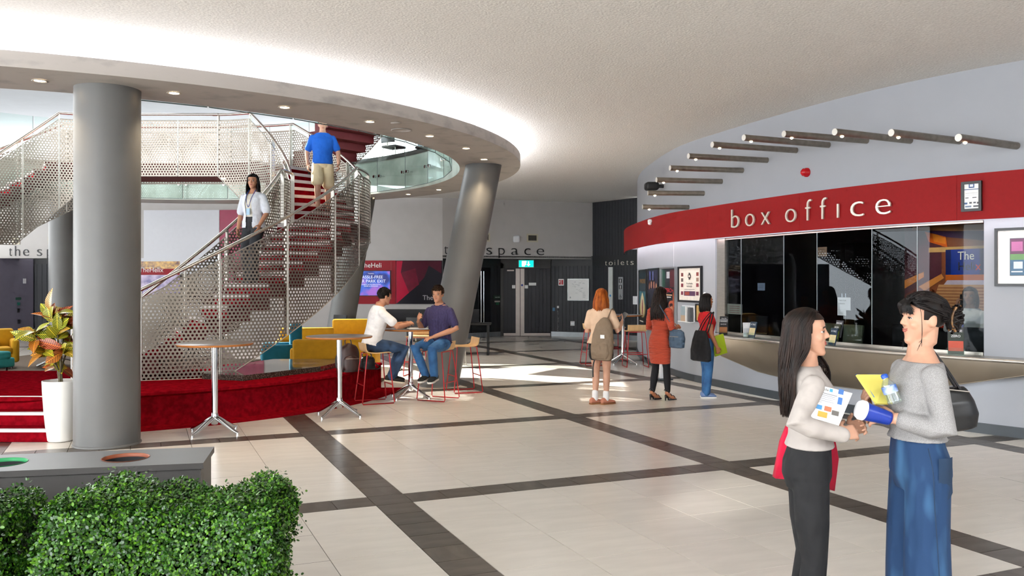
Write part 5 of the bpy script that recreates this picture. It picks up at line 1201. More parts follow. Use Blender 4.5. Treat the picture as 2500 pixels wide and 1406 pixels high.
# light on the banner: picture lamp under the ceiling
ld = bpy.data.lights.new('office_spot', 'SPOT'); ld.energy = 70; ld.spot_size = 1.5; ld.spot_blend = 0.7; ld.color = (1, 0.85, 0.65); ld.shadow_soft_size = 0.08
bc = BK.M @ Vector(((x0+x1)/2-0.1, -1.15, 2.62)); tl = thing('office_downlight', bc, 'small spotlight under the office ceiling aimed at the banner', 'spotlight')
MB().tube([(0, 0, 0.09), (0, 0, 0.0)], 0.05, 14).build('housing', m_dark, tl); l_ = ob('office_spot', ld, tl, (0, 0, -0.02)); tgt = (BK.M @ Vector(((x0+x1)/2, 0, 1.7)))-bc; l_.rotation_euler = tgt.to_track_quat('-Z', 'Y').to_euler()
# desk inside, monitors, boxes, chairs, cabinet, notes
DK = bw_off(-0.16); DKi = bw_off(-0.85)
n = 24; la, lb_ = DK.l_px(1790), DK.l_px(2420); A_ = [DK.pos(lerp(la, lb_, k/n)) for k in range(n+1)]; B_ = []
for k in range(n+1):
    l = lerp(la, lb_, k/n); tn, nn = DK.frame(l); B_.append(DK.pos(l)-nn*HN*0.62)
b = MB()
for z in (0.74, 0.78): b.sheet([[Vector((p.x, p.y, z)) for p in A_], [Vector((p.x, p.y, z)) for p in B_]], smooth=False)
b.sheet([[Vector((p.x, p.y, 0.74)) for p in A_], [Vector((p.x, p.y, 0.78)) for p in A_]]); b.sheet([[Vector((p.x, p.y, 0.0)) for p in A_], [Vector((p.x, p.y, 0.74)) for p in A_]])
tag(b.build('office_desk', m_dark), 'long dark desk behind the box office glass', 'desk')
def inside(px, depth, z=0.78):
    l = DK.l_px(px); tn, nn = DK.frame(l); p = DK.pos(l)-nn*HN*depth; return Vector((p.x, p.y, z)), math.atan2(nn.y*HN, nn.x*HN)+PI/2
for px, lab in ((1935, 'black monitor seen past the long-haired woman'), (2185, 'black monitor behind the woman in the grey jumper'), (2375, 'black monitor in front of the clerk'), (1812, 'black monitor near the window frame')):
    p, a = inside(px, 0.3); t = thing('monitor', p, lab, 'monitor', a, 'monitors on the office desk')
    MB().bbox(-0.26, 0.26, -0.02, 0.02, 0.10, 0.42, 0.008).build('screen', m_letter_b, t); MB().box(-0.03, 0.03, 0.0, 0.02, 0, 0.2).build('stand', m_dark, t); MB().box(-0.12, 0.12, -0.06, 0.08, 0, 0.012).build('foot', m_dark, t)
p, a = inside(2178, 1.5, 0.78); t = thing('cardboard_box', p, 'brown cardboard box on a shelf inside the office', 'box', a); MB().bbox(-0.16, 0.16, -0.12, 0.12, 0, 0.30, 0.006).build('carton', mat('cardboard', 'b07a3e', 0.8, var=0.06), t); MB().box(-0.02, 0.06, -0.123, -0.12, 0.03, 0.13).build('label', m_paper, t)
p0, a0 = inside(2178, 1.5, 0); t = thing('low_shelf', p0, 'low dark shelf carrying the cardboard box', 'shelf', a0); MB().box(-0.7, 0.7, -0.2, 0.2, 0.74, 0.78).build('top', m_dark, t); MB().box(-0.7, -0.66, -0.2, 0.2, 0, 0.74).build('side', m_dark, t); MB().box(0.66, 0.7, -0.2, 0.2, 0, 0.74).build('side', m_dark, t)
for px, lab in ((1862, 'pale green desk chair inside the office'), (1918, 'second pale green desk chair inside the office, beside the long-haired woman')):
    p, a = inside(px, 1.0, 0); c = office_chair(p.x, p.y, a, lab, 'aab08a'); c.scale = (1, 1, 1.12)
# tall black cabinet with two long handles
xa, _ = BK.loc(2085, 700); xb, _ = BK.loc(2128, 700); t = ob('tall_cabinet', None); t.matrix_world = BK.M @ TR(xa, 0, 0); tag(t, 'tall black cabinet with two long steel handles inside the office', 'cabinet'); cw = xb-xa
MB().bbox(0, cw, -0.4, -0.001, 0, 2.45, 0.006).build('carcass', m_dark, t)
hx = BK.loc(2104.5, 700)[0]-xa; z0_, z1_ = BK.loc(2104, 790)[1], BK.loc(2104, 716)[1]
for s in (-0.04, 0.04): MB().tube([(hx+s*1.1, -0.44, z0_), (hx+s*1.1, -0.44, z1_)], 0.010, 8).build('handle', m_chrome, t)
MB().box(0.01, hx-0.004, -0.415, -0.401, 0.08, 2.42).build('door', m_letter_b, t); MB().box(hx+0.004, cw-0.01, -0.415, -0.401, 0.08, 2.42).build('door', m_letter_b, t)
# notes taped to the glass
def note(x0, x1, y0, y1, lab, col='d9dcde', rows_=3, ink='6a6e74', txt=None):
    M, w, h = wall_frame(x0, x1, y0, y1, G, -0.012); t = ob('paper_note', None); t.matrix_world = M; tag(t, lab, 'note', 'paper notes on the office glass')
    MB().box(0, w, -0.001, 0.001, 0, h).build('sheet', mat('note_'+col, col, 0.8, var=0.03), t)
    if txt:
        for k, s in enumerate(txt): text('writing', s, h*0.16, mat('note_ink', '50545c', 0.8, var=0.05), (w*0.1, -0.0015, h*(0.7-0.25*k)), parent=t, ext=0.0002)
    else:
        b = MB()
        for k in range(rows_): b.box(w*0.15, w*0.8, -0.0016, -0.0011, h*(0.75-0.2*k), h*(0.78-0.2*k))
        b.build('writing', mat('note_'+ink, ink, 0.8, var=0.05), t)
note(2043, 2075, 726, 757, 'white handwritten note taped to the glass between the women', txt=('TAKE OUR', 'SURVEYS'))
note(2043, 2064, 757, 770, 'small white note under the handwritten one')
note(1848, 1866, 691, 709, 'bluish notice far inside, left of the long-haired woman', '9aa3b8')
note(1995, 2017, 603, 626, 'tan gridded card near the top of the glass', 'b08a6a', 3, '5a4030')
note(1774, 1811, 742, 767, 'bright children\'s drawing at the left end of the glass', 'd9d2c0', 4, 'b0343a')

# leaflet holders on the counter
def holder(px, out, lab, cols, fan=0.0, sc=1.0):
    l = BW.l_px(px); tn, nn = BW.frame(l); nn = nn*HN; p = BW.pos(l)+nn*out; t = thing('leaflet_holder', (p.x, p.y, ZS), lab, 'leaflet holder', math.atan2(nn.y, nn.x)+PI/2+fan, 'leaflet holders on the counter'); t.scale = (sc,)*3
    MB().box(-0.075, 0.075, -0.06, 0.06, 0.0, 0.006).box(-0.075, 0.075, -0.062, -0.058, 0, 0.07).build('stand', m_glass, t)
    for k, (c, c2, ttl) in enumerate(cols):
        y = -0.045+0.035*k; z = 0.01+0.045*k; Mk = TR(0, y, z) @ RX(-0.22)
        lf = MB().box(-0.065, 0.065, -0.006, 0.006, 0, 0.20, Mk).build('leaflet', pr(c), t); MB().box(-0.06, 0.06, -0.0068, -0.006, 0.03, 0.12, Mk).build('picture', pr(c2), lf)
        o = text('title', ttl, 0.03, pr('e6e8ea'), (0, 0, 0), parent=lf, ext=0.0003, align='CENTER'); o.matrix_local = Mk @ TR(0, -0.0072, 0.155) @ RX(PI/2)
holder(1793, 0.20, 'tilted leaflets at the left end of the counter', [('2a2c30', 'b0764a', 'SHOW'), ('8a8f94', '3a3a40', 'GUIDE'), ('23272c', '9ac02c', 'SALSA')], 0.9)
holder(1866, 0.18, 'leaflet holder with a dark fantasy cover left of the long-haired woman', [('20344a', 'd9c89a', 'A TALE')], 0.0, 1.2)
holder(1849, 0.18, 'white leaflet holder turned edge-on beside the fantasy leaflet', [('d8dadc', 'b4b8bc', 'NEWS')], 1.2, 1.1)
holder(2066, 0.2, 'three stacked leaflets between the two talking women', [('20344a', 'd9c89a', 'A TALE'), ('2b2f1c', '9ac02c', 'SALSA'), ('3a3c42', '6a6e78', 'SIMONE')], -0.2, 1.15)
holder(2352, 0.18, 'stacked leaflets on the counter behind the grey jumper', [('1e2a22', 'c04a34', 'ZERO'), ('34363c', '7a7e88', 'SIMONE'), ('2c3a6a', 'c85a4a', 'DANCE')], 0.5, 1.3)

# unseen spotlight added to throw a soft pool on the floor in front of the talking women
sp_ = thing('floor_pool_spot', (-5.5, -1.2, 3.9), 'unseen black spotlight added to make the pool of light on the floor', 'spotlight')
dv_ = Vector((1.95, 7.3, 0))-Vector((-5.5, -1.2, 3.9)); hs_ = MB().tube([(0, 0, -0.12), (0, 0, 0.12)], 0.08, 16).build('housing', m_dark, sp_); hs_.rotation_euler = dv_.to_track_quat('-Z', 'Y').to_euler()
MB().tube([(0, 0, 0.05), (0, 0, 0.33)], 0.015, 8).build('bracket', m_dark, sp_)
ld = bpy.data.lights.new('floor_pool_beam', 'SPOT'); ld.energy = 3000; ld.spot_size = 0.085; ld.spot_blend = 0.8; ld.color = (1, 0.97, 0.88); ld.shadow_soft_size = 0.1
l_ = ob('floor_pool_beam', ld, sp_, dv_.normalized()*0.14); l_.rotation_euler = dv_.to_track_quat('-Z', 'Y').to_euler()
# ------------------------------------------------------------------ people: engine
class Vox(MB):
    """union of soft shapes, fused into one skin by voxel remeshing"""
    def cap(s, pts, rr, n=12):
        pts = [Vector(p) for p in pts]; rr = list(rr)
        # rounded ends
        d0 = (pts[0]-pts[1]).normalized(); d1 = (pts[-1]-pts[-2]).normalized(); P = []; R = []
        for a in (80, 50, 25): P.append(pts[0]+d0*rr[0]*math.sin(math.radians(a))); R.append(rr[0]*math.cos(math.radians(a)))
        P += pts; R += rr
        for a in (25, 50, 80): P.append(pts[-1]+d1*rr[-1]*math.sin(math.radians(a))); R.append(rr[-1]*math.cos(math.radians(a)))
        s.tube(P, R, n); return s
    def loft(s, secs, M=None, n=24, pw=1.0):
        """secs: (z, half width, half depth, y offset[, x offset])"""
        rows = []
        for sc_ in secs:
            z, w, d, yo = sc_[:4]; xo = sc_[4] if len(sc_) > 4 else 0.0
            row = []
            for k in range(n):
                a = 2*PI*k/n; c, q = math.cos(a), math.sin(a)
                p = Vector((xo+w*math.copysign(abs(c)**pw, c), yo+d*math.copysign(abs(q)**pw, q), z)); row.append(M @ p if M is not None else p)
            rows.append(row+[row[0]])
        v = [p for r in rows for p in r[:-1]]; f = []
        for i in range(len(rows)-1):
            for k in range(n): f.append((i*n+k, i*n+(k+1) % n, (i+1)*n+(k+1) % n, (i+1)*n+k))
        o = len(v); cb = sum((p for p in rows[0][:-1]), Vector())/n; ct = sum((p for p in rows[-1][:-1]), Vector())/n; v += [cb, ct]
        for k in range(n): f.append((k, o, (k+1) % n)); f.append(((len(rows)-1)*n+k, (len(rows)-1)*n+(k+1) % n, o+1))
        s.add(v, f, True); return s
    def fuse(s, name, m, parent, voxel=0.008, smooth=3, fac=0.5):
        me = s.mesh(name, m); o = bpy.data.objects.new(name, me); COL.objects.link(o)
        bm = bmesh.new(); bm.from_mesh(me); bmesh.ops.recalc_face_normals(bm, faces=bm.faces); bm.to_mesh(me); bm.free()
        r = o.modifiers.new('r', 'REMESH'); r.mode = 'VOXEL'; r.voxel_size = voxel; r.use_smooth_shade = True
        if smooth: q = o.modifiers.new('s', 'SMOOTH'); q.iterations = smooth; q.factor = fac
        me2 = bpy.data.meshes.new_from_object(o.evaluated_get(bpy.context.evaluated_depsgraph_get())); me2.materials.clear(); me2.materials.append(m)
        me2.polygons.foreach_set('use_smooth', [True]*len(me2.polygons)); bpy.data.objects.remove(o); bpy.data.meshes.remove(me)
        return ob(name, me2, parent)
FT = [(-.07, .12, .09, -.01), (0, .165, .112, -.012), (.06, .163, .11, -.01), (.13, .138, .097, 0), (.19, .124, .09, .004), (.26, .133, .098, .012), (.34, .146, .112, .02), (.40, .148, .106, .012), (.46, .15, .086, -.005), (.50, .125, .066, -.015), (.535, .08, .053, -.018), (.57, .052, .048, -.012)]
MT = [(-.07, .12, .095, -.005), (0, .165, .112, -.005), (.08, .158, .112, 0), (.17, .15, .108, .003), (.26, .16, .112, .008), (.36, .175, .118, .01), (.44, .18, .108, 0), (.50, .16, .085, -.01), (.54, .115, .066, -.015), (.575, .066, .056, -.012)]
SKIN = {}
def skin(name, col):
    return mat('skin_'+name, col, 0.5, var=0.05, scale=14, sss=0.06, spec=0.4)
def fabric(name, col, col2=None, rough=0.85, fold=0.5, fs=9.0, **k):
    return mat('cloth_'+name, col, rough, bump=fold, bscale=fs, bdist=0.05, var=0 if col2 else 0.04, col2=col2, **k)
def hairmat(name, col, col2):
    return mat('hair_'+name, col, 0.45, col2=col2, scale=30, stretch=(1, 1, 0.15), band=(.35, .7), spec=0.22)
def axes(x, y=None):
    """matrix whose local x is along x, local z towards y"""
    x = Vector(x).normalized(); z = Vector(y if y is not None else (0, 0, 1)); yv = z.cross(x).normalized(); z = x.cross(yv).normalized()
    return Matrix((x, yv, z)).transposed().to_4x4()
def hand(v, wrist, along, back, curl=(0.35, 0.4, 0.45, 0.5), side=1, s=1.0, thumb=0.5, spread=0.06):
    """along: wrist to knuckles; back: direction the back of the hand faces; side +1: thumb towards local +y"""
    M = TR(*wrist) @ axes(along, back)
    def T(x, y, z): return M @ (Vector((x, y, z))*s)
    v.loft([(0.0, .024*s, .016*s, 0), (.03*s, .033*s, .015*s, 0), (.06*s, .038*s, .014*s, 0), (.085*s, .038*s, .012*s, 0), (.094*s, .032*s, .009*s, 0)], M @ Matrix(((0, 0, 1, 0), (1, 0, 0, 0), (0, 1, 0, 0), (0, 0, 0, 1))), 14)
    for i, (y, l) in enumerate(((.029, .068), (.010, .076), (-.010, .071), (-.029, .055))):
        y = y*side; c = curl[i]; p = Vector((.086-.004*abs(i-1), y, 0)); ang = 0.15; pts = [T(*p)]; rr = [.0088*s]
        for k, ll in enumerate((0.45, 0.3, 0.25)):
            ang += c*(1.0 if k else 0.8); d = Vector((math.cos(ang), spread*(1.5-i)*side, -math.sin(ang))); p = p+d*l*ll; pts.append(T(*p)); rr.append((.0084, .0077, .0066)[k]*s)
        v.cap(pts, rr, 8)
    p = Vector((.022, .030*side, -.004)); pts = [T(*p)]; rr = [.012*s]
    for k, (ll, a) in enumerate(((.04, 0.0), (.03, thumb), (.024, thumb*0.6))):
        th = 0.75-(a if k else 0)*0.7; d = Vector((math.cos(th), side*math.sin(th), -0.35-0.3*k*thumb)).normalized(); p = p+d*ll; pts.append(T(*p)); rr.append((.0108, .0095, .0078)[k]*s)
    v.cap(pts, rr, 8)
def head_prims(v, HM, male=False):
    def E(c, r, R=None):
        v.ell(HM @ Vector(c), r, (HM.to_3x3().to_4x4() @ (R or Matrix.Identity(4))), 20, 14)
    v.loft([(-.110, .010, .010, .062), (-.104, .020, .020, .055), (-.092, .031, .033, .042), (-.074, .043, .047, .029), (-.05, .056, .062, .017), (-.02, .063, .076, .004), (.012, .067, .083, -.002), (.045, .069, .086, -.004), (.06, .066, .084, -.006)], HM, 28)
    E((0, -.012, .036), (.075, .094, .080))
    v.cap([HM @ Vector(p) for p in ((0, .078, .020), (0, .0855, .002), (0, .0935, -.016))], [.007, .008, .0095], 10)
    for s in (-1, 1):
        E((s*.009, .085, -.020), (.0075, .008, .0065)); E((s*.033, .050, -.022), (.023, .024, .024)); E((s*.03, .072, .026), (.022, .010, .006))
        E((s*.073, -.010, -.002), (.010, .019, .029), RZ(s*0.25)); 
    E((0, .0740, -.046), (.020, .010, .006)); E((0, .0730, -.055), (.017, .010, .006)); E((0, .066, -.093), (.017, .014, .012))
    if male: E((0, .074, .03), (.05, .012, .008)); E((0, .05, -.085), (.04, .03, .018))
def neck(v, HM, base, r=.05):
    v.cap([HM @ Vector((0, -.02, -.03)), HM @ Vector((0, -.018, -.09)), Vector(base)+Vector((0, 0, .02)), Vector(base)-Vector((0, .0, .03))], [.05, r, r*1.03, r*1.2], 16)
def face(par, HM, lip='a5524c', brow='1b1412', iris='1c120d', smile=0.004, closed=0.0, lids=True):
    ml = mat('lip_'+lip, lip, 0.45, var=0.05); mw = mat('eye_white', 'e6e0da', 0.2, var=0.01); mi = mat('iris_'+iris, iris, 0.15, var=0.02); mbw = mat('brow_'+brow, brow, 0.8, var=0.1)
    R3 = HM.to_3x3().to_4x4()
    b = MB()
    for sg, zz, th in ((1, -.0465, .0028), (-1, -.0530, .0033)):
        pts = [HM @ Vector((x, .0822-7*x*x-(0.0005 if abs(x) > .015 else 0), zz+smile*(x/.02)**2+(.0012*sg if abs(x) < .012 else 0))) for x in (-.021, -.014, -.007, 0, .007, .014, .021)]
        b.tube(pts, [.001, th*.75, th, th, th, th*.75, .001], 8)
    b.build('lips', ml, par)
    for s in (-1, 1):
        b = MB().ell(HM @ Vector((s*.031, .0705, .007)), (.0135, .0075, .0062*(1-closed)+.0012), R3 @ RZ(-s*.22), 14, 8); e = b.build('eye', mw, par)
        MB().ell(HM @ Vector((s*.0315, .0762, .007)), (.0068, .0032, .0066*(1-closed*.7)), R3, 12, 8).build('iris', mi, e)
        if lids: MB().tube([HM @ Vector((s*(.031+u), .0805-abs(u+.002)*.35-(.002 if abs(u) > .012 else 0), .0135-closed*.004-22*u*u)) for u in (-.016, -.008, 0, .008, .016)], [.0010, .0016, .0018, .0018, .0012], 6).build('eyelid', mbw, e)
        MB().tube([HM @ Vector((s*(.032+u), .0825-abs(u)*.38, .027+.004*(1-(u/.02)**2)-.002*(u > .01))) for u in (-.02, -.01, 0, .01, .02)], [.0015, .0032, .0034, .003, .0012], 6).build('eyebrow', mbw, par)
EC, ER = Vector((0, -.012, .036)), Vector((.080, .099, .086))
def hdir(phi, psi, k=1.0):
    p, q = math.radians(phi), math.radians(psi); return Vector((EC.x+ER.x*k*math.sin(q)*math.sin(p), EC.y+ER.y*k*math.sin(q)*math.cos(p), EC.z+ER.z*k*math.cos(q)))
def scalp(b, HM, k=0.985, zlow=-.045, hairline=.066, yface=.030):
    rows = []; nu, nv = 84, 50
    for j in range(nv+1):
        rows.append([hdir(360*i/nu, 150*j/nv, k) for i in range(nu+1)])
    for j in range(nv):
        for i in range(nu):
            q = [rows[j][i], rows[j][i+1], rows[j+1][i+1], rows[j+1][i]]; c = sum(q, Vector())/4
            if (c.y > yface and c.z < hairline) or c.z < zlow or (abs(c.x) > .05 and c.y > -0.02+0 and c.z < -.0): continue
            b.add([HM @ p for p in q], [(0, 1, 2, 3)], True)
def hair_long(par, HM, m, n=170, length=0.42, seed=1, part=0.0, wave=0.008, fronts=0.35, r=.0062, inner_k=1.02, back_out=0.0, seg=16, spread=1.0, body=None, name='hair', phimin=62, tuck=0.0):
    """strands from a parting, swept round the head and hanging"""
    rn = random.Random(seed); b = MB(); scalp(b, HM); down = (HM.to_3x3().inverted() @ Vector((0, 0, -1))).normalized()
    for i in range(n):
        sgn = 1 if rn.random() < 0.5 else -1; u = rn.random()
        phe = sgn*lerp(phimin, 180, u**0.9); phs = sgn*lerp(12, 170, u)
        k = inner_k+rn.uniform(-.015, .05); pts = []; L = length*rn.uniform(0.86, 1.05); ph = rn.uniform(0, 6.28)
        yp = lerp(.055, -.06, u)          # start along the parting line
        for j in range(5):
            t = j/5; psi = lerp(6, 92, t**0.85); phi = lerp(phs, phe, t**0.7); p = hdir(phi, psi, k)
            st = Vector((part+sgn*.004, yp, EC.z+ER.z*k*math.sqrt(max(0.05, 1-((yp-EC.y)/ER.y)**2-((part)/ER.x)**2))))
            p = p.lerp(st, max(0, 1-t*2.2)); pts.append(p)
        p = hdir(phe, 92, k); out = Vector((math.sin(math.radians(phe)), math.cos(math.radians(phe)), 0))
        tang = Vector((math.cos(math.radians(phe)), -math.sin(math.radians(phe)), 0))
        for j in range(seg):
            t = (j)/(seg-1); d = L*t
            off = out*(0.012*math.sin(t*PI)*spread+back_out*t*(1 if abs(phe) > 100 else .3)+(-tuck*t))+tang*wave*math.sin(ph+t*9)*min(1, t*3)+out*wave*.7*math.cos(ph*1.3+t*8)*min(1, t*3)
            q = p+down*d+off
            if body: q = body(q, t)
            pts.append(q)
        N = len(pts); b.tube([HM @ q for q in pts], [r*(0.7 if x < 2 else 1.0 if x < N*0.75 else lerp(1, .25, (x-N*.75)/(N*.25))) for x in range(N)], 5, caps=False)
    return b.build(name, m, par)
def hair_short(par, HM, m, n=260, seed=1, lmin=.02, lmax=.04, hairline=.06, side=.35, name='hair'):
    rn = random.Random(seed); b = MB(); scalp(b, HM, 1.0, -.05, hairline, .035)
    for i in range(n):
        phi = rn.uniform(0, 360); psi = math.degrees(math.acos(rn.uniform(-0.15, 1))); p = hdir(phi, psi, .99)
        if (p.y > .035 and p.z < hairline) or (abs(p.x) > .045 and p.y > 0 and p.z < .02): continue
        nn = Vector((p.x/ER.x, (p.y-EC.y)/ER.y, (p.z-EC.z)/ER.z)).normalized(); top = max(0, nn.z); l = lerp(lmin*side, rn.uniform(lmin, lmax), top)
        tg = (Vector((rn.uniform(-.4, .4), .9 if top > .4 else -.25, -.2 if top < .5 else .35))); tg = (tg-nn*tg.dot(nn)).normalized(); d = (nn*(.35+.35*top)+tg).normalized()
        b.tube([HM @ p, HM @ (p+d*l*.5+nn*.004), HM @ (p+d*l)], [.0055, .005, .0015], 5, caps=False)
    return b.build(name, m, par)
def shoe(par, p, yaw, m, msole, l=.25, w=.088, hgt=.075, pitch=0.0, name='shoe', heel=0.0):
    """p: ankle point on the ground, toe along local +y"""
    M = TR(*p) @ RZ(yaw) @ RX(pitch); v = Vox()
    S = [(-.085, .030, .030, .036), (-.07, .037, .040, .042), (-.03, .038, .045, .045), (.02, .040, .036, .038), (.07, .046, .027, .029), (.12, .045, .023, .025), (.15, .034, .018, .021), (.165, .018, .012, .016)]
    k = l/.25; Q = M @ Matrix(((1, 0, 0, 0), (0, 0, 1, 0), (0, 1, 0, 0), (0, 0, 0, 1)))
    v.loft([(y*k, ww*w/.088, hh*hgt/.075, zc*hgt/.075+.012) for y, ww, hh, zc in S], Q, 18)
    o = v.fuse(name, m, par, .006, 2)
    sl = MB(); pts = [(-.09, .026), (-.075, .036), (-.02, .036), (.03, .038), (.08, .046), (.13, .043), (.16, .028), (.172, .01)]
    ring = [(x*w/.088, y*k) for y, x in pts]+[(-x*w/.088, y*k) for y, x in pts[::-1]]
    sl.prism(ring, 0.0, .022, M); sl.build('sole', msole, o); return o, M
def leg_pts(hip, knee, ankle): 
    hip, knee, ankle = Vector(hip), Vector(knee), Vector(ankle); return [hip, lerp(hip, knee, .5), knee, lerp(knee, ankle, .32), lerp(knee, ankle, .75), ankle]
def person(loc, rz, h, lab):
    t = thing('person', loc, lab, 'person', rz); t.scale = (h/1.65,)*3; return t
HZ = .86
def std_head(hip=(0, 0, HZ), TM=None, yaw=0.0, pitch=0.0, roll=0.0, dz=.685, dy=.012):
    B = (TM or Matrix.Identity(4)); return TR(*hip) @ B @ TR(0, dy, dz) @ (B.to_3x3().to_4x4().inverted() if False else Matrix.Identity(4)) @ RZ(yaw) @ RX(pitch) @ RY(roll)
def sections(T, e, z0=None, z1=None, hem=0.0):
    out = [(z, w+e, d+e, y) for z, w, d, y in T if (z0 is None or z >= z0) and (z1 is None or z <= z1)]
    if z0 is not None:
        w, d, y = [interp(z0, [s[0] for s in T], [s[i] for s in T]) for i in (1, 2, 3)]; out.insert(0, (z0, w+e+hem, d+e+hem, y))
    if z1 is not None:
        w, d, y = [interp(z1, [s[0] for s in T], [s[i] for s in T]) for i in (1, 2, 3)]; out.append((z1, w+e, d+e, y))
    return out
# ------------------------------------------------------------------ foreground woman with long dark hair, facing right
sk_f = skin('fair', 'c5967d'); sk_w = skin('warm', 'bb8568'); sk_t = skin('tan', 'b87a58')
hm_dark = hairmat('darkbrown', '0f0a08', '2c1c15'); hm_black = hairmat('black', '0a0809', '1d1614'); hm_red = hairmat('auburn', '7a3410', 'c46a22')
g1 = person((1.42, 4.16, 0), math.radians(-100), 1.615, 'young woman in pale top and black jeans holding a magazine')
def arm(v, sh, el, wr, r=(.047, .037, .027)): v.cap([sh, lerp(Vector(sh), Vector(el), .5), el, lerp(Vector(el), Vector(wr), .3), wr], [r[0], r[0]*.92, r[1], r[1]*1.0, r[2]], 14)
TMi = TR(0, 0, HZ)
HM = std_head(yaw=math.radians(-14), pitch=math.radians(2), dy=-.006)
v = Vox(); v.loft(FT, TMi); head_prims(v, HM); neck(v, HM, (0, -.012, 1.42), .047)
shR, elR, wrR = (.16, -.005, 1.305), (.262, -.10, 1.14), (.205, .105, 1.09)
shL, elL, wrL = (-.16, -.005, 1.305), (-.20, -.02, 1.10), (.03, .175, 1.085)
for a_ in ((shR, elR, wrR), (shL, elL, wrL)): arm(v, *a_)
hand(v, wrR, (-.45, .8, .10), (.75, .35, .5), (.45, .5, .5, .55), 1, .97, .6)
hand(v, wrL, (.55, .55, .30), (-.3, .8, .35), (.55, .6, .6, .6), -1, .97, .5)
for s in (-1, 1):
    v.cap(leg_pts((s*.085, -.005, .84), (s*.09, .01, .45), (s*.085, -.015, .09)), [.08, .072, .05, .052, .038, .034], 14)
v.fuse('body', sk_f, g1, .0055, 2)
face(g1, HM, 'b8605a', smile=.006, closed=.35)
v = Vox(); m_top = fabric('cream_top', 'aca49f', fold=.7, fs=9)
v.loft(sections(FT, .012, .135, .53, .010), TMi)
for sh, el, wr in ((shR, elR, wrR), (shL, elL, wrL)):
    d = (Vector(wr)-Vector(el)).normalized(); arm(v, sh, el, Vector(wr)+d*.01, (.054, .047, .038))
v.fuse('top', m_top, g1, .007, 4)
v = Vox(); m_bj = fabric('black_denim', '141417', fold=.8, fs=8, rough=.85)
v.loft(sections(FT, .004, -.07, .15), TMi)
for s in (-1, 1): v.cap([(s*.085, -.005, .84), (s*.09, .0, .64), (s*.092, .01, .46), (s*.09, -.01, .28), (s*.088, -.015, .07)], [.086, .080, .060, .066, .084], 16)
v.fuse('trousers', m_bj, g1, .007, 3)
for s in (-1, 1): shoe(g1, (s*.088, -.015, 0), 0, mat('white_shoe', 'd9d6d0', .5, var=.03), mat('sole_white', 'e4e2dc', .6, var=.02))
def g1body(q, t):
    w = HM @ q; u = max(0, min(1, (1.50-w.z)/.16)); u = u*u*(3-2*u)
    if w.x < -.03 and w.y > -.06: w.y = lerp(w.y, .085+.03*(q.x*13 % 1)-.12*max(0, 1.22-w.z), u); w.x = lerp(w.x, -.085, u*.7)
    else: w.y = lerp(w.y, min(w.y, -.118+.035*max(0, w.x)/.1), u); w.x = lerp(w.x, w.x*1.25, u)
    return HM.inverted() @ w
hair_long(g1, HM, hm_dark, 850, .42, 4, .012, .010, r=.0034, seg=16, body=g1body, phimin=72, inner_k=1.03, spread=1.0)
# magazine, red tote
def slab_quad(P, th, m, name, parent=None):
    n = (P[1]-P[0]).cross(P[3]-P[0]).normalized()*th; b = MB(); b.add([p for p in P]+[p-n for p in P], [(0, 1, 2, 3), (7, 6, 5, 4), (0, 4, 5, 1), (1, 5, 6, 2), (2, 6, 7, 3), (3, 7, 4, 0)]); return b.build(name, m, parent)
def page(P, prints, par, lift=.0015):
    o, ux, uy = P[0], P[1]-P[0], P[3]-P[0]; n = ux.cross(uy).normalized()
    R = Matrix((ux.normalized(), (uy-ux.normalized()*uy.dot(ux.normalized())).normalized(), n)).transposed().to_4x4(); Mp = TR(*o) @ R; W_, H_ = ux.length, uy.length
    for i, (u0, u1, v0, v1, c) in enumerate(prints):
        if isinstance(c, str): b = MB().box(u0*W_, u1*W_, v0*H_, v1*H_, 0, .0004); q = b.build('print', pr(c), par); q.matrix_local = Mp @ TR(0, 0, lift+.0002*i)
        else:
            me = text_mesh(c[0], (v1-v0)*H_*1.3, .0002); xs = [k.co.x for k in me.vertices]; sx = (u1-u0)*W_/(max(xs)-min(xs))
            for k in me.vertices: k.co.x = (k.co.x-min(xs))*sx
            me.materials.clear(); me.materials.append(pr(c[1])); q = ob('lettering', me, par); q.matrix_local = Mp @ TR(u0*W_, v0*H_, lift+.0002*i)
t = thing('magazine', (1.47, 3.95, 1.1), 'white English textbook magazine held in both arms by the woman in black jeans', 'magazine')
P = [at(1950, 1022, 3.945)-t.location, at(2045, 1046, 3.95)-t.location, at(2081, 960, 3.985)-t.location, at(1992, 938, 3.98)-t.location]
slab_quad(P, .008, m_paper, 'cover', t)
page(P, [(.10, .62, .86, .93, ('English File', '1a1a22')), (.64, .72, .86, .94, '2f8fd0'), (.1, .85, .78, .80, '7c7c84'), (.1, .8, .735, .75, '8c8c94'), (.1, .82, .69, .705, '9a9aa2'), (.1, .76, .64, .655, '9a9aa2'), (.1, .8, .59, .605, '9a9aa2'), (.1, .5, .54, .555, '9a9aa2'), (.3, .52, .36, .47, '2f7fb8'), (.58, .76, .36, .48, 'b0623a'), (.44, .68, .18, .32, 'e0962a'), (.78, .96, .3, .42, '5a5550'), (.02, .2, .1, .28, '3f8fd8'), (.86, .99, .86, .99, '1f5fa8'), (.88, .99, .60, .78, '1f5fa8'), (.2, .6, .06, .075, 'a8a8b0')], t)
t = thing('red_tote', (1.36, 4.33, .62), 'bright red cloth tote hanging behind the woman in black jeans', 'tote bag')
v = Vox(); rows = []
Pq = [at(1893, 1168, 4.38), at(1945, 1172, 4.30), at(2038, 1199, 4.42), at(2048, 1120, 4.45), at(2035, 1050, 4.42), at(1925, 1043, 4.34), at(1910, 1080, 4.36)]
loc_ = t.location; c_ = sum((p for p in Pq), Vector())/len(Pq)
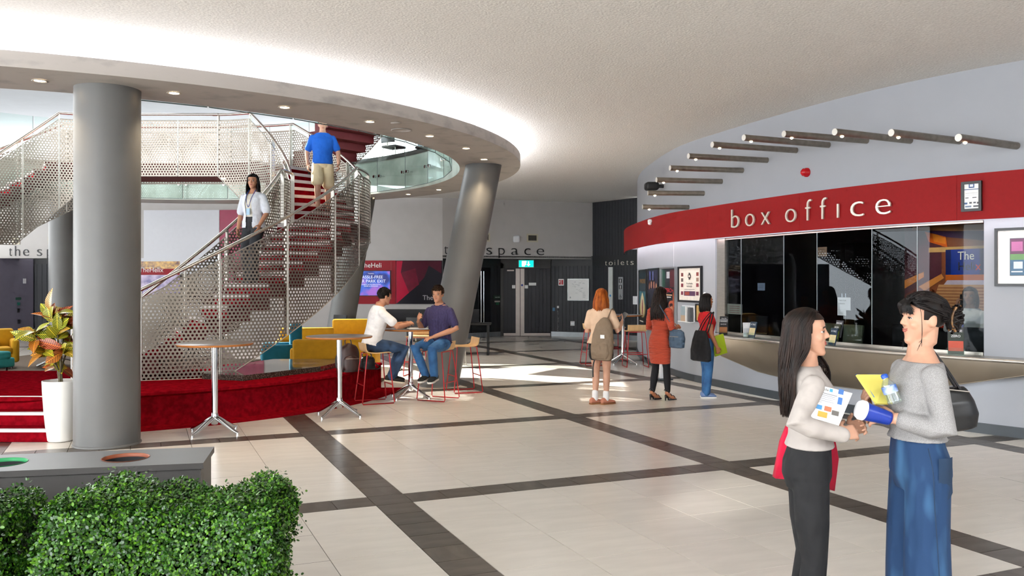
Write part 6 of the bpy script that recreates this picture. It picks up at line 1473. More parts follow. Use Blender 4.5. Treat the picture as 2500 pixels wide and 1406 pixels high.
b = MB(); nP = len(Pq); fr = [p-loc_ for p in Pq]; bk = [p-loc_+Vector((0, .05, 0)) for p in Pq]; cf, cb_ = c_-loc_+Vector((0, -.02, 0)), c_-loc_+Vector((0, .07, 0))
b.add(fr+bk+[cf, cb_], [(i, (i+1) % nP, 2*nP) for i in range(nP)]+[(nP+(i+1) % nP, nP+i, 2*nP+1) for i in range(nP)]+[(i, nP+i, nP+(i+1) % nP, (i+1) % nP) for i in range(nP)], True)
b.build('bag_body', fabric('red_tote', 'd20f3c', fold=.5, fs=10), t)
MB().tube(spline([fr[5]+Vector((0.02, .03, 0)), fr[5]+Vector((.03, .01, .2)), fr[5]+Vector((.06, 0.0, .34))], 5), .008, 6).build('strap', MATS['cloth_red_tote'], t)

# ------------------------------------------------------------------ foreground woman in grey jumper, facing left
g2 = person((1.873, 4.02, 0), math.radians(88), 1.69, 'woman in grey jumper and wide blue jeans with clipped-up hair')
HM = std_head(yaw=math.radians(4), pitch=math.radians(2), dy=-.022)
v = Vox(); v.loft(FT, TMi); head_prims(v, HM); neck(v, HM, (0, -.012, 1.42), .049)
shL, elL, wrL = (-.165, .0, 1.305), (-.195, -.035, 1.075), (-.10, .135, 1.115)
shR, elR, wrR = (.165, .0, 1.305), (.20, .01, 1.06), (.055, .175, 1.115)
arm(v, shL, elL, wrL); arm(v, shR, elR, wrR)
hand(v, wrL, (.25, .85, .10), (-.75, .1, .55), (.55, .6, .6, .6), -1, 1.0, .6)
hand(v, wrR, (-.15, .55, .75), (.2, .65, -.3), (.75, .75, .75, .7), 1, 1.0, .7)
for s in (-1, 1): v.cap(leg_pts((s*.085, -.005, .84), (s*.09, .01, .45), (s*.085, -.015, .09)), [.08, .072, .05, .052, .038, .034], 14)
v.fuse('body', sk_f, g2, .0055, 2)
face(g2, HM, 'b8605a', smile=.006, closed=.5)
v = Vox(); m_j = fabric('grey_jumper', '858383', 'a09e9e', fold=.7, fs=9, scale=420, band=(.45, .6))
v.loft(sections(FT, .014, .155, .50, .014), TMi)
for sh, el, wr in ((shR, elR, wrR), (shL, elL, wrL)):
    d = (Vector(wr)-Vector(el)).normalized(); arm(v, sh, el, Vector(wr)-d*.035, (.053, .050, .042))
v.fuse('jumper', m_j, g2, .007, 4)
v = Vox(); m_dj = fabric('blue_denim', '14365c', '4f80aa', fold=.8, fs=7, scale=5, stretch=(1.5, 1.5, .5), band=(.48, .85))
v.loft(sections(FT, .010, -.07, .17), TMi)
for s in (-1, 1): v.cap([(s*.088, -.008, .83), (s*.095, .0, .62), (s*.10, .0, .42), (s*.102, -.01, .22), (s*.102, -.015, .05)], [.094, .094, .098, .108, .12], 18)
jo = v.fuse('jeans', m_dj, g2, .008, 3)
# seams and back pocket
sm = mat('denim_dark', '16304c', .8, var=.06)
MB().tube(spline([(-.178, .03, 1.0), (-.19, .015, .9), (-.195, .01, .75), (-.21, .0, .5), (-.22, -.01, .2)], 6), .0025, 6).build('seam', sm, jo)
rows = [[Vector((-math.sqrt(max(.05, 1-((yy+.012)/.124)**2))*(.178 if z > .86 else .176), yy, z)) for yy in [lerp(-.015, -.092, u) for u in (0, .2, .4, .6, .8, 1)]] for z in (.955, .92, .88, .84, .80)]
rows[-1] = [p+Vector((-.004, 0, -.025*math.sin(k/5*PI))) for k, p in enumerate(rows[-1])]
MB().sheet(rows).build('back_pocket', sm, jo)
for s in (-1, 1): shoe(g2, (s*.1, -.015, 0), 0, mat('white_shoe', 'd9d6d0', .5, var=.03), mat('sole_white', 'e4e2dc', .6, var=.02))
# hair pulled back to a clip: strands run from the hairline to the knot
rn = random.Random(9); b = MB(); scalp(b, HM, .985, -.05, .07, .03); knot = Vector((0, -.125, .008))
for i in range(620):
    sg = rn.choice((-1, 1)); u = rn.random(); a = lerp(20, 150, u); st = hdir(sg*a, lerp(58, 108, u**.7) if a < 110 else rn.uniform(60, 118), 1.0+rn.uniform(-.01, .03))
    if rn.random() < .35: st = hdir(sg*rn.uniform(0, 50), rn.uniform(15, 55), 1.02)
    mid = []
    for t_ in (.25, .5, .75):
        p = st.lerp(knot, t_); d = p-EC; s_ = math.sqrt((d.x/ER.x)**2+(d.y/ER.y)**2+(d.z/ER.z)**2); k = 1.03+rn.uniform(0, .05); mid.append(EC+d/s_*k if s_ < k else p)
    e = knot+Vector((rn.uniform(-.03, .03), rn.uniform(-.03, .0), rn.uniform(-.05, .05))); b.tube([HM @ q for q in spline([st]+mid+[e], 3)], .0042, 5, caps=False)
for i in range(110):   # fringe wisps
    x = rn.uniform(-.06, .06); p0 = Vector((x*.5, .05, .105)); b.tube([HM @ q for q in spline([p0, Vector((x*.9, .088, .07)), Vector((x*1.15, .094-abs(x)*.35, .03+rn.uniform(-.01, .02)))], 4)], [.0022]*7+[.0016, .0008], 5, caps=False)
for s in (-1, 1):
    for i in range(4): b.tube([HM @ q for q in spline([Vector((s*.06, .045, .06)), Vector((s*.08, .045, .01)), Vector((s*.078, .04, -.05-rn.uniform(0, .05))), Vector((s*.07, .045+rn.uniform(-.01, .02), -.09-rn.uniform(0, .05)))], 4)], [.0011]*12+[.0006], 4, caps=False)
for i in range(40):   # the gathered knot
    a = rn.uniform(0, 6.28); c = knot+Vector((.022*math.cos(a), -.015, .035*math.sin(a))); b.tube([HM @ q for q in spline([c+Vector((0, .01, 0)), c+Vector((rn.uniform(-.02, .02), -.025, rn.uniform(-.03, .03))), c+Vector((rn.uniform(-.02, .02), -.012, rn.uniform(-.05, .05)))], 4)], .007, 5, caps=False)
b.build('hair', hm_black, g2)
b = MB()
for s in (-1, 1):
    b.tube([HM @ (knot+Vector((s*.025, -.015+.02*math.sin(t_*PI), lerp(.055, -.055, t_)))) for t_ in (0, .2, .4, .6, .8, 1)], .006, 6)
    for k in range(5): zz = lerp(.045, -.045, k/4); b.tube([HM @ (knot+Vector((s*.025, .0, zz))), HM @ (knot+Vector((s*.012, -.035, zz*.8)))], .004, 5)
b.build('hair_clip', mat('tortoise_clip', '3a2415', .25, col2='8a6236', scale=30), g2)
def wp(px, py, Y): return at(px, py, Y)
# blue tumbler, water bottle, yellow notebook, handbag
def axis_thing(name, p0, p1, lab, cat):
    t = thing(name, p0, lab, cat); d = (p1-p0); t.rotation_euler = d.to_track_quat('Z', 'Y').to_euler(); return t, d.length
t, L_ = axis_thing('travel_mug', wp(2172, 1022, 3.93), wp(2094, 998, 3.93), 'blue travel mug with white lid held under her arm', 'mug')
MB().lathe([(0, 0), (.030, 0), (.032, .01), (.043, L_*.80), (.043, L_*.82), (0, L_*.82)], n=32, cap=False).build('cup', mat('blue_mug', '15349a', .3, var=.03), t)
MB().lathe([(.045, L_*.80), (.046, L_*.92), (.040, L_*.97), (.038, L_), (0, L_)], n=32, cap=False).build('lid', m_white, t)
t, L_ = axis_thing('water_bottle', wp(2186, 985, 3.90), wp(2157, 913, 3.92), 'clear water bottle with blue cap held against the jumper', 'bottle')
MB().lathe([(0, 0), (.030, .002), (.032, .01), (.030, .02), (.032, .03), (.030, .04), (.032, .05), (.030, .06), (.031, L_*.62), (.024, L_*.72), (.012, L_*.83), (.012, L_*.88)], n=28, cap=False).build('bottle_body', glass_mat('bottle_plastic', (.86, .93, .95), .12), t)
MB().lathe([(.0325, L_*.36), (.0325, L_*.60)], n=28, cap=False).build('bottle_label', mat('blue_label', '2a5fb0', .4, col2='c9d6ea', scale=18), t)
MB().lathe([(.015, L_*.86), (.015, L_*.97), (.008, L_), (0, L_)], n=20, cap=False).build('bottle_cap', mat('blue_cap', '1f4fb0', .4, var=.03), t)
t = thing('notebook', (1.70, 4.0, 1.25), 'yellow notepad with a dark cover held by the woman in grey', 'notebook')
P = [q-t.location for q in (wp(2140, 985, 3.93), wp(2190, 985, 3.98), wp(2165, 914, 4.05), wp(2092, 914, 4.02))]
slab_quad(P, .010, mat('yellow_pad', 'd9cb62', .7, var=.03), 'pages', t); page(P, [(0, 1, .93, 1, '23301e'), (.45, .8, .94, .99, '4f8f9a'), (.02, .06, .2, .9, '2f7fd0')], t)
slab_quad([p+Vector((0, .013, 0)) for p in P], .004, mat('blue_cover', '2a4f86', .5, var=.05), 'back_cover', t)
t = thing('handbag', (2.06, 4.10, 1.19), 'black leather shoulder bag hanging behind the woman in grey', 'handbag')
v = Vox(); m_bl = mat('black_leather', '101013', .32, var=.15, scale=8, bump=.25, bscale=14)
hb = [(-.11, .05, .030, 0), (-.10, .10, .05, 0), (-.04, .115, .058, 0), (.02, .10, .05, 0), (.07, .075, .03, 0), (.085, .06, .015, 0)]
v.loft([(z, w_*.95, d_, 0) for z, w_, d_, _ in hb], TR(.03, .03, -.02) @ RY(-.10), 24, .85); v.fuse('bag_body', m_bl, t, .006, 3); t.scale = (1.06, 1.06, 1.06)
for dy in (0.0, .035): MB().tube(spline([Vector((-.07, .01+dy, .05)), Vector((-.085, dy, .16)), Vector((-.10, dy-.02, .24)), Vector((-.09, dy, .25)), Vector((-.02, dy, .16)), Vector((.06, .01+dy, .045)), Vector((.10, .02+dy, -.03))], 6), .008, 8, flat=.6).build('strap', m_bl, t)
MB().tube([(-.03, -.02, .062), (.08, -.02, .05)], .003, 6).build('zip', m_steel, t)
# ------------------------------------------------------------------ the other people
def limbs(v, T, hip, TM, arms, legs, male=False, arm_r=None, leg_r=None, bare=True):
    B = TR(*hip) @ TM; v.loft(T, B)
    ar = arm_r or ((.056, .042, .030) if male else (.046, .036, .026)); lr = leg_r or ((.085, .078, .056, .058, .042, .037) if male else (.08, .072, .05, .052, .038, .034))
    for a in arms: arm(v, *a[:3], ar)
    for l in legs: v.cap(leg_pts(*l), list(lr), 12)
def trousers(par, T, hip, TM, legs, m, rr, top=.13, name='trousers', e=.010, vox=.010, upto=1.0):
    v = Vox(); v.loft(sections(T, e, -.07, top), TR(*hip) @ TM)
    for l in legs:
        h_, k_, a_ = [Vector(q) for q in l]
        if upto < 1: v.cap([h_, lerp(h_, k_, .5*upto), lerp(h_, k_, upto)], rr, 14)
        else: v.cap([h_, lerp(h_, k_, .5), k_, lerp(k_, a_, .5), a_], rr, 14)
    return v.fuse(name, m, par, vox, 3)
def shirt(par, T, hip, TM, arms, m, z0, z1, e=.014, hem=.012, sl=.55, rr=(.062, .058, .055), name='shirt', vox=.010):
    v = Vox(); v.loft(sections(T, e, z0, z1, hem), TR(*hip) @ TM)
    for sh, el, wr in [a[:3] for a in arms]:
        sh, el, wr = Vector(sh), Vector(el), Vector(wr)
        if sl <= 1: v.cap([sh, lerp(sh, el, sl*.5), lerp(sh, el, sl)], rr, 14)
        else: v.cap([sh, lerp(sh, el, .5), el, lerp(el, wr, .5), lerp(el, wr, sl-1)], [rr[0], rr[0]*.95, rr[1], rr[1], rr[2]], 14)
    return v.fuse(name, m, par, vox, 4)
ID = Matrix.Identity(4)
def shoes(par, legs, yaws, m, ms, **k):
    for l, y in zip(legs, yaws): shoe(par, (l[2][0], l[2][1], l[2][2]-.085), y, m, ms, **k)
def stand_legs(sp=.085, fwd=(0, 0)): return [((s*.085, -.005, .84), (s*sp*1.03, .012+f*.4, .45), (s*sp, -.015+f, .085)) for s, f in ((1, fwd[0]), (-1, fwd[1]))]

# red-haired woman with backpack, seen from behind
p = person((1.28, 12.5, 0), math.radians(-28), 1.64, 'red-haired woman in beige tee and black shorts looking at her phone'); hip = (0, 0, HZ)
HM = std_head(pitch=math.radians(-14), dy=.02); lg = stand_legs(.075, (.02, -.03))
ar = [((.16, -.005, 1.305), (.26, .0, 1.05), (.24, .20, 1.18)), ((-.16, -.005, 1.305), (-.22, .0, 1.04), (-.10, .20, 1.12))]
v = Vox(); limbs(v, FT, hip, ID, ar, lg); head_prims(v, HM); neck(v, HM, (0, -.012, 1.42), .046)
hand(v, ar[0][2], (-.1, .7, .55), (.6, .2, -.3), (.6, .7, .7, .7), 1, .97); hand(v, ar[1][2], (.5, .7, .2), (-.2, .2, -.8), (.5, .5, .5, .5), -1, .97); v.fuse('body', sk_f, p, .007, 2); face(p, HM)
shirt(p, FT, hip, ID, ar, fabric('beige_tee', 'd8b79a', fold=.6, fs=10), .02, .54, .028, .02, .62, (.064, .066, .07), 'tee')
trousers(p, FT, hip, ID, lg, fabric('black_shorts', '141416', fold=.4), [.098, .10, .105], .12, 'shorts', upto=.33, e=.012)
for l in lg: Vox().cap([(l[2][0], l[2][1], .17), (l[2][0], l[2][1], .07)], [.046, .044], 12).fuse('sock', mat('white_sock', 'e3e2e2', .9, var=.02), p, .008, 1)
shoes(p, lg, (-.5, -.6), mat('pink_suede', 'b5755e', .8, var=.06), mat('gum_sole', '8a5a34', .7, var=.05), l=.245)
hair_long(p, HM, hm_red, 420, .26, 21, 0, .006, r=.0052, seg=9, back_out=.03, spread=1.2, phimin=70)
t = thing('backpack', (1.28-.03, 12.5-.155, .70), 'taupe canvas backpack worn by the red-haired woman', 'backpack', math.radians(-28)); m_bp = fabric('taupe_canvas', '83705c', fold=.6, fs=14)
v = Vox(); v.loft([(-.06, .10, .03, 0), (-.045, .15, .075, -.01), (.10, .17, .09, -.02), (.30, .155, .08, -.01), (.45, .12, .06, .01), (.52, .07, .035, .03), (.55, .03, .02, .04)], TR(.03, 0, 0) @ RY(.06), 24, .85); v.fuse('pack', m_bp, t, .010, 2)
v = Vox(); v.loft([(-.03, .10, .03, 0), (.05, .14, .05, 0), (.16, .13, .045, 0), (.2, .11, .02, 0)], TR(.03, -.07, 0), 20, .8); v.fuse('front_pocket', m_bp, t, .010, 2)
MB().box(.05, .11, -.118, -.108, .26, .31).build('patch', m_paper, t)
MB().tube(spline([(.07, .05, .48), (.11, .08, .60), (.12, .15, .665), (.13, .23, .60), (.14, .26, .42)], 5), .016, 8, flat=.5).build('strap', m_bp, t); MB().tube(spline([(-.08, .0, -.03), (-.10, -.02, -.15), (-.10, -.02, -.30)], 4), .010, 6).build('loose_strap', m_dark, t)
t = thing('smartphone', (1.28+.34, 12.5+.12, 1.26), 'grey smartphone in the red-haired woman\'s hand', 'phone', math.radians(-28)); o = MB().bbox(-.037, .037, -.005, .005, -.075, .075, .004).build('case', mat('phone_grey', '53565c', .3, var=.03), t); o.rotation_euler = (-.9, .5, 0)

# woman in orange dress
p = person((2.2, 12.92, 0), math.radians(-50), 1.66, 'long-haired woman in orange dress and black leggings on heels')
HM = std_head(pitch=math.radians(-8), dy=.014); lg = [((.085, -.005, .84), (.095, .03, .48), (.10, .05, .14)), ((-.085, -.005, .84), (-.09, .0, .48), (-.095, -.06, .14))]
ar = [((.16, -.005, 1.305), (.235, -.02, 1.06), (.16, .19, 1.07)), ((-.16, -.005, 1.305), (-.225, .0, 1.05), (-.08, .20, 1.05))]
v = Vox(); limbs(v, FT, hip, ID, ar, lg); head_prims(v, HM); neck(v, HM, (0, -.012, 1.42), .046)
hand(v, ar[0][2], (-.2, .9, .2), (.7, .1, .5), (.5, .6, .6, .6), 1, .97); hand(v, ar[1][2], (.3, .9, .2), (-.6, .1, .6), (.5, .5, .5, .5), -1, .97)
for s, l in zip((1, -1), lg):
    a_ = Vector(l[2]); v.cap([a_+Vector((0, -.02, -.03)), a_+Vector((0, .05, -.08)), a_+Vector((0, .13, -.115)), a_+Vector((0, .165, -.12))], [.030, .032, .026, .016], 10)
v.fuse('body', sk_t, p, .007, 2); face(p, HM)
m_od = fabric('orange_jersey', 'b8452a', fold=1.0, fs=7, stretch=(1, 1, 5), sheen=.1)
v = Vox(); v.loft([(z_, w_*.985, d_, y_) for z_, w_, d_, y_ in sections(FT, .012, -.30, .50)], TR(*hip)); v.loft([(-.32, .165, .11, 0), (-.2, .18, .122, -.008), (-.08, .182, .13, -.015), (.02, .178, .128, -.014), (.1, .155, .11, -.005)], TR(*hip), 24)
for a_ in ar: v.cap([a_[0], lerp(Vector(a_[0]), Vector(a_[1]), .5), a_[1], lerp(Vector(a_[1]), Vector(a_[2]), .35)], [.064, .060, .047, .04], 14)
v.fuse('dress', m_od, p, .009, 3)
trousers(p, FT, hip, ID, lg, fabric('black_leggings', '111116', fold=.2), [.084, .076, .054, .056, .040], .0, 'leggings', .004)
for l in lg:
    a_ = Vector(l[2]); b = MB().prism([(a_.x-.03, a_.y+.17), (a_.x+.03, a_.y+.17), (a_.x+.036, a_.y+.10), (a_.x+.02, a_.y+.02), (a_.x-.02, a_.y+.02), (a_.x-.036, a_.y+.10)], .0, .015); b.tube([a_+Vector((0, -.045, -.06)), a_+Vector((0, -.05, -.138))], [.018, .008], 8)
    b.tube([a_+Vector((0, -.05, -.06)), a_+Vector((0, .02, -.115))], .014, 8); sh_ = b.build('sandal', m_letter_b, p)
    for yy, zz, rr_ in ((.12, -.105, .034), (.05, -.075, .038), (-.03, .0, .040)): MB().tube([a_+Vector((rr_*math.cos(q), yy, zz+rr_*.85*math.sin(q))) for q in [k*PI/8 for k in range(0, 9)]], .005, 6).build('strap', m_letter_b, sh_)
hair_long(p, HM, hm_dark, 460, .40, 33, 0, .012, r=.0052, seg=11, back_out=.05, spread=1.0, phimin=80)
t = thing('crossbody_bag', (2.36, 12.72, .93), 'slate blue crossbody bag at the hip of the woman in orange', 'bag', math.radians(-50)); m_sb = fabric('slate_nylon', '41566b', fold=.8, fs=14, rough=.6)
v = Vox(); v.loft([(-.14, .08, .03, 0), (-.13, .125, .055, 0), (0, .14, .065, 0), (.10, .12, .05, 0), (.13, .07, .02, 0)], TR(.08, -.02, 0), 20, .8); v.fuse('bag_body', m_sb, t, .009, 2)
MB().tube([(.0, -.085, .03), (.16, -.085, .03)], .005, 6).build('zip', m_steel, t)
MB().tube(spline([(.02, .02, .10), (-.05, -.06, .28), (-.16, -.10, .46), (-.23, -.02, .52), (-.24, .06, .46)], 6), .018, 8, flat=.4).build('strap', m_sb, t)

# woman in red top
p = person((2.95, 13.2, 0), math.radians(-78), 1.56, 'black-haired woman in red ruffled top and blue jeans by the counter')
HM = std_head(pitch=0, dy=.01, yaw=math.radians(-4)); lg = stand_legs(.07, (-.02, .03))
ar = [((.16, -.005, 1.305), (.205, -.02, 1.04), (.19, .09, .82)), ((-.16, -.005, 1.305), (-.20, .02, 1.05), (-.16, .20, .95))]
v = Vox(); limbs(v, FT, hip, ID, ar, lg); head_prims(v, HM); neck(v, HM, (0, -.012, 1.42), .046)
hand(v, ar[0][2], (-.1, .35, -.9), (.95, .1, -.1), (.4, .45, .5, .5), 1, .97); hand(v, ar[1][2], (.2, .9, .1), (-.7, .1, .5), (.5, .5, .5, .5), -1, .97); v.fuse('body', sk_t, p, .007, 2); face(p, HM)
m_rt = fabric('red_top', 'c80d16', fold=.6, fs=12)
v = Vox(); v.loft(sections(FT, .014, .10, .52, .012), TR(*hip))
for a_ in ar: v.cap([a_[0], lerp(Vector(a_[0]), Vector(a_[1]), .12), lerp(Vector(a_[0]), Vector(a_[1]), .26)], [.06, .07, .074], 14)
v.fuse('top', m_rt, p, .009, 3)
trousers(p, FT, hip, ID, lg, fabric('mid_denim', '24507e', '3a6ea2', scale=6, fold=.5, fs=10), [.092, .086, .068, .066, .062], .12, 'jeans')
shoes(p, lg, (-.15, .1), mat('blue_suede', '6f86b0', .8, var=.05), mat('sole_white', 'e4e2dc', .6, var=.02), l=.245)
hair_long(p, HM, hm_black, 400, .20, 41, .01, .003, r=.0052, seg=8, phimin=72)
t = thing('black_tote', (2.86, 12.93, .84), 'large black cloth tote on the shoulder of the woman in red', 'tote bag', math.radians(-60)); m_bt = fabric('black_canvas', '101014', fold=.7, fs=9)
v = Vox(); v.loft([(-.27, .17, .03, 0), (-.25, .21, .06, 0), (-.1, .20, .075, 0), (.05, .165, .06, 0), (.16, .13, .03, 0), (.19, .11, .02, 0)], TR(-.06, -.02, 0), 22, .8); v.fuse('bag_body', m_bt, t, .010, 2)
for dy in (-.02, .03): MB().tube(spline([(-.12, dy, .17), (-.04, dy+.03, .33), (.03, dy+.10, .455), (.06, dy+.09, .44), (.06, dy+.04, .30), (.04, dy, .16)], 5), .010, 8, flat=.6).build('strap', m_bt, t)
t = thing('folder', (3.12, 13.12, .80), 'lime green folder in the hand of the woman in red', 'folder', math.radians(-70)); o = MB().bbox(-.012, .012, -.11, .11, -.15, .15, .004).build('cover', mat('lime_folder', 'a3b81e', .5, var=.04), t); o.rotation_euler = (.25, 0, 0)

# man in white T-shirt seated on the stool
def seated(loc, rz, h, lab): 
    return person(loc, rz, h, lab)
p = seated((-2.03, 12.66, 0), math.radians(-62), 1.72, 'seated man in white T-shirt and jeans with his back turned'); hip = (0, -.02, .80)
TM = RX(-math.radians(14)); B = TR(*hip) @ TM
def bpnt(x, y, z): return tuple(B @ Vector((x, y, z)))
ar = [(bpnt(.172, -.01, .462), (.25, .28, 1.06), (.14, .48, 1.085)), (bpnt(-.172, -.01, .462), (-.24, .26, 1.05), (-.08, .47, 1.085))]
lg = [((.09, .02, .80), (.10, .44, .74), (.08, .25, .36)), ((-.09, .02, .80), (-.11, .43, .73), (-.10, .34, .36))]
HM = TR(*bpnt(0, .03, .70)) @ RZ(math.radians(6)) @ RX(math.radians(-6))
v = Vox(); limbs(v, MT, hip, TM, ar, lg, True); head_prims(v, HM, True); neck(v, HM, bpnt(0, -.012, .565), .056)
hand(v, ar[0][2], (-.5, .75, .25), (.4, .3, .8), (.5, .55, .6, .6), 1, 1.05); hand(v, ar[1][2], (.5, .8, .2), (-.4, .3, .8), (.5, .55, .6, .6), -1, 1.05); v.fuse('body', sk_w, p, .0075, 2); face(p, HM, '96564a')
shirt(p, MT, hip, TM, ar, fabric('white_tee', 'e6e4e4', fold=.8, fs=9), .0, .555, .018, .02, .66, (.062, .064, .068), 'tee')
m_nd = fabric('navy_denim', '243650', '3a5578', scale=6, fold=.6, fs=10)
trousers(p, MT, hip, ID, lg, m_nd, [.10, .092, .075, .072, .068], .06, 'jeans', .008)
hair_short(p, HM, hm_black, 420, 5, .02, .035, .062)
for l, yw in zip(lg, (-.2, .15)): shoe(p, (l[2][0], l[2][1], l[2][2]-.08), yw, mat('black_canvas_shoe', '1a1a17', .8, var=.05), mat('cream_sole', 'cfc4ad', .6, var=.03), l=.28, w=.1, pitch=-.15)

# man in dark polo, facing left
p = seated((-1.08, 12.99, 0), math.radians(152), 1.72, 'seated man in dark purple polo shirt and blue jeans'); TM = RX(-math.radians(4)); B = TR(*hip) @ TM
ar = [(bpnt(.172, -.01, .462), (.30, .0, 1.0), (.25, .17, 1.11)), (bpnt(-.172, -.01, .462), (-.28, .0, 1.02), (-.04, .20, .91))]
lg = [((.09, .02, .80), (.15, .41, .77), (.09, .23, .37)), ((-.09, .02, .80), (-.14, .41, .76), (-.07, .25, .37))]
HM = TR(*bpnt(0, .02, .70)) @ RZ(math.radians(12)) @ RX(math.radians(-4))
v = Vox(); limbs(v, MT, hip, TM, ar, lg, True); head_prims(v, HM, True); neck(v, HM, bpnt(0, -.012, .565), .056)
hand(v, ar[0][2], (-.35, .5, .65), (.5, .6, -.2), (.6, .65, .7, .7), 1, 1.05); hand(v, ar[1][2], (.55, .7, -.2), (-.2, .3, .9), (.25, .25, .3, .3), -1, 1.05); v.fuse('body', sk_w, p, .0075, 2); face(p, HM, '9a5a4e', '2a1c14', '2a1a10')
sh_ = shirt(p, MT, hip, TM, ar, fabric('purple_polo', '2c2547', '3d3560', scale=60, stretch=(3, 3, .2), fold=.5), .0, .55, .016, .015, .72, (.062, .062, .062), 'polo_shirt')
b = MB(); cr = [B @ Vector((.075*math.cos(a_), -.012+.066*math.sin(a_), .552-.02*math.sin(a_))) for a_ in [PI/2+.5+k*(2*PI-1.0)/20 for k in range(21)]]; b.tube(cr, .014, 8, flat=1.6); b.tube([B @ Vector((0, .066, .53)), B @ Vector((0, .118, .44))], .006, 6); b.build('collar', MATS['cloth_purple_polo'], p)
trousers(p, MT, hip, ID, lg, MATS['cloth_mid_denim'], [.098, .088, .07, .064, .058], .06, 'jeans', .008)
hair_short(p, HM, hairmat('brown', '24170f', '4a3220'), 460, 6, .03, .05, .066, .5)
for l, yw in zip(lg, (.1, .2)): shoe(p, (l[2][0], l[2][1], l[2][2]-.08), yw, MATS['black_canvas_shoe'], mat('white_rubber', 'd9d6cf', .6, var=.02), l=.28, w=.1, pitch=-.1)
# things on their table
t = thing('open_book', (-1.42, 13.12, 1.046), 'open white notebook lying on the men\'s table', 'notebook', .3); MB().box(-.15, 0, -.105, .105, 0, .012).build('pages', m_paper, t); MB().box(0, .15, -.105, .105, 0, .010).build('pages', m_paper, t)
t = thing('dark_case', (-1.66, 13.22, 1.046), 'small black case by the white-shirted man\'s hands', 'case', .6); MB().bbox(-.09, .09, -.06, .06, 0, .035, .01).build('shell', m_dark, t)

# woman walking down the stair
zt_ = ZP+((2.72-ZP)/14)*8
p = person((-3.93, 13.22, zt_+.002), math.radians(163), 1.64, 'dark-haired woman in open white shirt walking down the stair'); hip = (0, 0, HZ)
HM = std_head(yaw=math.radians(14), dy=.01); lg = [((.085, -.005, .84), (.09, .07, .47), (.085, -.01, .085)), ((-.085, -.005, .84), (-.09, .12, .50), (-.085, .13, .085-.0))]
ar = [((.16, -.005, 1.305), (.235, -.02, 1.06), (.225, .06, .83)), ((-.16, -.005, 1.305), (-.24, .0, 1.07), (-.20, .13, .88))]
v = Vox(); limbs(v, FT, hip, ID, ar, lg); head_prims(v, HM); neck(v, HM, (0, -.012, 1.42), .046)
hand(v, ar[0][2], (0, .2, -.95), (.9, .1, 0), (.3, .35, .4, .4), 1, .97); hand(v, ar[1][2], (.1, .3, -.9), (-.9, .1, 0), (.3, .35, .4, .4), -1, .97); v.fuse('body', sk_w, p, .007, 2); face(p, HM)
shirt(p, FT, hip, ID, [], fabric('cream_vest', 'd9d3c6', fold=.3), .13, .50, .008, .0, name='vest')
m_ws = fabric('white_shirt', 'dcdfe8', fold=.7, fs=9)
v = Vox(); full = sections(FT, .022, -.02, .53, .014)
v.loft(full, TR(*hip))
for a_ in ar: v.cap([a_[0], lerp(Vector(a_[0]), Vector(a_[1]), .45), lerp(Vector(a_[0]), Vector(a_[1]), .85)], [.062, .066, .068], 14)
so = v.fuse('open_shirt', m_ws, p, .009, 3)
bm = bmesh.new(); bm.from_mesh(so.data); dl = [f for f in bm.faces if f.calc_center_median().y > .03 and abs(f.calc_center_median().x) < .055+.05*max(0, f.calc_center_median().z-1.2)]; bmesh.ops.delete(bm, geom=dl, context='FACES'); bm.to_mesh(so.data); bm.free()
trousers(p, FT, hip, ID, lg, fabric('charcoal_trousers', '2a2b30', fold=.5), [.094, .09, .078, .08, .084], .15)
hair_long(p, HM, hm_black, 300, .34, 52, .0, .012, r=.006, seg=11, phimin=70, fronts=.5)
MB().tube(spline([(-.06, .02, 1.42), (-.05, .115, 1.30), (0, .135, 1.15), (.05, .115, 1.30), (.06, .02, 1.42)], 6), .005, 6).build('lanyard', mat('blue_ribbon', '2a4a9a', .6, var=.04), p)
MB().box(-.03, .03, .135, .139, 1.03, 1.13).build('badge', mat('pale_badge', '9fc3dd', .4, var=.05), p)
shoes(p, lg, (0, 0), m_letter_b, m_letter_b, l=.24)

# man in blue polo on the upper flight
zt_ = 2.72+(4.10-2.72)/8*2
p = person((-3.60, 16.55, zt_+.002), math.radians(196), 1.76, 'man in bright blue polo and cream shorts coming down the stair')
HM = std_head(yaw=0, pitch=math.radians(-8), dy=.01, dz=.70); lg = [((.09, -.005, .84), (.10, .14, .50), (.09, .14, .085)), ((-.09, -.005, .84), (-.10, -.03, .46), (-.09, -.06, .085))]
ar = [((.175, -.01, 1.325), (.27, -.05, 1.07), (.26, .06, .84)), ((-.175, -.01, 1.325), (-.27, .02, 1.08), (-.27, .12, .86))]
v = Vox(); limbs(v, MT, hip, ID, ar, lg, True); head_prims(v, HM, True); neck(v, HM, (0, -.012, 1.43), .055)
hand(v, ar[0][2], (0, .2, -.95), (.9, .1, 0), (.35, .4, .45, .5), 1, 1.05); hand(v, ar[1][2], (0, .3, -.9), (-.9, .1, 0), (.35, .4, .45, .5), -1, 1.05); v.fuse('body', sk_f, p, .0075, 2); face(p, HM)
shirt(p, MT, hip, ID, ar, fabric('blue_polo', '0f5ec4', fold=.6, fs=9), .0, .56, .02, .016, .72, (.062, .064, .068), 'polo_shirt')
trousers(p, MT, hip, ID, lg, fabric('cream_shorts', 'd9c7a2', fold=.5), [.105, .108, .11], .06, 'shorts', .014, upto=.85)
hair_short(p, HM, hairmat('brown', '24170f', '4a3220'), 300, 8)
for l in lg: shoe(p, (l[2][0], l[2][1], l[2][2]-.085), 0, mat('brown_shoe', '6a2f22', .5, var=.06), m_letter_b, l=.27, w=.1)

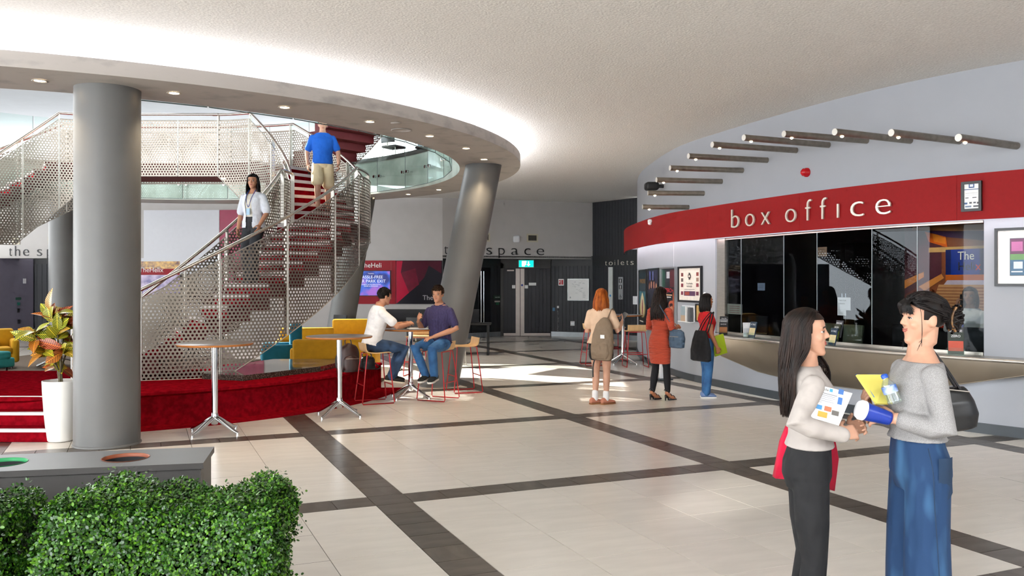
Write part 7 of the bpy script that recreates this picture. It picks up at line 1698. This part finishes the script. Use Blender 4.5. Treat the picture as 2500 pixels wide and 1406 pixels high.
# clerk behind the glass, on the phone
l_ = DK.l_px(2368) if 'DK' in globals() else None
p = person((5.97, 11.34, .012), math.radians(128), 1.66, 'clerk in white blouse on the phone behind the box office glass'); hip = (0, 0, HZ)
HM = std_head(yaw=math.radians(10), dy=.012); ar = [((.16, -.005, 1.305), (.27, .06, 1.10), (.14, .085, 1.42)), ((-.16, -.005, 1.305), (-.22, .04, 1.04), (-.06, .24, 1.02))]
lg = stand_legs()
v = Vox(); limbs(v, FT, hip, ID, ar, lg); head_prims(v, HM); neck(v, HM, (0, -.012, 1.42), .048)
hand(v, ar[0][2], (-.25, -.1, .9), (.7, .7, 0), (.6, .65, .7, .7), 1, .97); hand(v, ar[1][2], (.4, .9, 0), (0, 0, 1), (.3, .3, .3, .3), -1, .97); v.fuse('body', sk_w, p, .0075, 2); face(p, HM, 'a8605a', '3a2618')
shirt(p, FT, hip, ID, ar, fabric('white_blouse', 'e2dfd8', fold=.7), .05, .53, .02, .01, 1.1, (.06, .054, .05), 'blouse')
trousers(p, FT, hip, ID, lg, MATS['cloth_charcoal_trousers'], [.094, .086, .07, .06, .055], .10)
hair_long(p, HM, hairmat('chestnut', '2a1811', '5a3724'), 260, .19, 61, .01, .010, r=.006, seg=8, phimin=62)
for l in lg: shoe(p, (l[2][0], l[2][1], l[2][2]-.085), 0, m_letter_b, m_letter_b, l=.24)
hp = p.matrix_basis @ Vector((.085, .06, 1.50)); t = thing('telephone', hp, 'dark telephone handset held to the clerk\'s ear', 'phone', math.radians(122)); MB().bbox(-.012, .012, -.02, .02, -.07, .07, .008).build('handset', m_letter_b, t)
ld = bpy.data.lights.new('clerk_fill_spot', 'SPOT'); ld.energy = 30; ld.spot_size = 1.3; ld.spot_blend = 0.8; ld.color = (1, 0.88, 0.72); ld.shadow_soft_size = 0.06  # lamp added to brighten the dark office around the clerk
tl = thing('clerk_fill_lamp', (5.62, 11.2, 2.66), 'small lamp added above the clerk to brighten her', 'downlight'); MB().lathe([(0.06, 0.03), (0.06, 0), (0.045, -0.004), (0.0, 0.005)], n=20, cap=False).build('housing', m_steel, tl); ob('clerk_fill_spot', ld, tl, (0, 0, -0.01))
